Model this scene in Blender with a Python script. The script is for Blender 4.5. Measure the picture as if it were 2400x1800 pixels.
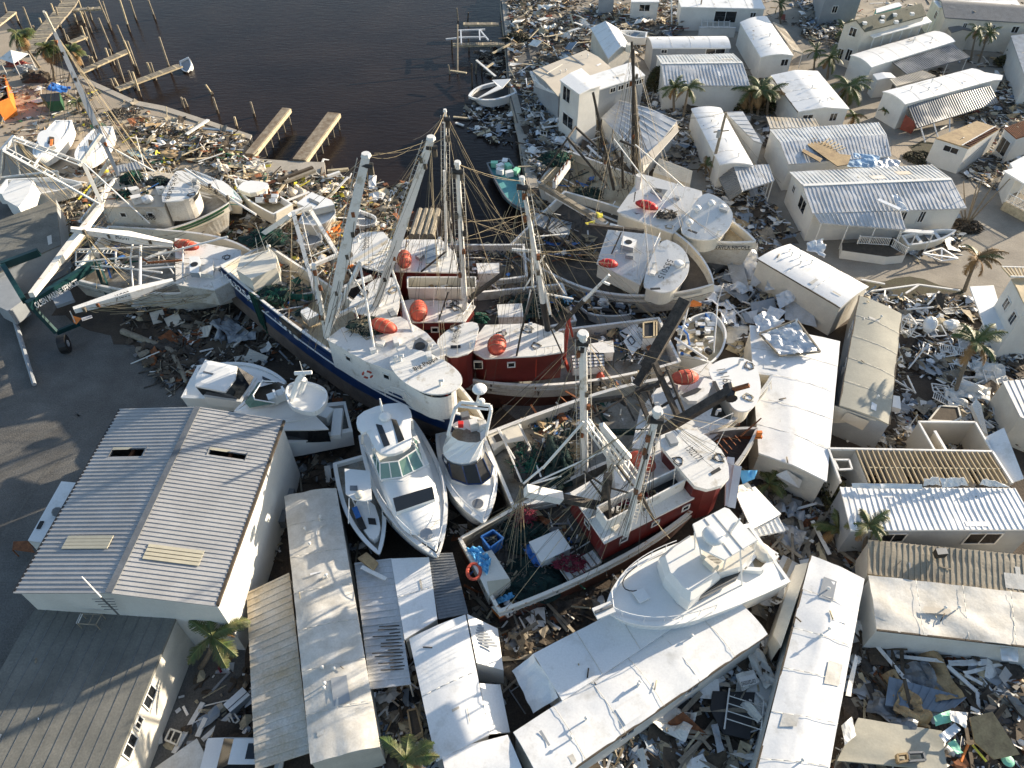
import bpy, math, random
from mathutils import Vector, Matrix, noise, geometry
R = math.radians
for o in list(bpy.data.objects): bpy.data.objects.remove(o)
SC = bpy.context.scene; COL = SC.collection
# ---------------- camera, world, sun, exposure
CH = 45.0; PITCH = R(47.3); F = 1720.0
cam = bpy.data.objects.new('camera', bpy.data.cameras.new('camera')); COL.objects.link(cam)
cam.location = (0, 0, CH); cam.rotation_euler = (R(90)-PITCH, 0, 0)
cam.data.sensor_width = 36; cam.data.lens = F/2400*36; cam.data.clip_end = 3000
SC.camera = cam
SUN_AZ, SUN_EL = R(30), R(15.5)
w = bpy.data.worlds.new('World'); SC.world = w; w.use_nodes = True
nt = w.node_tree; bg = nt.nodes['Background']; sk = nt.nodes.new('ShaderNodeTexSky')
sk.sky_type = 'NISHITA'; sk.sun_disc = False; sk.sun_elevation = SUN_EL; sk.sun_rotation = R(90)-SUN_AZ
nt.links.new(sk.outputs[0], bg.inputs[0]); bg.inputs[1].default_value = 0.11
sl = bpy.data.lights.new('sun', 'SUN'); sl.energy = 5.0; sl.angle = R(0.5); sl.color = (1.0, 0.86, 0.67)
so = bpy.data.objects.new('sun', sl); COL.objects.link(so)
sd = Vector((math.cos(SUN_AZ)*math.cos(SUN_EL), math.sin(SUN_AZ)*math.cos(SUN_EL), math.sin(SUN_EL)))
so.rotation_euler = sd.to_track_quat('Z', 'Y').to_euler(); so.location = (0, 0, 80)
SC.view_settings.view_transform = 'Standard'; SC.view_settings.look = 'None'
SC.view_settings.exposure = 1.2; SC.view_settings.gamma = 1.0
SC.render.engine = 'CYCLES'
# ---------------- helpers
def P(px, py, z=0.0):
    x = (px-1200)/F; y = -(py-900)/F
    d = Vector((x, math.cos(PITCH)+y*math.sin(PITCH), -math.sin(PITCH)+y*math.cos(PITCH)))
    return Vector((0, 0, CH))+d*((z-CH)/d.z)
TL = {}
for i, c in enumerate('abcd'):
    for j, oy in enumerate((0, 400, 850)): TL[c+str(j+1)] = (i*600, oy, 3.687)
    TL[c+'4'] = (i*600, 1300, 3.318)
for k, a in {'e1': (480, 560), 'e2': (800, 500), 'e3': (1000, 680), 'e4': (1300, 700), 'f1': (1120, 960), 'f2': (1480, 960), 'f3': (1040, 1200), 'g1': (0, 240), 'g2': (200, 360), 'g3': (500, 360)}.items(): TL[k] = (a[0], a[1], 5.53)
TL.update({'f4': (1400, 1150, 4.424), 'h1': (400, 820, 2.54), 'i1': (820, 880, 2.069), 'i2': (1220, 300, 3.172), 'i3': (1600, 540, 3.172), 'i4': (0, 600, 3.172), 'w': (0, 0, 1)})
def X(s, z=0.0):
    """'tile x,y x,y[,z] ...' -> world points"""
    a = s.split(); t = TL['w']; out = []; zs = z if isinstance(z, (list, tuple)) else None
    for k in a:
        if k in TL: t = TL[k]; continue
        c = [float(v) for v in k.split(',')]
        zz = c[2] if len(c) > 2 else (zs[len(out) % len(zs)] if zs else z)
        out.append(P(t[0]+c[0]/t[2], t[1]+c[1]/t[2], zz))
    return out
def X1(s, z=0.0): return X(s, z)[0]
MATS = {}
def mat(name, col, rough=0.7, var=0.15, sc=1.2, bump=0.0, bs=8.0, metal=0.0, col2=None, fine=0.0, spec=0.5, wave=None, thr=None):
    m = bpy.data.materials.new(name); m.use_nodes = True; n = m.node_tree; N = n.nodes; L = n.links
    b = N['Principled BSDF']; b.inputs['Roughness'].default_value = rough; b.inputs['Metallic'].default_value = metal
    b.inputs['Specular IOR Level'].default_value = spec
    g = N.new('ShaderNodeNewGeometry')
    t = N.new('ShaderNodeTexNoise'); t.inputs['Scale'].default_value = sc; t.inputs['Detail'].default_value = 6; t.inputs['Roughness'].default_value = 0.65
    L.new(g.outputs['Position'], t.inputs['Vector'])
    r = N.new('ShaderNodeValToRGB'); lo, hi = thr or (0.35, 0.65)
    r.color_ramp.elements[0].position = lo; r.color_ramp.elements[1].position = hi
    c2 = col2 or tuple(c*(1-var) for c in col)
    c1 = col if col2 else tuple(min(1, c*(1+var*0.6)) for c in col)
    r.color_ramp.elements[0].color = (*c2, 1); r.color_ramp.elements[1].color = (*c1, 1)
    L.new(t.outputs['Fac'], r.inputs['Fac']); out = r.outputs['Color']
    if fine:
        t2 = N.new('ShaderNodeTexNoise'); t2.inputs['Scale'].default_value = 9; t2.inputs['Detail'].default_value = 8
        L.new(g.outputs['Position'], t2.inputs['Vector'])
        mx = N.new('ShaderNodeMix'); mx.data_type = 'RGBA'; mx.blend_type = 'MULTIPLY'; mx.inputs[0].default_value = 1
        r2 = N.new('ShaderNodeValToRGB'); r2.color_ramp.elements[0].position = .3; r2.color_ramp.elements[1].position = .7
        r2.color_ramp.elements[0].color = (1-fine,)*3+(1,); r2.color_ramp.elements[1].color = (1, 1, 1, 1)
        L.new(t2.outputs['Fac'], r2.inputs['Fac']); L.new(out, mx.inputs[6]); L.new(r2.outputs['Color'], mx.inputs[7]); out = mx.outputs[2]
    L.new(out, b.inputs['Base Color'])
    if bump or wave:
        bp = N.new('ShaderNodeBump'); bp.inputs['Strength'].default_value = bump or 0.5; bp.inputs['Distance'].default_value = 0.05
        if wave:
            wv = N.new('ShaderNodeTexWave'); wv.bands_direction = wave[0]; wv.inputs['Scale'].default_value = wave[1]; wv.inputs['Distortion'].default_value = wave[2]
            L.new(g.outputs['Position'], wv.inputs['Vector']); L.new(wv.outputs['Fac'], bp.inputs['Height'])
        else:
            t3 = N.new('ShaderNodeTexNoise'); t3.inputs['Scale'].default_value = bs; t3.inputs['Detail'].default_value = 5
            L.new(g.outputs['Position'], t3.inputs['Vector']); L.new(t3.outputs['Fac'], bp.inputs['Height'])
        L.new(bp.outputs['Normal'], b.inputs['Normal'])
    MATS[name] = m; return m
mat('white_roof', (.76, .76, .75), .5, .10, .8, .25, 1.6, fine=.10, col2=(.60, .59, .56), thr=(.28, .46))
mat('dirty_roof', (.66, .64, .59), .7, .10, .9, .6, 1.5, col2=(.50, .47, .41), fine=.15)
mat('wall_white', (.68, .67, .63), .6, .08, .6, fine=.08, wave=('Z', 3.5, 0))
mat('wall_cream', (.64, .60, .52), .6, .12, .6, fine=.1, wave=('Z', 3.5, 0))
mat('wall_grey', (.30, .32, .34), .6, .12, .6, fine=.1)
mat('metal_roof', (.60, .61, .62), .4, .10, .9, metal=.2, fine=.15, col2=(.47, .46, .44))
mat('shed_roof', (.37, .37, .37), .5, .12, .5, metal=.0, fine=.16)
mat('metal_dark', (.20, .21, .22), .45, .2, .8, metal=.4, fine=.2)
mat('tan_ribbed', (.46, .37, .24), .6, .2, .35, fine=.25, col2=(.62, .60, .55))
mat('brown_ribbed', (.36, .30, .21), .6, .2, .5, fine=.25)
mat('yellow_panel', (.42, .39, .30), .5, .1)
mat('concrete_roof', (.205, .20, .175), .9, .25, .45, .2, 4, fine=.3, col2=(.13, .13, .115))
mat('grey_membrane', (.40, .38, .31), .8, .10, .5, .2, 3, fine=.12)
mat('beige_roof', (.55, .49, .40), .8, .08, .5, fine=.08)
mat('green_shingle', (.12, .125, .095), .9, .2, 1.5, .3, 12, fine=.3)
mat('grey_shingle', (.20, .205, .21), .9, .15, 1.5, .3, 12, fine=.3)
mat('plywood', (.46, .33, .17), .8, .2, 1.2, fine=.25, col2=(.28, .19, .10))
mat('rafter', (.50, .40, .25), .8, .15)
mat('old_wood', (.27, .235, .18), .9, .3, 2, fine=.25)
mat('pale_wood', (.50, .42, .28), .85, .3, 2, fine=.2)
mat('dark_wood', (.085, .065, .045), .9, .3, 2, fine=.3)
mat('rust', (.24, .085, .03), .85, .4, 3, fine=.3)
mat('white_paint', (.72, .71, .68), .45, .08, 1.3, fine=.14, col2=(.47, .43, .36), thr=(.30, .44))
mat('white_rusty', (.70, .67, .60), .5, .08, 1.6, fine=.1, col2=(.30, .14, .05), thr=(.33, .40))
mat('gelcoat', (.76, .76, .74), .22, .04, .8, fine=.05)
mat('gelcoat_cream', (.68, .64, .55), .35, .08, 1.0, fine=.1)
mat('blue_hull', (.010, .035, .115), .3, .25, .8, fine=.2)
mat('white_hull', (.60, .58, .53), .5, .15, 1.2, fine=.25, col2=(.42, .36, .28), thr=(.3, .5))
mat('red_house', (.12, .012, .010), .45, .25, .8, fine=.2)
mat('red_bright', (.35, .04, .02), .5, .2, .8, fine=.15)
mat('antifoul', (.085, .028, .018), .8, .3, 1.0, fine=.3)
mat('grey_bottom', (.13, .10, .085), .85, .3, 1.0, fine=.3)
mat('deck_cream', (.56, .48, .33), .75, .15, .9, fine=.2, col2=(.36, .29, .19))
mat('deck_grey', (.34, .34, .31), .8, .2, .9, fine=.3, col2=(.18, .15, .11))
mat('deck_dark', (.10, .085, .07), .85, .3, 1.2, fine=.3)
mat('rescue', (.55, .085, .045), .6, .15, 2, fine=.1)
mat('orange', (.72, .20, .03), .5, .15)
mat('red', (.55, .02, .02), .5, .1)
mat('black', (.012, .012, .013), .5, .3, 2)
mat('charred', (.035, .030, .026), .9, .4, 2.5, fine=.4, col2=(.10, .085, .07))
mat('glass', (.012, .014, .016), .08, .1, spec=.8)
mat('glass_green', (.10, .20, .18), .08, .15, 1.5, spec=.8)
mat('net_green', (.004, .085, .055), .9, .5, 4, fine=.5)
mat('net_dark', (.006, .030, .026), .95, .5, 4, fine=.5)
mat('net_red', (.15, .012, .03), .95, .4, 4, fine=.3)
mat('rope', (.34, .28, .18), .9, .2, 3)
mat('rope_dark', (.10, .085, .065), .9, .2, 3)
mat('lift_green', (.005, .045, .048), .5, .25, 1, fine=.2)
mat('tarp_blue', (.03, .14, .42), .5, .2, 1, .5, 3)
mat('tarp_sky', (.10, .36, .62), .5, .2, 1, .5, 3)
mat('teal', (.12, .36, .36), .6, .2, 1)
mat('mint', (.25, .60, .42), .6, .1, 1)
mat('yellow', (.66, .55, .05), .6, .2, 2)
mat('letter_black', (.02, .02, .02), .6, 0)
mat('letter_white', (.75, .75, .75), .6, 0)
mat('green_stripe', (.02, .09, .04), .5, .2)
mat('crumple', (.66, .67, .68), .35, .08, .8, .3, 2, metal=.25, fine=.06)
mat('concrete', (.40, .36, .30), .9, .15, .6, .2, 6, fine=.2)
mat('pier_brown', (.34, .29, .22), .9, .3, 1.5, fine=.35, col2=(.17, .12, .075))
mat('sand', (.40, .33, .25), .95, .15, .25, .4, 5, fine=.25, col2=(.33, .28, .21))
mat('gravel', (.175, .168, .155), .95, .15, .35, .6, 10, fine=.4, col2=(.115, .108, .098))
mat('track', (.145, .138, .125), .95, .1, .4, .4, 8, fine=.4)
mat('dirt', (.105, .078, .055), .95, .3, .35, .8, 5, fine=.45, col2=(.055, .042, .032))
mat('road', (.36, .32, .26), .95, .12, .3, .4, 5, fine=.25, col2=(.25, .22, .18))
mat('grass', (.085, .085, .04), .95, .3, 2, .6, 14, fine=.5, col2=(.07, .055, .035)); mat('tarp_pale', (.36, .50, .64), .4, .2, 1, .5, 3)
mat('palm_leaf', (.055, .10, .018), .6, .4, 2, fine=.3, col2=(.12, .11, .03))
mat('palm_dead', (.22, .13, .05), .8, .3, 2)
mat('palm_trunk', (.20, .165, .12), .9, .2, 5, fine=.3)
mat('bush', (.05, .065, .02), .9, .4, 2, col2=(.12, .09, .035), fine=.4)
mat('blue_grey', (.16, .21, .27), .6, .2, 1)
mat('pool_teal', (.30, .40, .40), .6, .1)
mat('brick_red', (.26, .07, .045), .9, .2, 2)
m = mat('water', (.026, .0185, .0155), .2, .2, .08, col2=(.016, .0115, .0105), spec=.08)
def _w():
    n = m.node_tree; N = n.nodes; L = n.links; b = N['Principled BSDF']; g = N.new('ShaderNodeNewGeometry')
    mp = N.new('ShaderNodeMapping'); mp.inputs['Scale'].default_value = (.45, 1.5, 1); L.new(g.outputs['Position'], mp.inputs['Vector'])
    t = N.new('ShaderNodeTexNoise'); t.inputs['Scale'].default_value = 1.6; t.inputs['Detail'].default_value = 6; L.new(mp.outputs[0], t.inputs['Vector'])
    bp = N.new('ShaderNodeBump'); bp.inputs['Strength'].default_value = .35; bp.inputs['Distance'].default_value = .12
    L.new(t.outputs['Fac'], bp.inputs['Height']); L.new(bp.outputs['Normal'], b.inputs['Normal'])
_w()
Z = Vector((0, 0, 1))
class MB:
    def __init__(s): s.v = []; s.f = []; s.m = []
    def add(s, vs, fs, mi):
        o = len(s.v); s.v += [Vector(v) for v in vs]
        for f in fs: s.f.append([i+o for i in f]); s.m.append(mi)
    def quad(s, a, b, c, d, mi): s.add([a, b, c, d], [(0, 1, 2, 3)], mi)
    def box(s, c, sx, sy, sz, rot=None, mi='white_paint'):
        vs = []
        for k in range(8):
            p = Vector(((k & 1)-.5, ((k >> 1) & 1)-.5, (k >> 2)-.5)); p = Vector((p.x*sx, p.y*sy, p.z*sz))
            vs.append(c+(rot @ p if rot else p))
        s.add(vs, [(0, 2, 3, 1), (4, 5, 7, 6), (0, 1, 5, 4), (2, 6, 7, 3), (0, 4, 6, 2), (1, 3, 7, 5)], mi)
    def beam(s, a, b, w=.1, h=.1, mi='white_paint', up=None):
        d = b-a; l = d.length
        if l < 1e-5: return
        x = d/l; u = up or Z
        if abs(x.dot(u)) > .98: u = Vector((1, 0, 0))
        y = u.cross(x).normalized(); z = x.cross(y)
        s.box((a+b)/2, l, w, h, Matrix((x, y, z)).transposed(), mi)
    def tube(s, a, b, r0, r1=None, n=6, mi='white_paint'):
        r1 = r0 if r1 is None else r1; d = (b-a)
        if d.length < 1e-5: return
        x = d.normalized(); u = Z if abs(x.z) < .95 else Vector((1, 0, 0)); y = u.cross(x).normalized(); z = x.cross(y)
        vs = [a+(y*math.cos(2*math.pi*k/n)+z*math.sin(2*math.pi*k/n))*r0 for k in range(n)]+[b+(y*math.cos(2*math.pi*k/n)+z*math.sin(2*math.pi*k/n))*r1 for k in range(n)]
        s.add(vs, [(k, (k+1) % n, n+(k+1) % n, n+k) for k in range(n)]+[tuple(range(n-1, -1, -1)), tuple(range(n, 2*n))], mi)
    def path(s, pts, r, n=5, mi='rope'):
        for a, b in zip(pts, pts[1:]): s.tube(a, b, r, r, n, mi)
    def line(s, a, b, r=.025, sag=0., mi='rope'):
        if sag: s.path([a.lerp(b, t)-Z*sag*4*t*(1-t) for t in (0, .2, .4, .6, .8, 1)], r, 3, mi)
        else: s.tube(a, b, r, r, 3, mi)
    def prism(s, top, dn, mt, ms):
        n = len(top); bot = [p+(dn if isinstance(dn, Vector) else dn[i]) for i, p in enumerate(top)]
        s.add(top, [tuple(range(n))], mt); s.add(bot, [tuple(range(n-1, -1, -1))], ms)
        s.add(list(top)+bot, [(i, n+i, n+(i+1) % n, (i+1) % n) for i in range(n)], ms)
    def grid(s, fn, nu, nv, mi, skip=None):
        vs = [fn(i/nu, j/nv) for i in range(nu+1) for j in range(nv+1)]
        fs = [(i*(nv+1)+j, (i+1)*(nv+1)+j, (i+1)*(nv+1)+j+1, i*(nv+1)+j+1) for i in range(nu) for j in range(nv) if not (skip and skip((i+.5)/nu, (j+.5)/nv))]
        s.add(vs, fs, mi)
    def ell(s, c, rx, ry, rz, rot=None, nu=14, nv=8, mi='rescue', jit=0, zmin=-1, seed=0):
        vs = []
        for j in range(nv+1):
            a = math.pi*(j/nv-.5)
            for i in range(nu):
                b = 2*math.pi*i/nu; p = Vector((math.cos(a)*math.cos(b), math.cos(a)*math.sin(b), max(zmin, math.sin(a))))
                if jit: p *= 1+jit*noise.noise(p*2.3+Vector((seed, seed*.7, 0)))
                p = Vector((p.x*rx, p.y*ry, p.z*rz)); vs.append(c+(rot @ p if rot else p))
        s.add(vs, [(j*nu+i, j*nu+(i+1) % nu, (j+1)*nu+(i+1) % nu, (j+1)*nu+i) for j in range(nv) for i in range(nu)], mi)
    def build(s, name, parent=None, loc=None, smooth=False):
        if not s.v: s.add([Vector((0, 0, 0))]*3, [], 'black')
        me = bpy.data.meshes.new(name)
        off = wloc(parent) if parent else (loc if loc is not None else Vector((sum(v.x for v in s.v)/len(s.v), sum(v.y for v in s.v)/len(s.v), min(v.z for v in s.v))))
        me.from_pydata([v-off for v in s.v], [], s.f)
        names = []
        for k in s.m:
            if k not in names: names.append(k)
        for k in names: me.materials.append(MATS[k])
        me.polygons.foreach_set('material_index', [names.index(k) for k in s.m])
        if smooth: me.polygons.foreach_set('use_smooth', [True]*len(s.f))
        me.update(); o = bpy.data.objects.new(name, me); COL.objects.link(o)
        if parent: o.parent = parent
        else: o.location = off
        return o
def wloc(o):
    v = Vector(o.location)
    while o.parent: o = o.parent; v += Vector(o.location)
    return v
def tag(o, label=None, cat=None, group=None, kind=None):
    if label: o['label'] = label
    if cat: o['category'] = cat
    if group: o['group'] = group
    if kind: o['kind'] = kind
    return o
def thing(name, label, cat, loc, group=None):
    o = bpy.data.objects.new(name, None); COL.objects.link(o); o.location = loc; o.empty_display_size = .5
    return tag(o, label, cat, group)
def one(mb, name, label, cat, group=None, smooth=False, kind=None): return tag(mb.build(name, smooth=smooth), label, cat, group, kind)
def cent(ps): return sum(ps, Vector())/len(ps)
def chaikin(ps, n=2, closed=True):
    for _ in range(n):
        q = []
        for i in range(len(ps)):
            a, b = ps[i], ps[(i+1) % len(ps)]; q += [a.lerp(b, .25), a.lerp(b, .75)]
        ps = q
    return ps
def ccw(ps):
    a = sum(ps[i].x*ps[(i+1) % len(ps)].y-ps[(i+1) % len(ps)].x*ps[i].y for i in range(len(ps)))
    return ps if a > 0 else ps[::-1]
def window(parent, a, b, t, wd, d0, h, name='window', fm='white_paint', pm='glass', mull=1):
    """window on the wall whose top edge runs a->b"""
    e = (b-a); l = e.length; x = e/l; n = Vector((x.y, -x.x, 0)).normalized()
    c = a+e*t-Z*(d0+h/2); hw = wd/2; hh = h/2; x = Vector((x.x, x.y, 0)).normalized()
    m = MB(); o = n*.03
    for s in (-1, 1):
        m.beam(c+x*hw*s-Z*(hh+.04)+o, c+x*hw*s+Z*(hh+.04)+o, .08, .08, fm)
        m.beam(c-x*hw+Z*hh*s+o, c+x*hw+Z*hh*s+o, .08, .08, fm)
    if mull: m.beam(c-Z*hh+o, c+Z*hh+o, .05, .05, fm, up=x)
    f = m.build(name, parent)
    p = MB(); p.beam(c-x*hw+n*.015, c+x*hw+n*.015, .03, h, pm); p.build('pane', f)
    return f
HN = [0]
def house(name, label, cat, s, z=3.0, rise=.3, prof='arc', rib=0, rm='white_roof', wm='wall_white', over=.12, zb=0., bump=.032, wins=(), holes=(), group=None, walls=True, posts=0, vents=0, cap=None, parent=None, ribdir=0, th=.14, rw=.35, gut=None, pm='white_paint'):
    C = X(s, z); HN[0] += 1; hs = HN[0]*3.7
    q0, q1, q2, q3 = C
    def prof_h(v): return rise*(1-abs(2*v-1)) if prof == 'gable' else rise*(1-(2*v-1)**2) if prof == 'arc' else 0.
    def S(u, v, dz=0.):
        p = q0.lerp(q1, u).lerp(q3.lerp(q2, u), v)
        return p+Z*(prof_h(v)+dz)
    def SB(u, v):
        p = S(u, v); k = noise.noise(Vector((p.x*.55, p.y*.55, hs)))*bump*1.5+noise.noise(Vector((p.x*1.7, p.y*1.7, hs)))*bump
        return p+Z*k
    bs = cent(C); bs.z = zb
    root = parent or thing(name, label, cat, bs, group)
    hs_ = lambda u, v: any(h[0] < u < h[1] and h[2] < v < h[3] for h in holes)
    L = (q1-q0).length; W = (q3-q0).length
    nu = max(8, int(L/.7)); nv = 12
    if holes: nu = 60; nv = 30
    m = MB(); m.grid(SB, nu, nv, rm, hs_); m.grid(lambda u, v: S(u, v, -th), nu, nv, rm, hs_)
    for k in range(nv):
        for u in (0, 1): a, b = k/nv, (k+1)/nv; m.quad(SB(u, a), SB(u, b), S(u, b, -th), S(u, a, -th), rm)
    for k in range(nu):
        for v in (0, 1): a, b = k/nu, (k+1)/nu; m.quad(SB(a, v), SB(b, v), S(b, v, -th), S(a, v, -th), rm)
    if rib:
        if ribdir == 0:
            n = max(3, int(L/rib)); vs = [0, .25, .5, .75, 1] if prof == 'arc' else [0, .5, 1]
            for k in range(n+1):
                u = k/n
                for a, b in zip(vs, vs[1:]):
                    segs = [(a, b)]
                    for h in holes:
                        if h[0] < u < h[1]:
                            ns = []
                            for (c, d) in segs:
                                if d <= h[2] or c >= h[3]: ns.append((c, d)); continue
                                if c < h[2]: ns.append((c, h[2]))
                                if d > h[3]: ns.append((h[3], d))
                            segs = ns
                    for c, d in segs: m.beam(S(u, c, .01), S(u, d, .01), rib*rw, .06, rm)
        else:
            n = max(3, int(W/rib))
            for k in range(n+1): m.beam(S(0, k/n, .01), S(1, k/n, .01), rib*rw, .06, rm)
    if cap: m.beam(S(0, .5, .03), S(1, .5, .03), .4, .08, cap)
    if not rib and walls and L > 5 and rm in ('white_roof', 'dirty_roof', 'grey_membrane'):
        for k in range(1, int(L/2.4)):
            u = k/int(L/2.4)+.01*math.sin(k*3.1)
            for j in range(6): m.beam(S(u, j/6, .012+bump*.6), S(u, (j+1)/6, .012+bump*.6), .03, .01, 'dirty_roof')
    rp = random.Random(HN[0]*5)
    if walls and L > 5 and not holes:
        for k in range(int(L*.3)):
            u, v, du, dv = rp.uniform(.04, .9), rp.uniform(.06, .85), rp.choice((.15, .3, .8, 1.6))/L, rp.choice((.05, .12, .4, .9))/W
            if u+du < .98 and v+dv < .96: mt_ = rp.choice(('dirty_roof', 'wall_grey', 'beige_roof', 'white_roof', 'dirty_roof', 'rust' if du*L < .2 else 'dirty_roof')); zz = .025+bump*.5; m.quad(S(u, v, zz), S(u+du, v+.01*rp.random(), zz), S(u+du, v+dv, zz), S(u+.01*rp.random(), v+dv, zz), mt_)
        for k in range(int(L*.18)): p = S(rp.uniform(.03, .97), rp.uniform(.05, .95), .05+bump*.6); a = rp.uniform(0, 6.28); m.beam(p, p+Vector((math.cos(a), math.sin(a), 0))*rp.uniform(.08, .7), rp.uniform(.03, .12), .03, rp.choice(('dark_wood', 'old_wood', 'pale_wood', 'wall_grey', 'charred')))
    m.build('roof', root, smooth=not rib)
    for a, b in gut or ():
        g = MB(); g.beam(C[a]-Z*.05, C[b]-Z*.05, .1, .1, 'dark_wood'); g.build('gutter', root)
    eu, ev = min(.2, over/L), min(.2, over/W)
    wc = [S(eu, ev), S(1-eu, ev), S(1-eu, 1-ev), S(eu, 1-ev)]
    if walls:
        m = MB()
        def wall(pts):
            for a, b in zip(pts, pts[1:]): m.quad(a-Z*.08, b-Z*.08, Vector((b.x, b.y, zb)), Vector((a.x, a.y, zb)), wm)
        wall([S(eu+(1-2*eu)*k/4, ev) for k in range(5)]); wall([S(1-eu, ev+(1-2*ev)*k/8) for k in range(9)])
        wall([S(1-eu-(1-2*eu)*k/4, 1-ev) for k in range(5)]); wall([S(eu, 1-ev-(1-2*ev)*k/8) for k in range(9)])
        m.build('wall', root)
    ct = cent(wc)
    for wv in wins:
        i, t, wd, d0, h = wv[:5]; a, b = wc[i].copy(), wc[(i+1) % 4].copy()
        a.z = b.z = min(a.z, b.z)
        n = Vector(((b-a).y, -(b-a).x, 0))
        if n.dot((a+b)/2-ct) < 0: a, b = b, a; t = 1-t
        window(root, a, b, t, wd, d0, h, wv[5] if len(wv) > 5 else 'window')
    if posts:
        for k in range(posts):
            for v in ((1,) if posts > 0 else ()):
                p = S(.02+.96*k/(max(1, posts-1)), .97); mm = MB(); mm.beam(p-Z*.1, Vector((p.x, p.y, zb)), .09, .09, pm, up=Vector((1, 0, 0))); mm.build('post', root)
    rnd = random.Random(HN[0])
    for k in range(vents):
        p = S(rnd.uniform(.08, .92), rnd.uniform(.3, .7)); mm = MB(); hh = rnd.uniform(.25, .45)
        mm.tube(p, p+Z*hh, .05, .05, 6, 'white_paint'); mm.tube(p+Z*(hh-.05), p+Z*(hh+.06), .11, .04, 8, 'white_paint'); mm.build('roof_vent', root)
    return root, S, C
def sheet(name, label, cat, s, z=.5, amp=.15, rm='crumple', nu=10, nv=8, group=None, parent=None, frame=None, freq=1.3, th=.03):
    C = X(s, z); HN[0] += 1; sd_ = HN[0]*1.9; nrm = (C[1]-C[0]).cross(C[3]-C[0]).normalized()
    if nrm.z < 0: nrm = -nrm
    def fn(u, v, o=0.):
        p = C[0].lerp(C[1], u).lerp(C[3].lerp(C[2], u), v)
        k = abs(noise.noise(Vector((p.x*freq, p.y*freq, sd_))))*2-.5+noise.noise(Vector((p.x*freq*2.6, p.y*freq*2.6, sd_)))*.6
        return p+nrm*(k*amp+o)
    m = MB(); m.grid(fn, nu, nv, rm); m.grid(lambda u, v: fn(u, v, -th), nu, nv, rm)
    for k in range(nu):
        for v in (0, 1): m.quad(fn(k/nu, v), fn((k+1)/nu, v), fn((k+1)/nu, v, -th), fn(k/nu, v, -th), rm)
    for k in range(nv):
        for u in (0, 1): m.quad(fn(u, k/nv), fn(u, (k+1)/nv), fn(u, (k+1)/nv, -th), fn(u, k/nv, -th), rm)
    if frame:
        for i in range(4): m.beam(C[i]+nrm*.05, C[(i+1) % 4]+nrm*.05, .12, .12, frame)
    if parent: return m.build(name, parent)
    return one(m, name, label, cat, group)
def text(parent, s, a, b, up, h, mt='letter_black', off=.02, name='lettering', bold=.0):
    cu = bpy.data.curves.new('t', 'FONT'); cu.body = s; cu.size = 1; cu.resolution_u = 2; cu.offset = bold
    o = bpy.data.objects.new('t', cu); COL.objects.link(o)
    bpy.context.view_layer.update()
    me = bpy.data.meshes.new_from_object(o.evaluated_get(bpy.context.evaluated_depsgraph_get())); bpy.data.objects.remove(o)
    xs = [v.co.x for v in me.vertices]; ys = [v.co.y for v in me.vertices]; x0, x1, y0, y1 = min(xs), max(xs), min(ys), max(ys)
    e = b-a; n = e.cross(up).normalized(); upn = up.normalized(); pl = wloc(parent)
    for v in me.vertices: v.co = a+e*((v.co.x-x0)/(x1-x0))+upn*h*((v.co.y-y0)/(y1-y0))+n*off-pl
    me.materials.clear(); me.materials.append(MATS[mt]); me.name = name
    ob = bpy.data.objects.new(name, me); COL.objects.link(ob); ob.parent = parent; return ob
# ---------------- ground, water, quays
def ground():
    pts = []
    wb = X("w 1700,-560 1190,-60 1172,0 1185,120 1192,215 1212,290 1222,360 1235,430 1238,500 1236,590 1230,690 1200,780 1160,860 1180,960 1130,1010 1080,1000 1000,900 920,830 860,700 800,560 720,420 650,385 560,372 590,318 500,288 380,250 320,238 262,212 190,178 120,150 60,100 10,50 -200,-80 -600,-300", 0)
    # basin opens to a wide lagoon further out
    far = [Vector((-500, 420, 0)), Vector((-500, 900, 0)), Vector((300, 900, 0)), Vector((180, 420, 0))]
    hole = wb+far
    B = 2500
    outer = [Vector((-B, -60, 0)), Vector((B, -60, 0)), Vector((B, B, 0)), Vector((-B, B, 0))]
    allp = [p.to_2d() for p in outer+hole]; n = len(hole)
    ed = [(i, (i+1) % 4) for i in range(4)]+[(4+i, 4+(i+1) % n) for i in range(n)]
    v, e, f, _, _, _ = geometry.delaunay_2d_cdt(allp, ed, [], 1, 1e-4)
    def inside(p, poly):
        c = False; j = len(poly)-1
        for i in range(len(poly)):
            a, b = poly[i], poly[j]
            if (a.y > p.y) != (b.y > p.y) and p.x < (b.x-a.x)*(p.y-a.y)/(b.y-a.y)+a.x: c = not c
            j = i
        return c
    m = MB(); fs = [t for t in f if not inside(sum((v[i] for i in t), Vector((0, 0)))/len(t), hole)]
    m.add([Vector((p.x, p.y, 0)) for p in v], fs, 'gravel')
    for i in range(n):
        a, b = hole[i], hole[(i+1) % n]; m.quad(a, b, b-Z*4, a-Z*4, 'concrete')
    o = m.build('ground', loc=Vector((0, 0, 0))); o['kind'] = 'structure'
    m = MB(); m.quad(Vector((-B, -60, -1.5)), Vector((B, -60, -1.5)), Vector((B, B, -1.5)), Vector((-B, B, -1.5)), 'water')
    o = m.build('water', loc=Vector((0, 0, -1.5))); o['kind'] = 'structure'
ground()
def inpoly(x, y, poly):
    c = False; j = len(poly)-1
    for i in range(len(poly)):
        a, b = poly[i], poly[j]
        if (a[1] > y) != (b[1] > y) and x < (b[0]-a[0])*(y-a[1])/(b[1]-a[1])+a[0]: c = not c
        j = i
    return c
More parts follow.
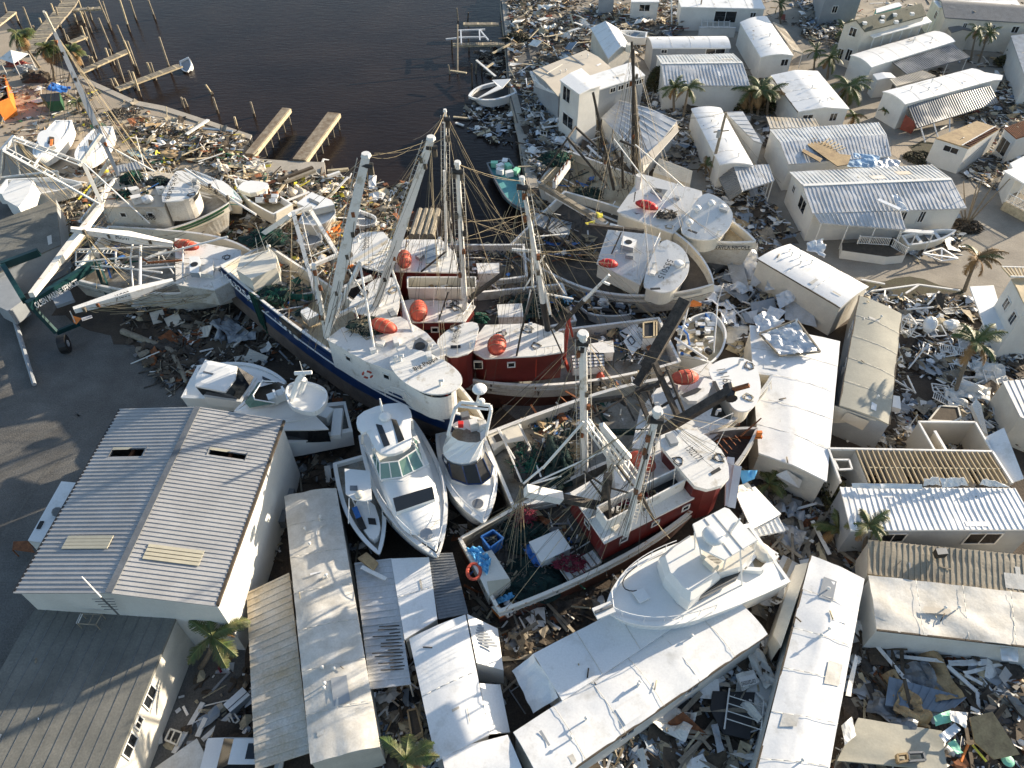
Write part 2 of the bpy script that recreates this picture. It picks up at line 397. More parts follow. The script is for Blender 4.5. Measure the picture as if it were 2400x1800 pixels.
def flat(name, s, z, mt, wob=0.0):
    ps = X(s, z); m = MB()
    if wob:
        q = []
        for i in range(len(ps)):
            a, b = ps[i], ps[(i+1) % len(ps)]; n = max(1, int((b-a).length/1.2))
            for k in range(n):
                p = a.lerp(b, k/n); q.append(p+Vector((noise.noise(p*.5), noise.noise(p*.5+Vector((9, 9, 0))), 0))*wob)
        ps = q
    tr = geometry.tessellate_polygon([ps]); m.add(ps, [tuple(t) for t in tr], mt)
    for i in range(len(m.f)):
        f = m.f[i]; nn = (m.v[f[1]]-m.v[f[0]]).cross(m.v[f[2]]-m.v[f[0]])
        if nn.z < 0: m.f[i] = f[::-1]
    o = m.build(name); o['kind'] = 'structure'; return o
flat('sand', "w -300,120 20,70 120,152 190,182 262,216 320,241 380,253 500,291 588,320 540,372 500,420 380,440 240,470 100,430 -300,500", .008, 'sand', .0)
flat('sandy_ground', "w 1262,-60 2600,-80 2600,780 1850,640 1560,560 1262,300", .004, 'road', .6)
for s_ in ("a3 -100,900 300,640 700,420 900,330 905,350 710,450 320,680 -100,960", "a3 -100,1010 320,760 760,520 960,430 966,448 775,545 340,800 -100,1060", "a3 -100,380 200,300 500,330 700,460 680,480 490,360 200,335 -100,420", "a3 0,1500 200,1200 420,900 700,640 712,655 440,920 225,1215 30,1520"): flat('tyre_track', s_, .012, 'track', .25)
flat('dirt', "w 250,560 560,520 560,372 650,387 720,422 800,562 860,702 920,832 1000,902 1080,1002 1130,1012 1180,962 1240,1000 1500,760 1250,560 1240,430 1225,360 1250,300 1560,380 1700,560 1840,620 1990,660 2150,660 2250,700 2500,760 2500,1950 620,1950 560,1600 640,1150 700,980 500,860 330,820 120,740 200,640", .008, 'dirt', 1.0)
flat('road', "w 1796,-40 1850,90 1880,160 1960,205 2000,262 2075,290 2120,360 2290,480 2290,560 2200,600 2000,590 1900,560 2060,640 2210,672 2300,668 2500,690 2500,540 2420,470 2330,420 2260,330 2170,280 2080,235 2010,170 1930,150 1900,60 1890,-40", .012, 'road', .6)
flat('verge', "w 2020,665 2130,650 2260,680 2270,720 2160,725 2040,705", .016, 'grass', .5)
flat('verge', "c4 780,1640 1090,1340 1230,1330 1200,1480 900,1640", .016, 'grass', .5)
flat('verge', "d1 1215,1270 1330,1215 1450,1240 1440,1400 1330,1370", .020, 'grass', .3)
flat('path', "d1 1070,1215 1220,1180 1420,1420 1200,1420 1060,1330", .016, 'sand', .3)
def slab(name, s, z, h, mt, label=None, cat=None):
    m = MB(); ps = ccw(X(s, z)); m.prism(ps, Z*-h, mt, mt)
    if label: return one(m, name, label, cat)
    o = m.build(name); o['kind'] = 'structure'; return o
slab('seawall', "w 186,176 262,210 320,236 384,248 500,286 590,316 586,326 498,296 378,258 316,246 258,220 180,184", .12, 1.9, 'concrete')
slab('seawall', "w 1176,0 1189,120 1196,215 1216,290 1226,360 1239,430 1252,428 1240,358 1230,288 1210,213 1203,118 1190,-4", .12, 1.9, 'concrete')
slab('quay', "g3 1060,100 1440,110 1450,230 1180,340 880,420 640,520 560,420 200,330 520,60", .16, .4, 'concrete')
slab('quay', "w 1206,290 1236,285 1250,360 1262,440 1236,440 1224,360", .10, .3, 'concrete')
# ---------------- docks & pilings
def dock(name, label, s, z, wd, mt='old_wood', th=.18, planks=True, group=None):
    ps = X(s, z); root = thing(name, label, 'dock', ps[0]-Z*(z+1.5), group); m = MB()
    for a, b in zip(ps, ps[1:]):
        d = (b-a); L = d.length; x = d/L; y = Vector((-x.y, x.x, 0)).normalized()
        if planks:
            n = int(L/.3)
            for k in range(n):
                c = a+x*(k+.5)*.3+Z*random.uniform(-.02, .02); m.beam(c-y*wd/2, c+y*wd/2, .26, .06, mt if k % 7 else 'pale_wood')
            for s_ in (-1, 1): m.beam(a+y*s_*(wd/2-.1)-Z*.13, b+y*s_*(wd/2-.1)-Z*.13, .12, .2, 'pale_wood' if s_ < 0 else mt)
        else: m.beam(a-Z*th/2, b-Z*th/2, wd, th, mt)
    m.build('deck', root); return root
random.seed(4)
dock('boardwalk', 'long grey plank boardwalk at the top left with fingers branching off', "a1 640,-60 570,60 330,330 250,470", .35, 2.6)
dock('finger_pier', 'short plank finger pier at the top edge of the left marina', "a1 545,90 890,66", .2, 1.0)
dock('finger_pier', 'short broken finger pier between the palms and the pilings', "a1 600,365 745,308", .2, 1.0)
dock('finger_pier', 'long plank finger pier in the middle of the left pilings', "a1 690,620 1110,432", .2, 1.1)
dock('finger_pier', 'outermost plank finger pier ending at the small sunken boat', "a1 1010,765 1560,560", .2, 1.1)
dock('finger_pier', 'low dark finger pier at the top left corner', "a1 -80,250 110,100", .2, 1.2)
for i, (s, lb) in enumerate((("b1 -60,1330 260,935", 'rust stained concrete pier on the left in the basin'), ("b1 370,1380 670,975", 'wide concrete pier on the right reaching into the basin'))):
    ps = X(s, .3); root = thing('concrete_pier', lb, 'pier', ps[0]-Z*1.8); m = MB(); m.beam(ps[0]-Z*.2, ps[1]-Z*.2, 1.5 if i else 1.0, .5, 'pier_brown')
    m.build('deck', root); m = MB(); d = (ps[1]-ps[0]).normalized(); y = Vector((d.y, -d.x, 0))
    m.beam(ps[0]+y*(.83 if i else .58)-Z*.25, ps[1]+y*(.83 if i else .58)-Z*.25, .16, .5, 'pale_wood'); m.build('timber_fender', root)
    for k in range(6):
        m = MB(); c = ps[0].lerp(ps[1], .08+.17*k)+y*(.75 if i else .52); m.tube(c-Z*.3, c-Z*1.9, .1, .1, 6, 'old_wood'); m.build('pile', root)
PIL = "a1 440,30,500,210 600,0,640,60 520,0,560,130 680,10,710,120 850,0,960,260 885,10,955,240 1035,0,1120,275 1120,0,1175,170 1280,0,1340,165 690,95,740,230 725,95,790,280 850,155,965,440 700,225,760,390 740,235,830,510 1010,215,1100,430 910,415,950,540 945,425,985,560 765,480,790,600 790,490,835,600 575,300,600,360 650,395,720,575 1070,350,1180,620 1100,355,1200,640 1010,510,1070,710 1270,540,1330,690 1300,540,1345,690 1110,610,1160,760 1145,620,1215,835 1375,320,1480,640 955,680,985,760 985,675,1040,775 200,60,300,330 285,220,320,320 340,155,400,310 395,100,450,260 30,20,60,130 130,110,160,200 1565,840,1590,930 1590,850,1620,920 1775,730,1840,810 1840,840,1885,980 2165,880,2200,1010 2025,1010,2050,1110 480,60,520,240 545,250,570,350 640,120,665,210 760,60,790,170"
def pilings():
    a = PIL.split()[1:]; t = TL['a1']
    for k, c in enumerate(a):
        x0, y0, x1, y1 = [float(v) for v in c.split(',')]
        b = P(t[0]+x1/t[2], t[1]+y1/t[2], -1.5); best = min((abs((P(t[0]+x0/t[2], t[1]+y0/t[2], zz)-b).to_2d().length), zz) for zz in [i*.25 for i in range(-4, 15)])[1]
        tp = P(t[0]+x0/t[2], t[1]+y0/t[2], best)
        m = MB(); m.tube(b-Z*.5, tp, .15, .13, 7, 'old_wood' if k % 3 else 'pale_wood'); m.tube(b-Z*.4, b+(tp-b)*.25, .165, .165, 7, 'dark_wood')
        one(m, 'piling', 'bare timber piling in the dark left marina water', 'piling', 'timber pilings in the left marina')
pilings()
def stick(name, label, cat, s, z0, z1, r0=.1, r1=None, mi='old_wood', group=None, n=7):
    a, b = X(s); t = s.split(); A = X(t[0]+' '+t[1], z0)[0]; B_ = X(t[0]+' '+t[2], z1)[0]
    m = MB(); m.tube(A, B_, r0, r1, n, mi); return one(m, name, label, cat, group)
for i, s in enumerate(("b1 1735,70 1745,180", "b1 1835,110 1830,180", "b1 1740,210 1740,640", "b1 1690,330 1695,460", "b1 1662,560 1675,640", "b1 1862,550 1868,750", "b1 1905,540 1900,640", "b1 1960,540 1950,640", "b1 2030,350 2030,450", "b1 1835,330 1840,440")):
    t = s.split(); m = MB(); b = X('b1 '+t[2], -1.5)[0]
    zz = min((abs((X('b1 '+t[1], q*.25)[0]-b).length-abs(q*.25+1.5)), q*.25) for q in range(-3, 14))[1]
    m.tube(b, X('b1 '+t[1], zz)[0], .12, .11, 6, 'dark_wood' if i % 2 else 'old_wood'); one(m, 'piling', 'weathered piling beside the broken docks on the right', 'piling', 'pilings along the right seawall')
dock('broken_dock', 'narrow plank dock nearest the top beside the right seawall', "b1 1790,205 2100,205", .2, .9)
dock('broken_dock', 'broken boat lift dock with pale beams beside the right seawall', "b1 1700,385 2150,375", .3, .9)
m = MB()
for s in ("b1 1740,265 1980,255", "b1 1750,325 1985,320", "b1 1930,255 2010,350", "b1 1640,340 1740,330", "b1 1770,260 1775,380", "b1 1930,260 1935,350"): a, b = X(s, .9); m.beam(a, b, .18, .2, 'crumple')
one(m, 'boat_lift', 'pale metal boat lift frame standing over the broken dock', 'boat lift')
for i, (s, mt, lb) in enumerate((("b1 1905,520 2070,660", 'white_paint', 'long white beam leaning off the right seawall'), ("b1 2045,460 2212,370", 'pale_wood', 'curved pale timber slanting from the seawall to the water'), ("b1 1990,585 2050,545", 'pale_wood', 'short tan plank propped on the dark pilings'), ("b1 1680,610 1820,630", 'pale_wood', 'loose plank nailed low across a lone piling'), ("b1 1705,1010 1840,1022", 'pale_wood', 'pale plank floating near the wrecked dock roofs'), ("b1 1725,1060 1795,1085", 'white_paint', 'small white board floating beside the pale plank'))):
    a, b = X(s, -1.3 if i > 3 else .3); m = MB(); m.beam(a, b, .3, .12, mt); one(m, 'plank', lb, 'plank')
# ---------------- boats
class Hull: pass
def hull(root, SL, SR, B, D=3.0, strakes=(('white_hull', 1.4), ('antifoul', 9)), sag=.8, bul=.8, deck='deck_grey', rail='white_paint', tb=.86, full=2.3, inner=None, rake=.5, rw=.18, camber=0, tum=.12, q=.85, hb_=None):
    H = Hull(); S0 = (SL+SR)/2; ax = B-S0; L = ax.length; xx = ax/L; yy = SL-SR; yy = (yy-xx*yy.dot(xx)); hb = hb_ or yy.length/2/tb; yy.normalize(); zz = xx.cross(yy)
    if zz.z < 0: zz = -zz
    inner = inner or rail
    def b(t):
        if t < .4: u = t/.4; return hb*(tb+(1-tb)*(2*u-u*u))
        u = (t-.4)/.6; return hb*max(0, 1-u**full)**q
    def sh(t): return -sag*4*t*(1-t)*(.9-.35*t)
    def pt(t, y, z):  # t along 0..1, y metres, z relative to the local sheer
        return S0+xx*(t*L)+yy*y+zz*(z+sh(t))
    lev = [0.0]
    for _, d in strakes: lev.append(min(d, D*.84))
    if lev[-1] < D*.84: lev.append(D*.84)
    lev.append(D); lev = sorted(set(lev)); n = 28
    ts = [1-(1-i/n)**1.3 for i in range(n+1)]
    def wf(d): return 1-tum*(d/D)**1.5 if d <= D*.841 else .06
    def row(t, s_):
        out = []
        for d in lev:
            k = b(t)*wf(d); tt = t-rake*(d/D)**1.2*max(0, (t-.72)/.28)**2/L*3.0
            if t > .6 and d > 0: k *= 1-.55*((t-.6)/.4)*(d/D)
            out.append(pt(tt, s_*max(k, .02), -d))
        return out
    m = MB()
    def mt(i):
        mid = (lev[i]+lev[i+1])/2
        for nm, d in strakes:
            if mid < d: return nm
        return strakes[-1][0]
    for s_ in (-1, 1):
        rows = [row(t, s_) for t in ts]
        for i in range(n):
            for j in range(len(lev)-1): m.quad(rows[i][j], rows[i+1][j], rows[i+1][j+1], rows[i][j+1], mt(j))
    A, C = row(0, -1), row(0, 1)
    for j in range(len(lev)-1): m.quad(A[j], C[j], C[j+1], A[j+1], mt(j))
    rs_ = random.Random(int(L*100))
    for k in range(26 if 'hull' in strakes[0][0] or 'rusty' in strakes[0][0] else 0):
        t = rs_.uniform(.02, .9); s_ = rs_.choice((-1, 1)); d0 = rs_.uniform(.05, .7); d1 = d0+rs_.uniform(.2, .9); w_ = rs_.uniform(.02, .1)/L
        m.quad(*[pt(tt, s_*(b(tt)*wf(d)+.035), -d) for tt, d in ((t-w_, d0), (t+w_, d0), (t+w_*.4, d1), (t-w_*.4, d1))], rs_.choice(('rust', 'rust', 'grey_bottom')))
    if D > 3:
        for s_ in (-1, 1):
            for i in range(n-2): m.beam(pt(ts[i], s_*(b(ts[i])*wf(.5)+.05), -.5), pt(ts[i+1], s_*(b(ts[i+1])*wf(.5)+.05), -.5), .07, .12, strakes[0][0])
    m.build('hull', root)
    m = MB()
    for s_ in (-1, 1):
        for i in range(n):
            t0, t1 = ts[i], ts[i+1]; y0, y1 = b(t0), b(t1); i0, i1 = max(0, y0-rw), max(0, y1-rw)
            m.quad(pt(t0, s_*(y0+.03), .04), pt(t1, s_*(y1+.03), .04), pt(t1, s_*i1, .04), pt(t0, s_*i0, .04), rail)
            m.quad(pt(t0, s_*(y0+.03), .04), pt(t1, s_*(y1+.03), .04), pt(t1, s_*(y1+.03), -.08), pt(t0, s_*(y0+.03), -.08), rail)
            m.quad(pt(t0, s_*i0, .04), pt(t1, s_*i1, .04), pt(t1, s_*i1, -bul-.05), pt(t0, s_*i0, -bul-.05), inner)
    m.beam(pt(0, -b(0), .0)+xx*.1, pt(0, b(0), .0)+xx*.1, .22, .1, rail)
    m.quad(pt(0, -b(0), 0)+xx*.2, pt(0, b(0), 0)+xx*.2, pt(0, b(0), -bul)+xx*.2, pt(0, -b(0), -bul)+xx*.2, inner); m.build('rail', root)
    m = MB(); m.grid(lambda u, v: pt(ts[int(round(u*n))], (2*v-1)*max(0, b(ts[int(round(u*n))])-rw*.6), -bul+camber*(1-(2*v-1)**2)), n, 6, deck); m.build('deck', root, smooth=camber > 0)
    H.pt = pt; H.b = b; H.L = L; H.x = xx; H.y = yy; H.z = zz; H.S0 = S0; H.hb = hb; H.root = root; return H
def boat(name, label, cat, SL, SR, B, group=None, **k):
    a, b_, c = X1(*SL), X1(*SR), X1(*B); o = (a+b_)/2; o.z = min(a.z, b_.z)-k.get('D', 3.0)
    root = thing(name, label, cat, o, group); return root, hull(root, a, b_, c, **k)
def fittings(root, ps, c, nm):
    r = random.Random(len(ps)*3+int(c.x*7)); n = len(ps)
    for k in range(7 if 'deck' in nm else 4):
        p = c.lerp(ps[r.randrange(n)], r.uniform(.15, .8) if 'deck' in nm else r.uniform(.62, .88)); q = r.random(); m = MB(); y = r.uniform(0, 3)
        if q < .35: m.box(p+Z*.15, r.uniform(.4, 1.0), r.uniform(.3, .6), r.uniform(.2, .45), Matrix.Rotation(y, 3, 'Z'), r.choice(('white_paint', 'gelcoat_cream', 'wall_grey'))); m.build('roof_box', root)
        elif q < .6: m.tube(p, p+Z*.5, .09, .09, 7, 'white_paint'); m.tube(p+Z*.5, p+Z*.5+Vector((.25, 0, .02)), .11, .13, 7, 'white_paint'); m.build('vent_pipe', root)
        elif q < .8: m.tube(p, p+Vector((r.uniform(-.3, .3), 0, r.uniform(1.5, 3.2))), .03, .015, 5, 'white_paint'); m.build('antenna', root)
        else: pts = [p+Vector((math.cos(j*.9)*r.uniform(.2, .5), math.sin(j*.9)*r.uniform(.2, .5), .04)) for j in range(14)]; m.path(pts, .03, 4, r.choice(('rope', 'black', 'rope_dark'))); m.build('rope_coil', root)
    if 'deck' in nm:
        m = MB()
        for i in range(n):
            if (ps[(i+1) % n]-ps[i]).length > 2 and i % 2: a, b = ps[i].lerp(c, .06), ps[(i+1) % n].lerp(c, .06); m.tube(a+Z*.7, b+Z*.7, .03, .03, 4, 'white_paint'); [m.tube(a.lerp(b, t), a.lerp(b, t)+Z*.7, .03, .03, 4, 'white_paint') for t in (0, .33, .66, 1)]; break
        m.build('roof_rail', root)
def block(root, s, z, h, rm='white_paint', wm='white_paint', over=.25, sm=0, name='roof', wname='cabin', th=.12, band=None, hb=(.35, .8), base=None, camber=0):
    """a cabin: roof outline traced at its height, walls inset under it"""
    ps = X(s, z); ps = chaikin(ps, sm) if sm else ps; ps = ccw(ps); c = cent(ps)
    m = MB(); n = len(ps)
    if camber:
        r1 = [c.lerp(p, .7)+Z*camber*.8 for p in ps]; top = c+Z*camber
        m.add(ps+r1+[top], [(i, (i+1) % n, n+(i+1) % n, n+i) for i in range(n)]+[(n+i, n+(i+1) % n, 2*n) for i in range(n)], rm)
        m.add(ps+[p-Z*th for p in ps], [(i, n+i, n+(i+1) % n, (i+1) % n) for i in range(n)], rm)
    else: m.prism(ps, Z*-th, rm, rm)
    m.build(name, root, smooth=False)
    if h <= 0: return ps
    if 'house_roof' in name: fittings(root, ps, c, name)
    ins = [p+(c-p).normalized()*over if over > 0 else p for p in ps]
    m = MB(); k = 1.0
    bot = [p-Z*h for p in ins]
    m.add([p-Z*th*.9 for p in ins]+bot, [(i, n+i, n+(i+1) % n, (i+1) % n) for i in range(n)], wm)
    m.build(wname, root)
    if wname == 'deckhouse':
        for i in range(n):
            a, b = ins[i], ins[(i+1) % n]; e = b-a
            if e.length < 3 or e.cross(Z).y > -.2*e.length: continue
            for k in range(max(1, int(e.length/2.4))):
                if h > 2: window(root, a-Z*.1, b-Z*.1, (k+.6)/(int(e.length/2.4)+.2), .55, .55, .5, mull=0)
    if band:
        m = MB()
        for i in range(n):
            if band != 'all' and not (band[0] <= i/n < band[1]): continue
            a, b = ins[i], ins[(i+1) % n]; d = (a+b)/2-c; d.z = 0; o = d.normalized()*.03
            m.quad(a-Z*hb[0]+o, b-Z*hb[0]+o, b-Z*hb[1]+o, a-Z*hb[1]+o, 'glass')
        m.build('window', root)
    return ps
def mast(root, s, z0, z1, r0=.2, r1=.14, mi='white_paint', name='mast', n=8, ladder=0, square=False, cap=True, auto=False, col2=None, split=.3):
    t = s.split(); A = X1(t[0]+' '+t[1], z0)
    if auto:
        best = None
        for q in range(int(z0*2)+2, 56):
            p = X1(t[0]+' '+t[2], q/2); d = (p-A).to_2d().length
            if best is None or d < best[0]: best = (d, q/2)
        z1 = best[1]
    B_ = X1(t[0]+' '+t[2], z1); m = MB()
    if square:
        d = (B_-A); c = A.lerp(B_, .45)
        for a, b, w0, w1 in ((A, c, r1, r0), (c, B_, r0, r1)):
            x = (b-a).normalized(); y = Z.cross(x).normalized(); z = x.cross(y)
            vs = [a+y*w0*i+z*w0*j for i, j in ((1, 1), (-1, 1), (-1, -1), (1, -1))]+[b+y*w1*i+z*w1*j for i, j in ((1, 1), (-1, 1), (-1, -1), (1, -1))]
            m.add(vs, [(0, 1, 5, 4), (1, 2, 6, 5), (2, 3, 7, 6), (3, 0, 4, 7), (3, 2, 1, 0), (4, 5, 6, 7)], mi)
    elif col2:
        c = A.lerp(B_, split); m.tube(A, c, r0, r0, n, col2); m.tube(c, B_, r0, r1, n, mi)
    else: m.tube(A, B_, r0, r1, n, mi)
    if cap: m.tube(B_, B_+Z*.2, r1*1.5, r1*1.2, 10, mi); m.tube(B_+Vector((-.35, -.1, -.5)), B_+Vector((.35, -.1, -.6)), .2, .2, 8, 'black'); m.box(B_+Vector((.2, 0, -.9)), .25, .25, .7, None, 'rope_dark')
    o = m.build(name, root)
    if (B_-A).length > 6:
        rg = random.Random(int((B_-A).length*100)); h = MB(); x = B_-A
        for k in range(26):
            p = A+x*rg.uniform(.35, 1); q_ = A+x*rg.uniform(-.05, .3)+Vector((rg.gauss(0, 1), rg.gauss(0, 1), 0))*1.1; h.line(p, q_, rg.choice((.012, .016, .022)), rg.uniform(0, .8), rg.choice(('rope', 'rope_dark', 'black', 'rope_dark')))
        for k in range(5): p = A+x*rg.uniform(.2, .95); h.box(p+Vector((rg.uniform(-.3, .3), -.2, 0)), .22, .22, .4, None, rg.choice(('rust', 'black', 'rope_dark')))
        h.build('running_rigging', root)['kind'] = 'stuff'
    if ladder:
        m = MB(); x = (B_-A).normalized(); y = x.cross(Vector((0, -1, .3))).normalized(); L = (B_-A).length
        for s_ in ((-1, 1) if ladder > 1 else (-1,)):
            e = y*s_*(r0+.24); m.tube(A+e+x*L*.1, B_+e*.85-x*.3, .022, .022, 4, 'white_hull')
            for k in range(int(L/.45)):
                p = A+x*(.12*L+k*.45*.85); m.tube(p, p+e, .014, .014, 3, 'white_hull')
        m.build('ladder', root)
    return A, B_
def lines(root, ps, r=.017, sag=.2, mi='rope', name='rigging'):
    m = MB(); rn = random.Random(len(ps)*7)
    for a, b in ps:
        m.line(a, b, r, sag, mi)
        if (b-a).length > 4:
            for k in range(2): j = lambda s: Vector((rn.uniform(-s, s), rn.uniform(-s, s), rn.uniform(-.1, .1))); m.line(a.lerp(b, rn.choice((0, 0, .15)))+j(.15), b+j(1.3), r*.7, rn.uniform(0, .7), rn.choice(('rope_dark', 'rope', 'black')))
    return m.build(name, root)
def ladder(m, a, b, wd=.5, r=.05, mi='white_paint', step=.5, side=None):
    x = (b-a); L = x.length; x /= L; y = side or x.cross(Z).normalized()
    for s_ in (-.5, .5): m.tube(a+y*wd*s_, b+y*wd*s_, r, r, 5, mi)
    for k in range(1, int(L/step)): m.tube(a+x*step*k-y*wd/2, a+x*step*k+y*wd/2, r*.6, r*.6, 4, mi)
def liferaft(label, s, z, z2=None, wd=.75, h=.65, mi='rescue'):
    wd *= .66; h *= .62; z = z-.2 if not isinstance(z, list) else z
    a, b = X(s, z); d = b-a; L = d.length/2; x = d.normalized(); y = Z.cross(x).normalized(); zz = x.cross(y); rot = Matrix((x, y, zz)).transposed(); c = (a+b)/2
    root = thing('life_raft', label, 'life raft', c-Z*h); m = MB(); m.ell(c, L, wd, h, rot, 18, 10, mi); m.build('canopy', root, smooth=True)
    m = MB(); pts = [c+rot @ Vector((math.cos(q)*L*1.04, math.sin(q)*wd*1.04, -.05)) for q in [k*math.pi/9 for k in range(19)]]; m.path(pts, .07, 5, 'red_bright'); m.build('gunwale', root)
    m = MB()
    for u in (-.45, 0, .42):
        k = math.sqrt(1-u*u)*1.03; m.path([c+rot @ Vector((u*L, math.cos(q)*wd*k, math.sin(q)*h*k)) for q in [j*math.pi/7 for j in range(8)]], .022, 4, 'rope')
    m.build('strap', root); m = MB(); m.tube(c+zz*h*.9+x*L*.15, c+zz*h*1.12+x*L*.15, .16, .13, 8, mi); m.build('hatch', root); return root
def net(label, s, z, rx, ry, h, mi='net_green', m2='net_dark', sd_=1, n=70, name='fishing_net', cat='fishing net'):
    c = X1(s, z); r = random.Random(sd_); m = MB(); m.ell(c, rx, ry, h, None, 26, 12, m2, .55, -.15, sd_*3.1); m.ell(c+Vector((rx*.2, -ry*.1, h*.25)), rx*.6, ry*.6, h*.85, None, 20, 10, mi, .7, -.15, sd_*5.7)
    for k in range(n):
        a = r.uniform(0, 6.28); q = r.uniform(.1, 1.0); p = c+Vector((math.cos(a)*rx*q, math.sin(a)*ry*q, h*math.sqrt(max(0, 1-q*q))+.05)); pts = [p]; dr = r.uniform(0, 6.28)
        for j in range(5):
            dr += r.uniform(-1, 1); p = p+Vector((math.cos(dr)*.13, math.sin(dr)*.13, r.uniform(-.09, .03))); p.z = max(p.z, z+.03); pts.append(p)
        m.path(pts, r.uniform(.02, .045), 3, mi if k % 3 else 'rope_dark')
    return one(m, name, label, cat)
def box_thing(name, label, cat, s, z, h, rm='white_paint', wm='white_paint', lid=True, group=None):
    ps = ccw(X(s, z)); c = cent(ps); root = thing(name, label, cat, c-Z*h, group); m = MB(); m.prism([p-Z*.06 for p in ps], Z*-(h-.06), wm, wm); m.build('body', root)
    m = MB(); m.prism([c+(p-c)*1.05 for p in ps], Z*-.08, rm, rm); m.build('lid', root)
    m = MB(); e = ps[0].lerp(ps[1], .5)-Z*.1; m.box(e, .25, .1, .08, None, 'metal_dark'); m.build('latch', root); return root
# ---------------- houses, mobile homes, sheds
random.seed(7)
# warehouse bottom left
r0, S_, C_ = house('warehouse', 'large warehouse with two torn roof openings and ribbed grey metal roof', 'warehouse', "w 280,960 32,1389 509,1420 666,986", 6.4, .8, 'gable', .29, 'shed_roof', 'wall_white', .15, rw=.30, bump=.0,
    holes=[(.245, .30, .10, .31), (.225, .275, .66, .87)], cap='metal_dark')
for k, (u0, u1, v0, v1) in enumerate(((.735, .80, .13, .38), (.765, .84, .58, .85))):
    m = MB()
    for j in range(4):
        u = u0+(u1-u0)*(j+.5)/4; m.beam(S_(u, v0, .07), S_(u, v1, .07), .2, .05, 'yellow_panel')
    m.build('skylight', r0)
for u0, u1, v0, v1 in ((.245, .30, .10, .31), (.225, .275, .66, .87)):
    m = MB(); vm = (v0+v1)/2; m.beam(S_((u0+u1)/2-.06, vm, -.5), S_((u0+u1)/2+.06, vm, -.5), .22, .2, 'rust')
    for v in (v0, v1): m.beam(S_(u0, v, .02), S_(u1, v, .02), .05, .05, 'metal_dark')
    m.quad(S_(u0, v0, .03), S_(u0+.015, v0, .03), S_(u0+.015, v0+.1, .03), S_(u0, v0+.12, .03), 'yellow_panel')
    m.build('skylight_frame', r0)
m = MB(); m.beam(C_[3]-Z*.02, C_[2]-Z*.02, .16, .16, 'dark_wood'); m.build('gutter', r0); m = MB(); m.beam(C_[0]-Z*.02, C_[1]-Z*.02, .12, .12, 'black'); m.build('gutter', r0)
for t, wd in ((.2, .9), (.33, 1.0)):
    a, b = C_[3]-Z*5.4, C_[2]-Z*5.4; p = a.lerp(b, t)+Vector((.0, .0, 0)); m = MB(); m.box(p+Vector((.0, 0, .1)), .5, 1.0, .8, None, 'metal_dark'); m.tube(p+Vector((.26, 0, .1)), p+Vector((.3, 0, .1)), .33, .33, 12, 'black'); one(m, 'wall_air_conditioner', 'grey condenser unit against the sunlit side wall of the warehouse', 'air conditioner', 'condenser units on the warehouse side wall')
m = MB(); a, b = X("a4 905,455", 4.4)[0], X("a4 635,165", 7.5)[0]; m.tube(X1("a4 925,470", 4.6), X1("a4 785,330", 7.2), .05, .05, 6, 'metal_dark'); m.tube(X1("a4 785,330", 7.2), X1("a4 635,170", 8.8), .045, .03, 6, 'white_paint')
for k in range(5): p = X1("a4 %d,%d" % (800+16*k, 345+20*k), 7-.4*k); m.beam(p-Vector((.6-.05*k, 0, 0)), p+Vector((.6-.05*k, 0, 0)), .03, .03, 'metal_dark')
one(m, 'antenna', 'thin bent antenna mast on the front gable of the warehouse', 'antenna')
# flat concrete building
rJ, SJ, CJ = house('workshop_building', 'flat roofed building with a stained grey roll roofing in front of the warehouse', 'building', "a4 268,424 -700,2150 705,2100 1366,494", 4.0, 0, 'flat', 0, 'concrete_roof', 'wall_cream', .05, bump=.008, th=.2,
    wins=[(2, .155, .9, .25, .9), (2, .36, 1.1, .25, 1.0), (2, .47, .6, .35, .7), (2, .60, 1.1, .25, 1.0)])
m = MB()
for k in range(1, 12):
    v = k/12; a, b = SJ(0.0, v, .02), SJ(1, v, .02)
    for j in range(10): m.beam(a.lerp(b, j/10)+Vector((0, 0, 0)), a.lerp(b, (j+1)/10), .03, .01, 'metal_dark')
m.build('roof_seam', rJ)
m = MB(); a, b, c, d = X("a4 635,460 790,465 745,545 600,535", 4.6); ladder(m, a, d, .1, .03); 
for p, q in ((a, b), (b, c), (c, d), (d, a), (a.lerp(b, .6), d.lerp(c, .6))): m.tube(p, q, .035, .035, 5, 'old_wood')
for p in (a, b, c, d): m.tube(p, Vector((p.x, p.y, 4.0)), .03, .03, 5, 'old_wood')
one(m, 'pipe_frame', 'thin rectangular pipe frame standing on the flat roll roofing', 'frame')
# annex left of warehouse, bench
r, _, _ = house('storage_container', 'long white storage container half hidden behind the left side of the warehouse', 'container', "a3 530,1025 240,1535 400,1560 690,1040", 2.6, 0, 'flat', 0, 'white_roof', 'wall_white', .0, bump=.0)
m = MB(); c = X1("a3 345,1400", 2.62); m.beam(X1("a3 330,1435", 2.65), X1("a3 365,1370", 2.65), .25, .08, 'black'); m.build('hatch', r)
m = MB(); m.tube(X1("a3 495,1290", 2.6), X1("a3 495,1290", 3.0), .35, .3, 10, 'metal_dark'); m.build('roof_vent', r)
r = thing('work_bench', 'rusty brown metal table on the yard at the left of the warehouse', 'table', X1("a3 200,1620", 0)); m = MB(); ps = X("a3 115,1545 240,1540 300,1640 105,1615", .9); m.prism(ccw(ps), Z*-.06, 'rust', 'rust'); m.build('top', r)
for p in ps: m = MB(); m.beam(p-Z*.06, Vector((p.x, p.y, 0)), .06, .06, 'rust', up=Vector((1, 0, 0))); m.build('leg', r)
WH = dict(rm='white_roof', wm='wall_white')
house('mobile_home', 'long mobile home with lumpy sun streaked membrane roof beside the warehouse', 'mobile home', "w 728,1790 666,1162 788,1144 890,1750", 3.3, .18, 'arc', 0, 'dirty_roof', 'wall_cream', .04, bump=.09, vents=9)
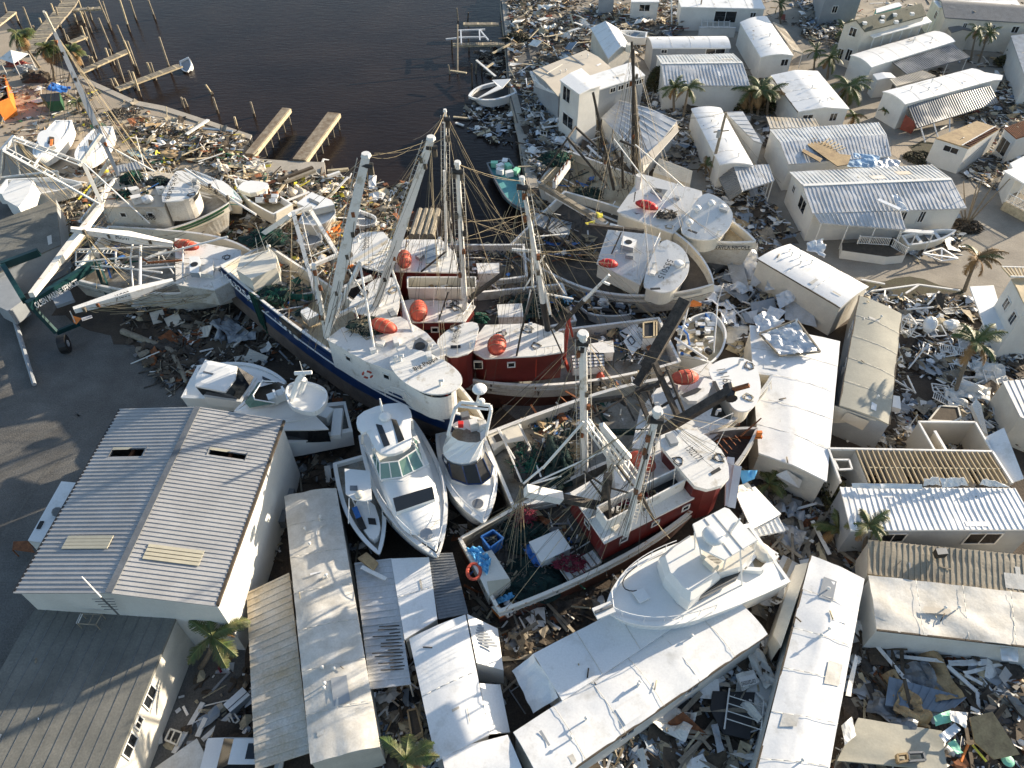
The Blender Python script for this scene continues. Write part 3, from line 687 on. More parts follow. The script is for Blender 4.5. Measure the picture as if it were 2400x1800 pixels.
house('carport', 'ribbed carport roof, tan at its far end and white at its near end', 'carport', "w 598,1803 578,1392 678,1345 726,1762", [2.5, 2.5, 2.9, 2.9], 0, 'shed', .42, 'tan_ribbed', 'wall_cream', .0, walls=False, posts=5, bump=.02, rw=.3)
house('carport', 'long white ribbed carport roof with black dirt streaks in its ribs', 'carport', "w 867,1613 831,1322 918,1311 963,1602", [2.6, 2.6, 2.9, 2.9], 0, 'shed', .42, 'metal_roof', 'wall_cream', 0, walls=False, posts=4, rw=.3)
m = MB()
r_ = random.Random(3)
for k in range(14):
    u = r_.uniform(.15, .85); a = X1("b4 %d,%d" % (1110-r_.uniform(60, 230), 560+k*26), 2.86); b = X1("b4 %d,%d" % (1115+k*3.5, 550+k*26), 2.9); m.beam(a, b, .07, .015, 'charred')
one(m, 'dirt_streaks', 'black mould streaks between the ribs of the white carport roof', 'dirt')
house('mobile_home', 'smooth pale blue shaded roof with a torn corner under the bow of the big yacht', 'mobile home', "b4 1155,660 1050,30 1345,20 1410,500", 3.1, .1, 'flat', 0, 'white_roof', 'wall_white', .05, bump=.03)
house('patio_roof', 'narrow grey closely ribbed patio roof beside the stern of the rusty trawler', 'patio roof', "b4 1420,500 1330,0 1530,-10 1650,455", 2.9, 0, 'flat', .2, 'metal_dark', 'wall_grey', 0, walls=False, posts=3)
house('mobile_home', 'pale mobile home roof with two patched holes and a fallen side wall', 'mobile home', "w 1022,1785 959,1497 1091,1440 1147,1722", 3.2, .15, 'arc', 0, 'white_roof', 'wall_grey', .06, bump=.03, vents=0)
rs = thing('side_addition', 'white lean-to addition leaning against the pale mobile home at bottom centre', 'lean-to', X1("b4 1850,1000", 0)); m = MB(); ps = X("b4 1640,460,3.1 1880,575,2.2 1925,900,2.2 1715,840,3.1", 3); m.prism(ccw(ps), Z*-.12, 'white_roof', 'wall_white'); ps2 = X("b4 1740,1000,3.1 1900,1010,2.0 1975,1380,2.0 1815,1395,3.1", 3); m.prism(ccw(ps2), Z*-.12, 'white_roof', 'wall_white'); m.build('roof', rs)
m = MB()
for a, b in ((ps[1], ps[2]), (ps2[1], ps2[2]), (ps[2], ps[3]), (ps2[0], ps2[1])): m.quad(a-Z*.1, b-Z*.1, Vector((b.x, b.y, 0)), Vector((a.x, a.y, 0)), 'wall_white')
m.build('wall', rs)
m = MB(); a, b = X("b4 1690,540 1810,700", 2.95); [m.beam(a.lerp(b, k/7)-Vector((.4, 0, 0)), a.lerp(b, k/7)+Vector((.5, 0, -.2)), .12, .05, 'wall_grey') for k in range(8)]; m.build('louvre', rs)
house('mobile_home', 'white mobile home roof cut off by the bottom edge beside the palm', 'mobile home', "w 1033,1762 1190,1722 1235,1830 1060,1880", 3.2, .2, 'arc', 0, bump=.02, **WH)
house('mobile_home', 'biggest white membrane roof lying under the bow of the sportfishing yacht', 'mobile home', "w 1203,1716 1703,1389 1800,1487 1275,1850", 3.3, .35, 'arc', 0, 'white_roof', 'wall_white', .1, bump=.05, vents=5, gut=[(3, 2)], wins=[(2, .35, 1.0, .5, .8), (2, .65, 1.0, .5, .8)])
house('home_extension', 'raised white roof section attached beneath the sportfishing yacht bow', 'extension', "w 1250,1532 1625,1338 1668,1412 1318,1642", 3.45, .05, 'flat', 0, 'white_roof', 'wall_white', .05, bump=.03)
sheet('loose_tarp', 'white membrane sheet draped off the left corner of the biggest white roof', 'tarp', "c4 0,905 165,770 360,1110 160,1235", [2.2, 3.3, 3.4, 2.0], .22, 'white_roof', 14, 12, freq=.7)
house('mobile_home', 'long white crinkled roof standing upright in the photo at lower right with a black gutter', 'mobile home', "w 1748,1900 1901,1301 2026,1357 1925,1905", 3.2, .2, 'gable', 0, 'white_roof', 'wall_white', .1, bump=.05, vents=4, gut=[(0, 1)])
rr, _, _ = house('mobile_home', 'bulging cream wall and roof of a crushed home under the long white crinkled roof', 'mobile home', "d4 40,620 215,80 320,60 100,720", [2.2, 2.4, 2.8, 2.8], .1, 'flat', 0, 'gelcoat_cream', 'wall_cream', .05, bump=.06)
house('mobile_home', 'wide crumpled white membrane roof at the right edge near the bottom', 'mobile home', "w 2036,1348 2480,1398 2490,1525 2056,1476", 3.1, .1, 'flat', 0, 'dirty_roof', 'wall_white', .1, bump=.10, vents=2, gut=[(3, 2)])
r, _, _ = house('mobile_home', 'low brown ribbed roof touching the crumpled white roof at the right edge', 'mobile home', "w 2036,1265 2480,1308 2490,1404 2034,1345", [3.3, 3.3, 2.9, 2.9], 0, 'flat', .36, 'brown_ribbed', 'wall_cream', .05, rw=.22)
m = MB(); ps = ccw(X("d3 1450,1605 1540,1600 1560,1650 1470,1659", 3.9)); m.prism(ps, Z*-.5, 'metal_dark', 'black'); one(m, 'roof_air_conditioner', 'dark air conditioner sitting on the brown ribbed roof', 'air conditioner')
# torn home with bare rafters
rr, Sx, Cx = house('mobile_home', 'white ribbed roof home whose far half is stripped to bare rafters', 'mobile home', "d3 625,1075 2130,1085 2330,1440 720,1450", 3.3, .1, 'flat', .38, 'white_roof', 'wall_grey', .05, rw=.2, ribdir=0, bump=.02, wins=[(2, .25, 2.2, .5, 1.3, 'screen'), (2, .75, 1.6, .5, 1.0)])
m = MB(); Q = X("d3 520,745 1935,770 2110,1045 625,1035", 3.2)
for k in range(27): u = .17+.83*k/26; m.beam(Q[0].lerp(Q[1], u), Q[3].lerp(Q[2], u), .06, .16, 'rafter')
m.beam(Q[0].lerp(Q[3], .55)+(Q[1]-Q[0])*.2, Q[1].lerp(Q[2], .55), .08, .08, 'pale_wood'); m.build('rafter', rr)
m = MB()
for a, b, k in ((Q[0], Q[1], .12), (Q[1], Q[2], .12), (Q[0], Q[3], .1)): m.beam(a-Z*0, b, .14, .2, 'white_paint')
for a, b in ((Q[0], Q[1]), (Q[1], Q[2]), (Q[3], Q[0])): m.quad(a, b, Vector((b.x, b.y, 0)), Vector((a.x, a.y, 0)), 'wall_cream')
for u in (.17, .4, .62, .8): a, b = Q[0].lerp(Q[1], u)-Z*.2, Q[3].lerp(Q[2], u)-Z*.2; m.quad(a, b, Vector((b.x, b.y, 0)), Vector((a.x, a.y, 0)), 'wall_white')
m.build('room_wall', rr)
m = MB(); a, b, c, d = X("d3 570,840 700,840 725,920 610,925", 3.2); [m.beam(p, q, .12, .12, 'white_paint') for p, q in ((a, b), (b, c), (c, d), (d, a))]; m.build('porch_frame', rr)
for i, (s, zz) in enumerate((("d3 720,1040 1330,1050 1340,1095 730,1085", 3.75), ("d3 1345,1000 1480,995 1490,1060 1345,1070", 4.2), ("d3 1490,1000 1700,995 1725,1060 1500,1085", 4.1), ("d3 1850,1000 1960,1020 2100,1085 1830,1060", 4.0))):
    sheet('loose_membrane', '%s peeled strip of white roof membrane curling up beside the bare rafters' % ('longest', 'squarest', 'widest bent', 'rightmost ragged')[i], 'roofing', s, [zz, zz, 3.5, 3.5], .2, 'crumple', 10, 5)
rm_, _, _ = (thing('roofless_room', 'roofless room with beige inner walls and heaped belongings behind the bare rafters', 'room', X1("d3 1600,640", 0)), 0, 0)
Q = X("d3 1300,512 1790,515 1935,765 1440,760", 3.0); m = MB()
for a, b in ((Q[0], Q[1]), (Q[1], Q[2]), (Q[3], Q[0])):
    m.beam(a, b, .14, .12, 'white_paint'); m.quad(a, b, Vector((b.x, b.y, 0)), Vector((a.x, a.y, 0)), 'beige_roof')
a, b = X("d3 1440,590 1540,760", 2.9); m.beam(a, b, .2, .1, 'white_paint'); m.quad(a, b, Vector((b.x, b.y, 0)), Vector((a.x, a.y, 0)), 'gelcoat_cream'); m.build('wall', rm_)
m = MB(); ps = X("d3 1880,640,2.9 2040,560,3.6 2212,1000,3.3 2095,1040,2.9 1940,775,2.9"); m.prism(ps, Z*-.12, 'white_roof', 'white_paint'); one(m, 'fallen_wall_panel', 'big smooth white wall panel tipped against the roofless room', 'wall panel')
m = MB(); ps = ccw(X("d3 1490,375 1640,385 1665,480 1600,510 1390,500", 1.2)); m.prism(ps, Z*-1.1, 'dark_wood', 'gelcoat_cream')
for i in range(len(ps)): m.beam(ps[i], ps[(i+1) % len(ps)], .12, .14, 'gelcoat_cream')
one(m, 'shed_box', 'small cream open box behind the roofless room', 'box')
# grey roof home
rg, _, _ = house('mobile_home', 'long dull grey roofed home with a slumped white near end', 'mobile home', "w 2014,692 1968,950 2085,995 2113,736", 3.3, .15, 'arc', 0, 'grey_membrane', 'wall_grey', .05, bump=.02, vents=2, gut=[(0, 1), (3, 2)], wins=[(0, .25, 1.2, .6, .9), (0, .6, 1.2, .6, .9)])
m = MB(); ps = X("d3 575,370,3.2 1050,535,3.2 1005,555,2.3 870,660,.6 545,520,1.2"); m.prism(ps, Z*-.1, 'wall_cream', 'wall_cream'); q = X("d3 680,430,3.0 875,510,3.0 815,585,1.9 625,495,2.1"); m.prism([p+Z*.04 for p in q], Z*-.02, 'beige_roof', 'beige_roof'); m.build('end_wall', rg)
m = MB(); ps = ccw(X("d3 1070,280 1140,290 1150,400 1075,380", 1.9)); m.prism(ps, Z*-.5, 'gelcoat', 'white_paint'); one(m, 'water_heater_cabinet', 'small white cabinet leaning on the side of the grey roofed home', 'cabinet')
house('mobile_home', 'broad blinding white roof running down from the crumpled sheets to the grey roofed home', 'mobile home', "w 1778,1062 1757,762 1969,800 1938,1128", 3.2, .25, 'gable', 0, 'white_roof', 'wall_cream', .1, bump=.03)
m = MB(); ps = X("f2 1880,840,2.4 2010,780,2.7 2212,920,2.6 2180,1010,1.6 2000,960,1.3"); m.prism(ps, Z*-.1, 'white_paint', 'white_paint'); one(m, 'broken_window_wall', 'broken louvred wall piece hanging below the broad blinding white roof', 'wall panel')
house('mobile_home', 'smooth white roof slanting between the crushed sheets and the sandy road', 'mobile home', "w 1775,606 1970,721 2037,671 1852,572", [3.6, 3.4, 3.2, 3.4], .25, 'arc', 0, 'white_roof', 'wall_cream', .08, bump=.02, vents=5, gut=[(3, 2), (0, 1)])
# ribbed double wide with porch
rG, SG, CG = house('double_wide_home', 'largest ribbed metal roofed home with a white ridge cap and railed porch', 'house', "w 1851,403 2182,386 2264,488 1905,500", 3.5, .75, 'gable', .42, 'metal_roof', 'wall_white', .25, rw=.28, cap='white_paint', wins=[(2, .25, .6, .4, 1.3), (2, .38, .6, .4, 1.3), (3, .4, 1.8, .4, 1.4), (3, .8, .7, .7, .8)])
house('', '', '', "d2 400,370 1140,352 1185,512 452,450", [3.45, 3.45, 2.9, 2.9], 0, 'flat', .42, 'metal_roof', 'wall_white', 0, walls=False, posts=4, rw=.28, parent=rG)
m = MB(); ps = ccw(X("d2 640,625 1000,610 1060,655 1190,730 1030,745 640,690", 1.0)); m.prism(ps, Z*-.95, 'dark_wood', 'wall_white'); m.build('porch_deck', rG)
def railing(root, s, z, h=.9, step=.16, mi='white_paint', name='railing'):
    ps = X(s, z); m = MB()
    for a, b in zip(ps, ps[1:]):
        m.beam(a+Z*h, b+Z*h, .07, .07, mi); m.beam(a+Z*.1, b+Z*.1, .06, .06, mi); n = max(2, int((b-a).length/step))
        for k in range(n+1): p = a.lerp(b, k/n); m.beam(p+Z*.1, p+Z*h, .045, .045, mi, up=Vector((1, 0, 0)))
        for p in (a, b): m.beam(p-Z*.1, p+Z*(h+.1), .11, .11, mi, up=Vector((1, 0, 0)))
    return m.build(name, root)
railing(rG, "d2 770,632,1.0 1050,650,1.0 1178,735,.5", 1.0)
house('carport', 'long low white roof edge beam over the skiff beside the railed porch', 'carport', "d2 1140,500 1430,520 1435,545 1140,525", 2.7, 0, 'flat', 0, 'white_paint', 'wall_white', 0, walls=False, posts=3)
sheet('bent_roofing', 'folded white roofing flap standing on the largest ribbed roof', 'roofing', "d2 1075,205 1125,200 1225,350 1140,340", [4.5, 4.5, 4.0, 3.9], .25, 'crumple', 8, 6)
m = MB(); a, b = X("d2 950,250 1140,335", 4.3); m.beam(a, b, .45, .12, 'crumple'); one(m, 'fallen_gutter', 'detached white gutter lying on the largest ribbed roof', 'gutter')
# ribbed roof with plywood hole
rK, SK, CK = house('double_wide_home', 'ribbed roofed home with a brown plywood patch and a blue tarp at its edge', 'house', "w 1805,304 2058,287 2088,366 1849,385", 3.3, .5, 'gable', .42, 'metal_roof', 'wall_white', .1, rw=.28)
m = MB(); ps = ccw(X("d1 400,1185 520,1240 620,1330 720,1340 690,1420 600,1435 340,1250", 3.75)); m.prism(ps, Z*-.08, 'plywood', 'dark_wood'); m.build('plywood_patch', rK)
m = MB(); ps = ccw(X("d1 305,1285 470,1370 450,1400 295,1310", 3.75)); m.prism(ps, Z*-.08, 'plywood', 'dark_wood'); m.build('plywood_patch', rK)
m = MB()
for k in range(6): a, b = X("d1 %d,%d %d,%d" % (470+28*k, 1240+12*k, 530+28*k, 1195+16*k), 3.8); m.beam(a, b, .08, .1, 'rafter')
m.build('rafter', rK)
sheet('blue_roof_tarp', 'pale blue tarp covering the torn corner beside the plywood patch', 'tarp', "d1 740,1320 975,1345 925,1450 680,1440", [3.5, 3.5, 3.0, 3.0], .1, 'tarp_pale', 10, 8)
sheet('crumpled_sheet', 'white crumpled sheet next to the blue tarp above the largest ribbed roof', 'roofing', "d1 975,1348 1150,1385 1130,1440 925,1450", [3.2, 3.0, 2.6, 2.9], .2, 'crumple', 9, 8)
house('awning', 'small tan ribbed awning below the home with palm shadows on its roof', 'awning', "d1 -10,1010 400,1025 440,1095 25,1110", 2.8, 0, 'flat', .4, 'tan_ribbed', 'wall_white', 0, walls=False, posts=4, rw=.35)
house('mobile_home', 'square white roofed home carrying blue shadows of palms', 'mobile home', "d1 20,650 260,965 705,940 430,612", 3.2, .4, 'gable', 0, bump=.01, wins=[(1, .22, 1.3, .5, 1.0), (1, .75, .9, .5, 1.0)], gut=[(0, 1)], vents=3, **WH)
house('mobile_home', 'white roofed home beside the road with one front window and a beige side awning', 'mobile home', "w 1734,52 1783,134 1860,130 1797,38", 3.2, .3, 'arc', 0, bump=.01, wins=[(1, .8, 1.0, .5, .9)], vents=3, **WH)
house('awning', 'beige ribbed side awning sagging toward the sandy road', 'awning', "d1 40,190 215,430 305,465 130,230", [3.1, 3.1, 2.3, 2.3], 0, 'flat', .35, 'beige_roof', 'wall_white', 0, walls=False, posts=4, rw=.3)
house('mobile_home', 'long white roof with a dark blue ribbed awning, just below the green roofed house', 'mobile home', "d1 710,475 1440,265 1620,355 895,580", 3.3, .3, 'arc', 0, bump=.02, vents=3, **WH)
house('awning', 'dark blue grey ribbed awning attached below the long white roof', 'awning', "d1 1075,535 1600,385 1740,495 1205,640", [3.0, 3.0, 2.5, 2.5], 0, 'flat', .35, 'metal_dark', 'wall_grey', 0, walls=False, posts=4, rw=.3)
house('awning', 'small pale ribbed awning between the two long white roofs', 'awning', "d1 1055,685 1330,610 1450,660 1110,745", [2.8, 2.8, 2.4, 2.4], 0, 'flat', .3, 'beige_roof', 'wall_grey', 0, walls=False, posts=3, rw=.3)
house('mobile_home', 'long white roofed home whose grey ribbed awning has collapsed along its near side', 'mobile home', "d1 990,790 1760,590 1955,690 1185,900", 3.3, .3, 'arc', 0, bump=.02, vents=4, **WH)
house('awning', 'collapsed grey ribbed awning hanging steeply off the long white roof', 'awning', "d1 1210,905 1915,745 1990,885 1290,1105", [2.9, 2.9, 1.3, 1.3], 0, 'flat', .35, 'metal_dark', 'wall_grey', 0, walls=False, posts=0, rw=.3)
for s in ("d1 1430,1065 1510,1150", "d1 1320,1100 1390,1165", "d1 1570,1030 1600,1100", "d1 1490,1120 1580,1020"):
    a, b = X(s, 1.2); b.z = .2; m = MB(); m.beam(a, b, .12, .12, 'white_paint'); one(m, 'awning_post', 'white post fallen under the collapsed grey ribbed awning', 'post', 'fallen posts under the collapsed awning')
m = MB(); ps = X("d1 1190,990,2.2 1290,1070,1.6 1240,1150,.2 1140,1110,.4"); m.prism(ps, Z*-.1, 'brick_red', 'brick_red'); one(m, 'wall_panel', 'dark red wall panel leaning under the end of the collapsed awning', 'wall panel')
house('shed', 'small white shed squeezed between the two long white roofed homes', 'shed', "d1 905,640 945,690 1110,672 1060,628", 2.5, .15, 'gable', 0, bump=0, **WH)
house('shed', 'leaning pale box shed at the far end of the collapsed awning', 'shed', "d1 1880,625 2030,650 2020,690 1915,690", 2.6, .1, 'flat', 0, bump=0, **WH)
rr, _, _ = house('two_storey_house', 'two storey white house with an olive green shingle roof and roof vents', 'house', "d1 640,205 1235,55 1370,132 840,270", 5.2, 1.0, 'gable', 0, 'green_shingle', 'wall_cream', .2, bump=.01, wins=[(3, .5, 1.0, .2, 1.1), (3, .35, .8, 2.9, 1.5), (3, .75, .8, 3.2, 1.5)])
m = MB()
for s in ("d1 835,200", "d1 990,145", "d1 1095,128", "d1 1245,120", "d1 985,185", "d1 1108,190"): p = X1(s, 5.9); m.box(p, .5, .5, .3, None, 'white_paint')
m.build('roof_vent', rr)
house('', '', '', "d1 842,272 1372,142 1418,188 912,322", [4.6, 4.6, 4.2, 4.2], 0, 'flat', 0, 'white_roof', 'wall_cream', 0, walls=False, posts=7, parent=rr)
house('long_home', 'long home with a grey shingle slope and white front at the top right corner', 'house', "d1 1420,-20 2500,60 2520,215 1530,150", 4.2, .9, 'gable', 0, 'grey_shingle', 'wall_cream', .1, bump=.01, wins=[(2, .35, .9, .6, .9), (2, .55, .5, .6, .9), (2, .8, .5, .6, .9), (3, .5, 1.0, .6, 1.0)])
house('patio_roof', 'white strip patio roof along the top right corner beyond the grey shingles', 'patio roof', "d1 1430,5 2150,0 2210,80 1480,62", 4.6, 0, 'flat', 0, 'white_roof', 'wall_white', 0, walls=False, posts=3)
house('shed', 'cream garden shed with a dark shingle roof near the tall palms', 'shed', "d1 1555,232 1590,278 1765,262 1690,212", 2.9, .3, 'gable', 0, 'metal_dark', 'wall_cream', .05, bump=0)
house('two_storey_house', 'weathered grey two storey house wall cut by the top edge beside a rubble heap', 'house', "w 1935,-110 1950,-60 2040,-62 2020,-112", 7.2, .5, 'gable', 0, 'grey_shingle', 'wall_grey', .1, bump=0, wins=[(1, .3, 1.0, 2.0, 1.2), (1, .35, .8, 4.4, 1.0)])
house('shed', 'small mint trimmed white roof behind the olive green shingles', 'shed', "d1 930,75 1105,22 1160,48 935,112", 4.0, .2, 'gable', 0, 'white_roof', 'mint', .05, bump=0)
house('mobile_home', 'pale ribbed roof home cut off by the right edge below the tall palms', 'mobile home', "d1 2100,312 2232,700 2600,700 2400,310", 3.2, .3, 'gable', .4, 'metal_roof', 'wall_white', .1, bump=0, rw=.25)
rp, Sp, Cp = house('mobile_home', 'stripped home with bare tan plywood roof deck and white walls', 'mobile home', "d1 1450,1190 1805,1045 2010,1108 1735,1280", 3.2, 0, 'flat', 0, 'plywood', 'wall_white', .02, bump=.02, wins=[(3, .45, 1.6, .4, .7, 'shutter')])
m = MB()
for k in range(15): u = .08+.06*k; m.beam(Sp(u, .80, .06), Sp(u, 1.0, .06), .07, .08, 'rust')
m.quad(Sp(.0, .8, .02), Sp(1, .8, .02), Sp(1, .99, .02), Sp(0, .99, .02), 'dark_wood'); m.beam(Sp(0, .79, .08), Sp(1, .79, .08), .1, .08, 'white_paint'); m.build('rafter', rp)
rp, Sp, Cp = house('mobile_home', 'home at the right edge with exposed brown roof joists and a sliding door', 'mobile home', "d1 2045,1105 2350,990 2500,1090 2150,1195", 3.2, 0, 'flat', .25, 'rust', 'wall_white', .02, bump=0, wins=[(3, .5, 1.6, .8, 1.8, 'sliding_door')], rw=.3)
house('mobile_home', 'white roof corner at the right edge above the white porch railing', 'mobile home', "d1 2090,1410 2400,1250 2500,1440 2140,1560", 3.0, .2, 'arc', 0, bump=0, **WH)
rr, _, _ = house('porch_house', 'porch house at the right edge with a white baluster railing', 'house', "d2 2035,0 2350,-80 2450,90 2215,110", 3.4, 0, 'flat', 0, 'white_roof', 'wall_cream', .0, bump=0, walls=False, posts=3)
railing(rr, "d2 2050,262 2330,410", 1.1); m = MB(); ps = ccw(X("d2 2045,265 2330,415 2450,330 2150,180", 1.05)); m.prism(ps, Z*-1, 'old_wood', 'pale_wood'); m.build('porch_deck', rr)
rr, _, _ = house('two_storey_house', 'tall white two storey house with ruined rafters at the right edge', 'house', "d2 2105,930 2240,1190 2700,1150 2500,880", 6.0, .2, 'flat', 0, 'rafter', 'wall_white', .0, bump=.05, wins=[(0, .35, .8, 1.2, 1.0), (0, .8, .8, 1.2, 1.1), (0, .3, .5, 4.0, .6)])
m = MB(); Q = X("d2 2020,832 2300,840 2300,920 2095,915", 6.3)
for k in range(9): u = k/8; m.beam(Q[0].lerp(Q[1], u), Q[3].lerp(Q[2], u), .08, .12, 'rafter')
for v in (0, 1): m.beam(Q[0].lerp(Q[3], v), Q[1].lerp(Q[2], v), .1, .14, 'white_paint')
m.build('rafter', rr)
house('awning', 'flat pale awning in front of the tall white two storey house', 'awning', "d2 1745,1000 1950,990 2060,1370 1885,1380", 2.9, 0, 'flat', 0, 'white_roof', 'wall_white', 0, walls=False, posts=3, bump=0)
house('mobile_home', 'white wide ribbed roof at the right edge above the roofless room', 'mobile home', "d3 2030,160 2185,470 2600,640 2400,130", 3.1, .1, 'flat', .5, 'metal_roof', 'wall_cream', .05, bump=0, rw=.2, ribdir=1)
# upper middle
house('mobile_home', 'ribbed metal roofed home behind the two feathery palms', 'mobile home', "c1 1250,478 1905,462 2052,738 1320,740", 3.4, .8, 'gable', .42, 'metal_roof', 'wall_white', .1, rw=.28, cap='white_paint')
house('mobile_home', 'white arched roof home with a bluish front behind the ribbed metal roof', 'mobile home', "c1 1160,318 1835,312 1892,412 1215,414", 3.2, .45, 'arc', 0, 'white_roof', 'wall_grey', .1, bump=.01, wins=[(2, .18, 2.6, .2, .9, 'shutter'), (2, .85, .8, .3, .5)])
rb, _, _ = house('house', 'narrow white gabled house with a sky blue left roof slope amid rubble', 'house', "c1 680,240 832,505 1035,425 925,250", 3.6, 1.0, 'gable', 0, 'white_roof', 'wall_cream', .15, bump=.01, posts=0)
m = MB(); c = X1("c1 1005,440", 3.8); m.tube(c, c+Z*.9, .45, .45, 12, 'gelcoat_cream'); one(m, 'water_tank', 'small cream cylinder tank at the near gable of the narrow white gabled house', 'tank')
rc, Sc_, Cc = house('beach_house', 'beige flat roofed house with dark roof slots beside the basin', 'house', "c1 178,612 638,432 852,580 400,832", 3.8, .25, 'gable', 0, 'beige_roof', 'wall_grey', .15, bump=.01, vents=3)
for s in ("c1 505,485 620,562", "c1 245,580 362,660"): a, b = X(s, 4.05); m = MB(); m.beam(a, b, .28, .04, 'metal_dark'); m.build('roof_slot', rc)
a, b = X("c1 300,635 435,555", 4.6); m = MB(); m.tube(a, b, .05, .05, 5, 'gelcoat_cream'); m.build('pipe', rc)
rt, _, _ = house('tower_house', 'square three level white tower with stacked windows at the front of the beach house', 'tower', "c1 412,690 582,815 770,738 600,588", 6.8, .15, 'gable', 0, 'white_roof', 'wall_white', .12, bump=.01, zb=.2, wins=[(0, .35, 1.5, .3, 1.7), (0, .5, 2.2, 3.4, 1.5)])
house('house_wing', 'long white roofed wing with a row of small dark windows right of the tower', 'house', "c1 665,655 1022,538 1152,650 735,778", 5.0, .12, 'gable', 0, 'white_roof', 'wall_grey', .1, bump=.01, wins=[(2, .16, .8, .35, .6), (2, .33, .8, .35, .6), (2, .5, .8, .35, .6), (2, .67, .8, .35, .6), (2, .05, .8, .35, .6)])
sheet('sagging_tarp', 'blue white sagging sheet along the left edge of the beige flat roofed house', 'tarp', "c1 150,620 250,600 390,820 200,750", [3.6, 3.8, 3.8, 2.0], .2, 'crumple', 10, 6)
house('mobile_home', 'long white roofed home with a caged porch near the top edge', 'mobile home', "c1 1435,-15 2140,-30 2190,75 1460,58", 3.4, .1, 'flat', 0, 'white_roof', 'wall_white', .1, bump=.01, wins=[(2, .12, .8, .6, .7), (2, .45, 3.2, .5, 1.6, 'porch_screen')])
m = MB(); ps = X("c1 1640,145,1.6 1885,145,1.6 1880,230,1.6 1640,230,1.6")
for k in range(6): p, q = ps[0].lerp(ps[1], k/5), ps[3].lerp(ps[2], k/5); m.beam(p, q, .08, .08, 'white_paint')
for v in (0, .5, 1): m.beam(ps[0].lerp(ps[3], v), ps[1].lerp(ps[2], v), .08, .08, 'white_paint')
one(m, 'window_frame_grid', 'white lattice of fallen window frames before the caged porch', 'window frame')
house('porch_wall', 'plain white low wall box in front of the caged porch', 'wall', "c1 1620,228 1935,232 1935,240 1620,238", 1.4, 0, 'flat', 0, 'white_paint', 'wall_white', 0, bump=0)
house('mobile_home', 'small flat roofed home with a raised awning at the top centre of the ruins', 'mobile home', "c1 1030,-60 1260,-60 1275,15 1030,15", 3.0, 0, 'flat', 0, 'white_roof', 'wall_white', .1, bump=0, wins=[(2, .5, 1.6, .4, 1.0)])
house('shed', 'dark grey walled shed at the top edge among the rubble', 'shed', "c1 755,-90 880,-90 885,-20 755,-20", 2.8, 0, 'flat', 0, 'metal_dark', 'wall_grey', .02, bump=0)
rw_, Sw, Cw = house('mobile_home', 'twisted ribbed white roof with a tan border strewn with boards', 'mobile home', "c1 775,1015 925,868 1425,1045 1130,1420", [2.2, 3.2, 3.4, 2.4], .3, 'gable', .38, 'metal_roof', 'wall_white', .1, rw=.3, ribdir=0, bump=.05)
m = MB(); ps = ccw(X("c1 1425,1050 1440,1130 1200,1400 1130,1425 1110,1380 1380,1130", 3.0)); m.prism(ps, Z*-.1, 'beige_roof', 'white_paint'); m.build('roof_border', rw_)
house('mobile_home', 'long white roof split along its length behind the leaning power pole', 'mobile home', "c1 1548,938 1795,1425 2085,1425 1805,932", 3.2, .25, 'arc', 0, bump=.02, vents=3, **WH)
house('mobile_home', 'white panelled roof strip along the right of the split white roof', 'mobile home', "c1 1845,970 2090,1215 2165,1240 1995,965", 3.0, .1, 'flat', .9, 'metal_roof', 'wall_white', .05, bump=.01, rw=.05)
house('carport', 'striped carport roof folding down at the near end of the split white roof', 'carport', "c1 1915,1435 1990,1650 2265,1560 2215,1420", [2.9, 2.9, 2.9, 2.9], 0, 'flat', .35, 'metal_roof', 'wall_white', 0, walls=False, posts=4, rw=.15, ribdir=1)
house('carport', 'drooping grey striped flap of the carport beside the fallen palm', 'carport', "c1 1765,1490 1910,1440 1990,1655 1880,1730", [1.6, 2.9, 2.9, 1.4], 0, 'flat', .35, 'metal_dark', 'wall_grey', 0, walls=False, rw=.15, ribdir=1)
house('mobile_home', 'low pale siding roof wedged under the twisted ribbed roof', 'mobile home', "c1 1270,1370 1560,1480 1540,1590 1220,1490", [2.2, 2.2, 1.2, 1.4], 0, 'flat', .22, 'gelcoat_cream', 'wall_cream', 0, bump=.02, ribdir=1, rw=.15)
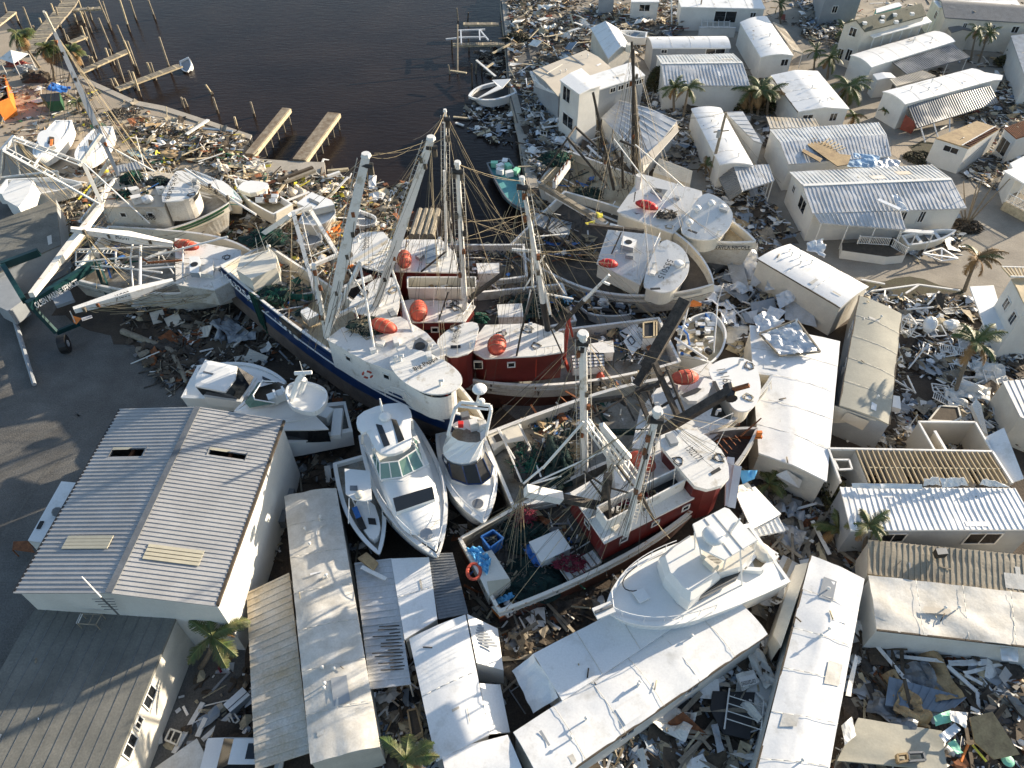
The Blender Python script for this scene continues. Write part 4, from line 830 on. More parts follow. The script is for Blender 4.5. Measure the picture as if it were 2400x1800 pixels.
# crushed sheets, right of centre
SH = [("i3 490,140 555,130 555,382 408,340", [2.6, 2.6, .9, .6], .3, 'crumple', 'tall shiny crumpled sheet standing below the white hull with the long dark name'),
("i3 325,225 445,235 500,450 370,400", [1.4, 1.6, 1.0, .6], .04, 'metal_roof', 'flat grey panel left of the tall shiny crumpled sheet'),
("i3 560,250 700,300 540,420 500,400", [2.3, 2.0, 1.2, 1.2], .08, 'metal_roof', 'narrow grey ribless panel right of the tall shiny crumpled sheet'),
("i3 640,340 800,330 800,420 610,450", [2.3, 2.3, 1.6, 1.4], .35, 'crumple', 'bright shredded roofing lump above the blue tinted sheet'),
("i3 690,480 870,400 830,520 720,590", [1.8, 2.6, 1.8, 1.2], .15, 'crumple', 'blue tinted bent sheet against the corner of the slanting white roof'),
("i3 760,560 930,465 1000,720 760,660", [1.2, 1.8, .8, .8], .05, 'metal_roof', 'wide smooth grey panel fallen below the slanting white roof'),
("i3 650,560 770,600 690,690 600,650", [1.6, 1.6, 1.2, 1.2], .15, 'crumple', 'small curled sheet between the smooth panel and the framed sheet'),
("i3 500,540 680,500 700,580 520,620", [1.2, 1.4, .8, .8], .06, 'wall_grey', 'striped siding slab below the shredded roofing lump'),
("i3 430,620 560,590 540,680 440,700", [.9, 1.0, .7, .7], .05, 'metal_roof', 'pale siding slab left of the small curled sheet'),
("i3 330,710 490,715 470,830 330,840", [.8, .8, .5, .5], .05, 'wall_cream', 'low cream wall slab beside the wrecked fishing boat with chairs'),
("i3 320,170 420,130 560,80 560,160", [1.0, 2.5, 3.3, 1.5], .2, 'crumple', 'crumpled white edge flap at the far end of the slanting white roof'),
("i3 925,90 1045,60 1060,200 930,150", [3.6, 3.6, 3.3, 3.2], .35, 'crumple', 'balled pale sheet on the far edge of the slanting white roof')]
for s, zz, am, mt_, lb in SH: sheet('roofing_sheet', lb, 'sheet metal', s, zz, am, mt_, 12, 10)
sheet('framed_sheet', 'large crumpled silver sheet still nailed to its square timber frame', 'sheet metal', "i3 570,770 850,668 1022,905 725,938", [3.7, 4.2, 3.8, 3.6], .45, 'crumple', 20, 16, frame='old_wood', freq=.9)
sheet('crumpled_sheet', 'second shiny sheet lying against the timber framed silver sheet', 'sheet metal', "i3 530,640 600,600 760,680 560,780", [3.4, 3.5, 3.9, 3.5], .3, 'crumple', 12, 10)
# ---------------- trawlers
random.seed(11)
WS = (('white_hull', 1.5), ('antifoul', 9)); 
def hull_text(H, s, t0, t1, side, d, h, mt='letter_black', flip=False, ds=.6):
    """lettering on the hull side between t0..t1, depth d below the rail"""
    k = 1.012+.0
    a = H.pt(t0, side*(H.b(t0)+.04), -d-h); b = H.pt(t1, side*(H.b(t1)+.04), -d-h); up = H.z
    n = (b-a).cross(up); out = H.y*side
    if n.dot(out) < 0: a, b = b, a
    text(H.root, s, a, b, up, h, mt, off=.16, bold=.015)
def mktext(root, s, A, B, h, mt='letter_black', z=5, up=None, bold=.02, off=.04):
    a, b = X1(A, z[0] if isinstance(z, tuple) else z), X1(B, z[1] if isinstance(z, tuple) else z); u = up or Z.cross(b-a)
    if isinstance(up, int): u = Z.cross(b-a)*up
    text(root, s, a, b, u, h, mt, off=off, bold=bold)
def rails(root, pts, h=.8, mi='white_paint', name='guard_rail', n=1.4, r=.03):
    m = MB()
    for a, b in zip(pts, pts[1:]):
        m.tube(a+Z*h, b+Z*h, r, r, 5, mi); m.tube(a+Z*h*.5, b+Z*h*.5, r*.7, r*.7, 4, mi)
    for p in pts: m.tube(p, p+Z*h, r, r, 5, mi)
    m.build(name, root)
def acunit(root, s, z, mi='metal_dark'):
    ps = ccw(X(s, z)); m = MB(); m.prism(ps, Z*-.5, mi, 'wall_grey'); c = cent(ps); m.tube(c, c+Z*.04, .32, .32, 14, 'black'); m.build('air_conditioner', root)
# S1 blue
r1, H1 = boat('trawler', 'largest trawler, dark blue hull, white number 1063254 and a cream deck', 'trawler', ("w 502,612", 5.0), ("w 640,582", 4.7), ("w 1135,985", 5.6), D=5.0,
    strakes=(('blue_hull', 2.5), ('grey_bottom', 3.6), ('grey_bottom', 9)), sag=.5, bul=1.0, deck='deck_cream', rail='white_paint', inner='gelcoat_cream', tb=.88, full=2.6)
sd1 = -1 if H1.pt(.5, -H1.hb, 0).x < H1.pt(.5, H1.hb, 0).x else 1
m = MB()
for t in range(40):
    if 13 < t < 15 or t > 37: continue
    a, b = H1.pt(t/42, sd1*(H1.b(t/42)+.03), -1.15), H1.pt((t+.95)/42, sd1*(H1.b((t+.95)/42)+.03), -1.15); m.beam(a, b, .06, .14, 'letter_white')
m.build('hull_stripe', r1)
hull_text(H1, '1063254', .012, .17, sd1, .22, .7, 'letter_white'); hull_text(H1, 'BIG PAPPA', .80, .93, sd1, .2, .5, 'letter_white')
ps = block(r1, "w 765,795 800,768 870,750 939,742 1000,780 1045,830 950,882 855,846", 7.4, 2.9, 'white_paint', 'white_paint', .1, 0, name='deckhouse_roof', wname='deckhouse')
ps = block(r1, "w 905,838 960,812 1035,838 1083,875 1083,905 1045,925 990,922 930,885", 8.4, 3.2, 'white_paint', 'white_paint', .5, 2, name='wheelhouse_roof', wname='wheelhouse', band=(0, .45), hb=(.35, .85))
mktext(r1, 'Big Pappa', "w 975,872", "w 1030,845", .5, z=8.45)
block(r1, "e1 470,230 690,175 850,130 930,210 930,370 600,520 410,400", 6.2, 1.7, 'gelcoat_cream', 'gelcoat_cream', .0, 0, name='winch_house_roof', wname='winch_house')
m = MB(); a, b = X("e1 860,880 1250,1230", 3.9); 
for k in range(14):
    p = a.lerp(b, k/13); m.box(p, .55, 1.1, .35, Matrix.Rotation(R(-40), 3, 'Z'), 'white_paint' if k % 2 else 'metal_dark')
m.build('side_rollers', r1)
m = MB(); ps = ccw(X("e1 1250,920 1330,880 1480,980 1330,1050 1240,950", 4.9)); m.prism(ps, Z*-.8, 'gelcoat', 'gelcoat_cream'); m.build('hatch', r1)
m = MB(); ps = ccw(X("e1 960,1010 1030,1000 1260,1110 1260,1220 1200,1230", 4.8)); m.prism(ps, Z*-.5, 'dark_wood', 'dark_wood'); m.build('hatch_coaming', r1)
for s in ("w 908,790 925,812", ): pass
ps = ccw(X("b2 1370,1470 1420,1440 1490,1490 1470,1570 1410,1590 1350,1540", 8.2)); m = MB(); m.prism(ps, Z*-.9, 'metal_dark', 'wall_grey'); c = cent(ps); m.tube(c, c+Z*.05, .38, .38, 14, 'black'); m.build('air_conditioner', r1)
m = MB(); ps = ccw(X("b2 1210,1530 1290,1500 1330,1560 1260,1600", 8.0)); m.prism(ps, Z*-.6, 'white_paint', 'white_paint'); m.build('locker', r1)
m = MB(); c = H1.pt(.62, sd1*(H1.b(.62)-.9), 1.9)
m = MB(); c = X1("b3 965,95", 6.6); pts = [c+Vector((math.cos(q)*.34, -.1, math.sin(q)*.34)) for q in [k*math.pi/6 for k in range(13)]]
for i, (a, b) in enumerate(zip(pts, pts[1:])): m.tube(a, b, .08, .08, 5, 'red_bright' if i % 3 else 'white_paint')
one(m, 'life_ring', 'red and white life ring on the white side of the blue hulled trawler', 'life ring')
rails(r1, X("b3 1120,290 1180,265 1290,300 1350,370", 6.0), .7)
M = {}
M['a'] = mast(r1, "w 765,785 858,366", 7.4, 0, .34, .22, square=True, auto=True, name='outrigger', ladder=1)
M['b'] = mast(r1, "w 879,722 1010,326", 6, 0, .34, .22, square=True, auto=True, name='outrigger', ladder=1)
M['c'] = mast(r1, "w 766,790 735,620", 6, 0, .22, .16, auto=True, cap=False)
m = MB()
for s, z0, z1, r in (("b2 0,0 1,1", 0, 0, 0),): pass
def spars(root, tab, mi='white_paint', name='gallows', sq=False):
    for s, z0, z1, r in tab:
        t = s.split(); a, b = X1(t[0]+' '+t[1], z0), X1(t[0]+' '+t[2], z1); m = MB()
        if r > .12: m.beam(a, b, r*2, r*2, mi)
        else: m.tube(a, b, r, r, 6, mi)
        m.build(name, root)
spars(r1, [("b2 620,1390 900,800", 6.4, 11, .13), ("b2 900,800 1200,620", 11, 11, .16), ("b2 790,800 1130,600", 10, 10.5, .16), ("b2 720,1030 1000,920", 8.5, 8.5, .16), ("b2 690,1260 960,1120", 7, 7.2, .13), ("b2 900,810 1040,1659", 11, 7, .09), ("b2 1130,720 1380,1470", 10.5, 7, .1), ("b2 960,820 1090,880", 9.5, 9.5, .07), ("b2 800,850 960,1110", 10, 7.6, .08), ("b2 850,1180 910,1370", 7.5, 6.4, .07)])
spars(r1, [("b2 320,360 450,840", 9.5, 6.2, .17), ("b2 450,840 540,1150", 6.2, 4.2, .15), ("b2 450,310 700,720", 9.0, 6.2, .15), ("b2 440,840 700,730", 6.2, 6.2, .14), ("b2 310,370 480,310", 9.4, 9.4, .15), ("b2 0,585 300,385", 4.8, 9.0, .2), ("b2 480,740 660,660", 6.6, 6.6, .05)], name='outrigger')
m = MB(); a, b = X1("b2 370,400", 9.2), X1("b2 520,1060", 4.8); ladder(m, a, b, .5, .03, step=.45); a, b = X1("b2 430,350", 9), X1("b2 660,700", 6.2); ladder(m, a, b, .5, .03, step=.45); m.build('ladder', r1)
m = MB(); c = X1("b2 750,820", 7.2); m.ell(c, .9, .35, .35, None, 10, 6, 'orange', .3); one(m, 'otter_float', 'orange float hanging on the big left outrigger of the blue trawler', 'float')
lines(r1, [(M['a'][1], H1.pt(t, s*H1.b(t), 0)) for t, s in ((.02, 1), (.2, -1), (.3, 1), (.45, 1), (.5, -1))]+[(M['b'][1], H1.pt(t, s*H1.b(t), 0)) for t, s in ((.3, -1), (.55, 1), (.7, -1), (.9, 1))]+[(M['a'][1], M['b'][1])]+[(X1("b2 310,380", 9.4), H1.pt(t, s*H1.b(t), 0)) for t, s in ((.05, 1), (.12, -1), (.3, -1), (.35, 1))])
net('green trawl net heaped on the cream deck of the blue trawler', "e1 880,770", 4.2, 1.5, 1.2, .9, sd_=3, n=110)
m = MB(); pts = [X1("e1 %d,%d" % q, 4.3) for q in ((950, 740), (1050, 745), (1200, 755), (1350, 760), (1430, 740))]; m.path(pts, .28, 8, 'net_green'); one(m, 'rolled_net', 'rolled green net sausage lying across the cream deck', 'fishing net')
m = MB(); a = H1.pt(.185, sd1*(H1.b(.185)+.15), .1)
for k in range(12): q = H1.pt(.17+.0035*k, sd1*(H1.b(.18)+.12+.05*random.random()), .1); m.tube(q, q-Z*random.uniform(2.6, 4.2), .12, .05, 5, 'net_dark' if k % 2 else 'net_green')
one(m, 'hanging_net', 'dark green net hanging over the side of the blue hull', 'fishing net')
net('green net tangled beside the pale winch house on the blue trawler stern', "g3 680,1120", 5.0, 1.9, 1.0, .9, sd_=5, n=120)
net('brown rope pile with a green bundle on the roof of the blue trawler', "b2 960,1350", 7.45, 1.4, .9, .45, 'rope', 'net_dark', 6, 130, 'rope_pile', 'rope')
liferaft('dull red life raft on the blue trawler roof beside the brown rope pile', "e2 400,1390 700,1520", 8.2, wd=.85, h=.7)
# S2, S3 red houses
rA, HA = boat('trawler', 'farther of two dark red walled trawlers in the basin, with a glossy red life raft', 'trawler', ("w 1222,572", 2.3), ("w 1245,648", 2.1), ("w 790,600", 3.4), D=3.9, strakes=WS, sag=.7, bul=.9, deck='deck_dark', inner='white_hull', full=2.4)
block(rA, "e2 640,335 1300,340 1480,520 1530,770 640,750", 5.0, 2.9, 'white_paint', 'red_house', .15, 0, name='deckhouse_roof', wname='deckhouse')
block(rA, "e2 260,235 640,240 650,700 560,760 230,690 130,520 130,350", 6.2, 4.0, 'white_paint', 'red_house', .25, 1, name='wheelhouse_roof', wname='wheelhouse', band='all', hb=(.3, .7))
mktext(rA, 'DEMON', "e2 345,490", "e2 375,310", .5, z=6.26, bold=.0)
liferaft('glossy red life raft on the farther red walled trawler', "e2 810,480 820,700", 5.8, wd=.85, h=.75)
block(rA, "e2 1080,430 1240,400 1250,640 1090,640", 5.4, .4, 'blue_grey', 'white_paint', 0, name='locker_lid', wname='locker')
rB, HB = boat('trawler', 'nearer dark red walled trawler in the basin with a black open pit on its roof', 'trawler', ("w 1322,664", 2.3), ("w 1348,752", 2.1), ("w 800,755", 3.5), D=3.9, strakes=WS, sag=.7, bul=.9, deck='deck_dark', inner='white_hull', full=2.4)
block(rB, "e2 780,1130 1540,1130 1740,1200 1600,1405 800,1410", 5.0, 2.9, 'white_paint', 'red_house', .15, 0, name='deckhouse_roof', wname='deckhouse', band='all', hb=(.9, 1.25))
block(rB, "e2 480,820 770,840 740,1340 620,1370 200,1300 100,1230 110,1170 300,950", 6.3, 4.0, 'white_paint', 'red_house', .25, 1, name='wheelhouse_roof', wname='wheelhouse')
mktext(rB, 'HURRICANE', "e2 510,1150", "e2 545,1000", .5, z=6.36, bold=0)
m = MB(); ps = X("e2 860,830 1740,830 1740,970 860,970", 6.1)
for i in range(4):
    a, b = ps[i], ps[(i+1) % 4]; m.quad(a, b, b-Z*1.2, a-Z*1.2, 'gelcoat_cream'); m.beam(a, b, .1, .1, 'white_paint')
m.quad(*[p-Z*1.0 for p in ps], 'black'); m.build('pit_wall', rB)
m = MB(); 
for k in range(14): c = ps[0].lerp(ps[1], random.uniform(.1, .95)).lerp(ps[3].lerp(ps[2], .5), random.uniform(.1, .8))-Z*.9; m.box(c, random.uniform(.3, .9), random.uniform(.2, .5), .3, Matrix.Rotation(random.uniform(0, 3), 3, 'Z'), random.choice(['black', 'tarp_blue', 'white_paint', 'charred', 'plywood']))
m.build('pit_gear', rB)
liferaft('bright orange red life raft right beside the black open roof pit', "e2 1000,1130 1000,1390", 5.9, wd=.98, h=.8, mi='rescue')
for s in ("e2 1360,60 1365,560",): pass
M['d'] = mast(rA, "w 1046,610 1043,262", 4.5, 0, .13, .10, auto=True, name='mast', ladder=2, n=8)
spars(rA, [("b2 1625,0 1640,520", 15, 9, .1), ("b2 1655,360 1700,640", 9, 5, .1), ("b2 1690,450 1640,300", 7, 9.5, .08), ("b1 1610,1060 1635,1060", 17, 17, .06)], name='mast_stay')
M['e'] = mast(rB, "w 1090,725 1072,384", 5, 0, .24, .17, auto=True, name='mast', ladder=2)
M['e2'] = mast(rB, "b2 1850,1100 2212,830", 6, 9, .22, .18, 'charred', cap=False, name='outrigger')
spars(rB, [("b2 1640,700 1430,870", 9, 5.2, .09), ("b2 1590,1240 1580,1290", 5, 5, .05), ("b2 1660,1050 1580,1290", 8, 5, .06)], 'black', name='strut')
lines(rA, [(M['d'][1], p) for p in [HA.pt(t, s*HA.b(t), 0) for t, s in ((.05, 1), (.05, -1), (.3, 1), (.8, 1), (.95, -1))]]+[(M['d'][1], M['b'][1])])
lines(rB, [(M['e'][1], p) for p in [HB.pt(t, s*HB.b(t), 0) for t, s in ((.02, 1), (.02, -1), (.3, 1), (.45, -1), (.8, 1), (.95, -1))]]+[(M['e'][1], X1("c2 80,90", 12)), (M['e'][0]+Z*9, X1("c2 230,600", 6)), (M['e'][0]+Z*7, X1("c2 180,330", 8)), (M['e'][0]+Z*8.5, X1("c2 200,360", 8))])
box_thing('deck_freezer', 'white chest freezer on the dark deck of the farther red walled trawler', 'freezer', "e2 1755,650 2040,645 2040,770 1780,780", 2.9, .9)
box_thing('deck_freezer', 'white chest freezer with coiled cable on the nearer red walled trawler deck', 'freezer', "e3 920,190 1230,175 1245,340 935,350", 2.9, 1.0)
net('dark green net filling the stern of the nearer red walled trawler', "e3 1330,200", 1.9, 1.8, 1.6, .5, 'net_dark', 'net_dark', 8, 90)
net('crumpled blue plastic and green net on the starboard rail of the nearer red walled trawler', "c2 460,1130", 2.4, .7, .6, .5, 'tarp_sky', 'net_dark', 9, 20, 'plastic_sheeting', 'tarp')
net('small emerald net bundle between the red and white trawlers', "e3 640,370", 3.4, 1.0, .6, .5, 'net_green', 'net_green', 10, 30)
# S4 red3 white hull
rC, HC = boat('trawler', 'white hulled trawler with a bright red deckhouse, floating before the two dark red walled ones', 'trawler', ("w 1562,742", 2.8), ("w 1578,850", 2.7), ("w 1005,862", 3.6), D=4.3, strakes=(('white_hull', 1.5), ('antifoul', 9)), sag=.7, bul=1.1, deck='deck_grey', inner='white_hull', full=2.2, rail='white_paint')
block(rC, "e3 760,450 1400,430 1780,560 1780,800 1440,850 750,885 600,800 640,600", 5.6, 2.9, 'white_paint', 'red_house', .15, 0, name='deckhouse_roof', wname='deckhouse', band=None)
block(rC, "e3 130,700 150,620 300,490 560,400 690,440 640,640 600,800 330,880 200,810", 6.9, 4.0, 'white_paint', 'red_house', .3, 1, name='wheelhouse_roof', wname='wheelhouse')
mktext(rC, 'ACHIEVER', "e3 390,690", "e3 450,530", .5, z=6.96, bold=0)
m = MB(); a, b = X("e3 310,735 440,730", 6.98); m.beam(a, b, .28, .03, 'black'); m.build('roof_hatch', rC)
m = MB(); a, b = X("e3 130,700 200,810", 6.9)
for k, s in enumerate(("e3 630,920 700,915 710,1000 640,1000", "e3 870,910 935,905 950,990 885,990", "e3 1080,900 1145,895 1155,975 1095,980")):
    ps = X(s, 4.6); c = cent(ps); m = MB(); c = X1("e3 %d,%d" % (670+225*k, 955-10*k), 4.6); m.box(c+Vector((0, -.1, 0)), .7, .14, .8, None, 'gelcoat_cream'); f = m.build('window', rC); m = MB(); m.box(c+Vector((0, -.18, 0)), .55, .06, .62, None, 'glass'); m.build('pane', f)
m = MB(); a, b = X("e3 1285,1090 1385,1080", 2.9); c = (a+b)/2; m.box(X1("e3 1345,1010", 4.1), .95, .1, 2.0, None, 'red_bright'); m.build('door', rC)
m = MB(); a = X1("e3 1840,360", 6.0); b = X1("e3 1780,870", 3.5); m.beam(a, b, .3, .2, 'red_bright'); m.beam(a, X1("e3 1890,600", 3.8), .15, .15, 'red_bright'); m.beam(X1("e3 1780,870", 3.5), X1("e3 1850,1060", 2.2), .2, .2, 'red_bright')
m.quad(X1("e3 1550,840", 5.2), X1("e3 1590,840", 5.2), X1("e3 1600,1080", 2.6), X1("e3 1560,1100", 2.6), 'red_bright'); m.build('gallows', rC)
liferaft('vermilion life raft in the middle of the white roof of the floating white hulled trawler', "e3 920,580 900,830", 6.5, wd=.98, h=.8)
M['f'] = mast(rC, "w 1284,775 1224,420", 5.5, 0, .25, .13, auto=True, ladder=2, col2='black', split=.22)
spars(rC, [("c2 200,680 260,1170", 12.5, 8, .11), ("c2 215,720 330,1240", 12.5, 7.5, .1), ("c2 170,700 180,1010", 12, 9.5, .09), ("c2 160,1030 120,1240", 9.3, 7.8, .07), ("c2 270,1060 530,1110", 9, 8.5, .08), ("c2 210,570 480,545", 13.4, 13, .05), ("c2 0,680 250,700", 12, 12, .12), ("c2 100,1030 280,730", 9.5, 12, .06), ("c2 290,800 450,1060", 11, 7, .04)], name='mast_stay')
M['g'] = (X1("c2 380,1370", 5.7), X1("c2 840,900", 11.5)); m = MB(); c = M['g'][0].lerp(M['g'][1], .55); m.tube(M['g'][0], c, .2, .2, 8, 'charred'); m.tube(c, M['g'][1], .15, .1, 8, 'white_paint'); m.tube(M['g'][1]-Vector((.5, 0, .6)), M['g'][1]+Vector((.1, 0, -.9)), .1, .1, 6, 'white_paint'); m.build('outrigger', rC)
spars(rC, [("e3 1240,470 1165,850", 8, 5.6, .08), ("e3 1640,90 1840,320", 10, 7, .1), ("e3 1370,20 1290,310", 13, 9, .1), ("e3 1280,310 1245,470", 9, 8, .09), ("e3 1610,500 1760,830", 8, 5.6, .06)], 'black', name='strut')
lines(rC, [(M['f'][1], HC.pt(t, s*HC.b(t), 0)) for t, s in ((.02, 1), (.1, -1), (.25, 1), (.4, -1), (.6, 1), (.8, -1), (.97, 1))]+[(X1("c2 200,700", 12), p) for p in X("c2 850,800,6 900,640,7 0,560,9 0,1160,5 120,1240,6 640,1290,2.5 830,1290,2.5")])
for s, z, h in (("e3 1245,1265", 1.6, .45), ("e4 590,1020", 2.0, .55)):
    c = X1(s, z); root = thing('buoy', 'small red fender buoy hanging on the white hull, %s' % ('the left one near a rust streak' if h < .5 else 'the right one near three black slots'), 'buoy', c-Z*h); m = MB(); m.ell(c, h*.6, h*.6, h, None, 10, 8, 'rescue'); m.build('float', root, smooth=True); m = MB(); m.line(c+Z*h, c+Z*(h+.8), .03, 0, 'rope'); m.build('rope', root)
sC = -1 if HC.pt(.5, -HC.hb, 0).y < HC.pt(.5, HC.hb, 0).y else 1
m = MB()
for k in range(3): t = .405-.032*k; p = HC.pt(t, sC*(HC.b(t)+.03), 0); m.beam(p-HC.z*.15, p-HC.z*1.0, .34, .06, 'black', up=HC.x)
m.build('scupper', rC)
hull_text(HC, '1316', .125, .20, sC, .2, .75)
m = MB(); c = X1("e3 1400,1240", 1.7); m.beam(c, c-Z*.7, .25, .03, 'rust'); m.build('rust_streak', rC)
box_thing('deck_freezer', 'long white hatch box in the middle of the cream grey trawler deck', 'hatch box', "e4 430,590 750,545 765,690 640,700 430,690", 3.1, 1.0)
m = MB(); ps = ccw(X("e4 1030,370 1145,570 1005,735 890,550", 2.6)); m.prism(ps, Z*-.15, 'white_paint', 'dark_wood'); q = X("e4 990,480 1045,550 1000,600 945,525", 2.66); 
for i in range(4): m.beam(q[i], q[(i+1) % 4], .06, .05, 'black')
one(m, 'door_panel', 'white door with a small square window lying on the grey deck', 'door')
m = MB(); ps = X("e4 1150,320 1320,300 1320,500 1150,510", 3.4); 
m.prism(ccw(ps), Z*-1.4, 'black', 'white_paint')
for i in range(4): m.beam(ps[i]+Z*.05, ps[(i+1) % 4]+Z*.05, .12, .1, 'rafter')
m.beam(ps[0].lerp(ps[1], .8)+Z*.08, ps[3].lerp(ps[2], .8)+Z*.08, .12, .1, 'rafter'); one(m, 'open_hatch', 'black open hatch box with tan timber edges at the stern', 'hatch')
m = MB(); Q = X("e4 215,730 640,715 650,880 240,905", 3.0)
m.prism(ccw(Q), Z*-.8, 'white_paint', 'white_paint')
for k in range(5): m.beam(Q[0].lerp(Q[3], k/4)+Z*.03, Q[1].lerp(Q[2], k/4)+Z*.03, .05, .04, 'black')
for k in range(7): m.beam(Q[0].lerp(Q[1], k/6)+Z*.03, Q[3].lerp(Q[2], k/6)+Z*.03, .05, .04, 'black')
one(m, 'sorting_table', 'white sorting table with black grid lines next to the near rail', 'sorting table')
# S5 1116393
rD, HD = boat('trawler', 'white trawler numbered 1116393 with charred rigging across its middle', 'trawler', ("w 1130,1018", 3.0), ("w 1200,1190", 3.0), ("w 1812,878", 4.9), D=4.0, strakes=(('white_hull', 9),), sag=.6, bul=1.0, deck='deck_grey', inner='gelcoat_cream', tb=.84, full=2.0, rw=.25)
block(rD, "w 1500,960 1560,885 1660,850 1700,860 1665,975 1720,985 1560,1060 1480,1050", 4.7, 1.6, 'white_paint', 'gelcoat_cream', .2, 0, name='deckhouse_roof', wname='deckhouse')
block(rD, "c3 1680,80 1750,-10 1940,-60 2100,0 2150,150 2150,300 2060,420 1930,420 1850,300", 5.5, 1.8, 'gelcoat', 'gelcoat_cream', .4, 2, name='wheelhouse_roof', wname='wheelhouse')
mktext(rD, '1116', "c3 1765,65", "c3 1825,175", .7, z=5.56, up=1, bold=0); mktext(rD, '393', "c3 1820,180", "c3 1880,265", .65, z=5.56, up=1, bold=0, mt='blue_hull')
m = MB(); a, b = X("c3 1745,160 1785,245", 5.56); m.beam(a, b, .25, .04, 'black'); m.build('roof_hatch', rD)
m = MB(); ps = ccw(X("c3 1460,270 1590,240 1660,130 1740,150 1700,260 1600,330 1530,330", 5.5)); m.prism(ps, Z*-.4, 'white_paint', 'white_paint'); m.build('stair_coaming', rD)
m = MB(); ps = ccw(X("c3 1460,275 1600,215 1640,225 1600,260 1480,300", 5.55)); m.prism(ps, Z*-.02, 'black', 'black'); m.build('hatch', rD)
liferaft('coral orange life raft with a dark hatch on the trawler numbered 1116393', "c3 1385,140 1605,110", 5.9, wd=.95, h=.8)
M['h'] = mast(rD, "w 1370,1105 1366,785", 3.2, 0, .27, .24, auto=True, ladder=2)
m = MB(); a, b = X1("c3 1240,620", 4.6), X1("c3 1890,240", 7.6); c = X1("c3 2050,195", 8.4); m.beam(a, b, .62, .5, 'charred'); m.beam(b, c, .25, .25, 'rust'); m.tube(b-Z*.2+Vector((0, -.6, 0)), b-Z*.2+Vector((0, .6, 0)), .4, .4, 10, 'black'); m.build('outrigger', rD)
spars(rD, [("c3 650,500 1180,180", 5, 6, .07), ("c3 950,290 1060,500", 5, 4.5, .08), ("c3 1075,235 1190,520", 5.5, 4.8, .14), ("c3 1070,240 1280,190", 5.5, 6.2, .14), ("c3 1230,0 1440,480", 8, 5.2, .17), ("c3 1330,30 1500,460", 8, 5.2, .12), ("c3 1250,180 1350,60", 7, 8, .1), ("c3 1290,380 1440,290", 5.6, 6, .12), ("c3 1175,250 1240,420", 5.4, 5, .12), ("c3 700,330 960,300", 4.5, 5.5, .14), ("c3 700,340 820,600", 4.6, 4, .1)], 'charred', name='burnt_frame')
spars(rD, [("c3 450,610 1180,605", 4.2, 4.2, .13), ("c3 470,580 1200,575", 5.1, 5.1, .05)], 'net_dark', name='guard_rail')
for s in ("c3 1000,440 680,160",): pass
m = MB(); 
for k in range(22): a = X1("c3 %d,577" % (480+32*k), 5.1); m.tube(a, X1("c3 %d,606" % (480+32*k), 4.2), .03, .03, 4, 'net_dark')
m.build('baluster', rD)
lines(rD, [(M['h'][1], HD.pt(t, s*HD.b(t), 0)) for t, s in ((.02, 1), (.02, -1), (.15, 1), (.5, 1), (.6, -1), (.8, 1))]+[(X1("c3 740,20", 12), X1("c3 1150,490", 6)), (X1("c3 1700,0", 9), X1("c3 1440,290", 5.5))], sag=.1)
m = MB(); a, b = X1("e4 1690,20", 9), X1("e4 1060,1120", 4.6); c = a.lerp(b, .8); m.beam(a, c, .9, .55, 'charred'); m.beam(c, b, .6, .4, 'charred')
for k in range(10): p = a.lerp(b, k/10)+Vector((.5, 0, .1)); m.beam(p, p+(b-a)*.08, .05, .05, 'metal_dark')
one(m, 'burnt_boom', 'thick charred black boom slanting across the white hulled trawler stern', 'boom')
net('green and navy net heap inside the stern gear of the trawler numbered 1116393', "f1 620,700", 2.8, 1.1, 1.7, .6, 'net_green', 'black', 12, 140)
net('dark hanging net draped across the middle of the pale deck', "f1 1040,700", 2.9, 1.0, 2.3, 1.3, 'net_dark', 'net_dark', 13, 90)
m = MB(); a, b, c, d = X("f1 110,300 560,180 640,340 1000,1000", 3.1)
for s in ("f1 250,250 480,640", "f1 280,260 570,940", "f1 530,190 690,530", "f1 560,240 690,520", "f1 730,650 820,870"): p, q = X(s, 3.3); m.tube(p, q, .07, .07, 6, 'white_paint')
m.build('stern_rail', rD)
m = MB(); ps = ccw(X("f1 120,330 230,260 560,170 600,400 330,440 200,540", 2.9)); m.prism(ps, Z*-.7, 'gelcoat_cream', 'gelcoat_cream'); m.build('stern_locker', rD)
m = MB(); ps = ccw(X("f1 200,340 290,300 330,390 240,420", 2.95)); m.prism(ps, Z*-.04, 'black', 'black'); m.build('locker_hatch', rD)
m = MB(); m.box(X1("f1 1215,550", 3.1), 1.1, .9, .7, Matrix.Rotation(.5, 3, 'Z'), 'plywood'); one(m, 'wooden_crate', 'tan wooden crate upright beside the tall white mast on the pale deck', 'crate')
# S6 rip tide
rE, HE = boat('trawler', 'rusty trawler with RIP TIDE on its stern and a red walled wheelhouse', 'trawler', ("w 1067,1266", 2.9), ("w 1176,1432", 2.7), ("w 1776,1003", 4.6), D=3.4, strakes=(('white_rusty', .75), ('rust', 1.1), ('antifoul', 9)), sag=.7, bul=1.1, deck='deck_dark', inner='deck_grey', tb=.84, full=2.1, rw=.2, rail='white_rusty')
block(rE, "w 1336,1154 1539,1037 1660,1150 1417,1273", 5.0, 2.3, 'white_paint', 'red_house', .15, 0, name='deckhouse_roof', wname='deckhouse', th=.18)
block(rE, "c3 1230,650 1440,565 1640,600 1790,720 1870,860 1880,1040 1620,1112 1460,930", 6.6, 3.9, 'white_paint', 'red_house', .3, 1, name='wheelhouse_roof', wname='wheelhouse', th=.3)
mktext(rE, '1302171', "c3 1490,745", "c3 1600,860", .55, z=6.66, up=1, bold=0)
m = MB(); ps = ccw(X("c3 1715,945 1790,900 1808,925 1730,968", 6.66)); m.prism(ps, Z*-.03, 'black', 'black'); m.build('roof_hatch', rE)
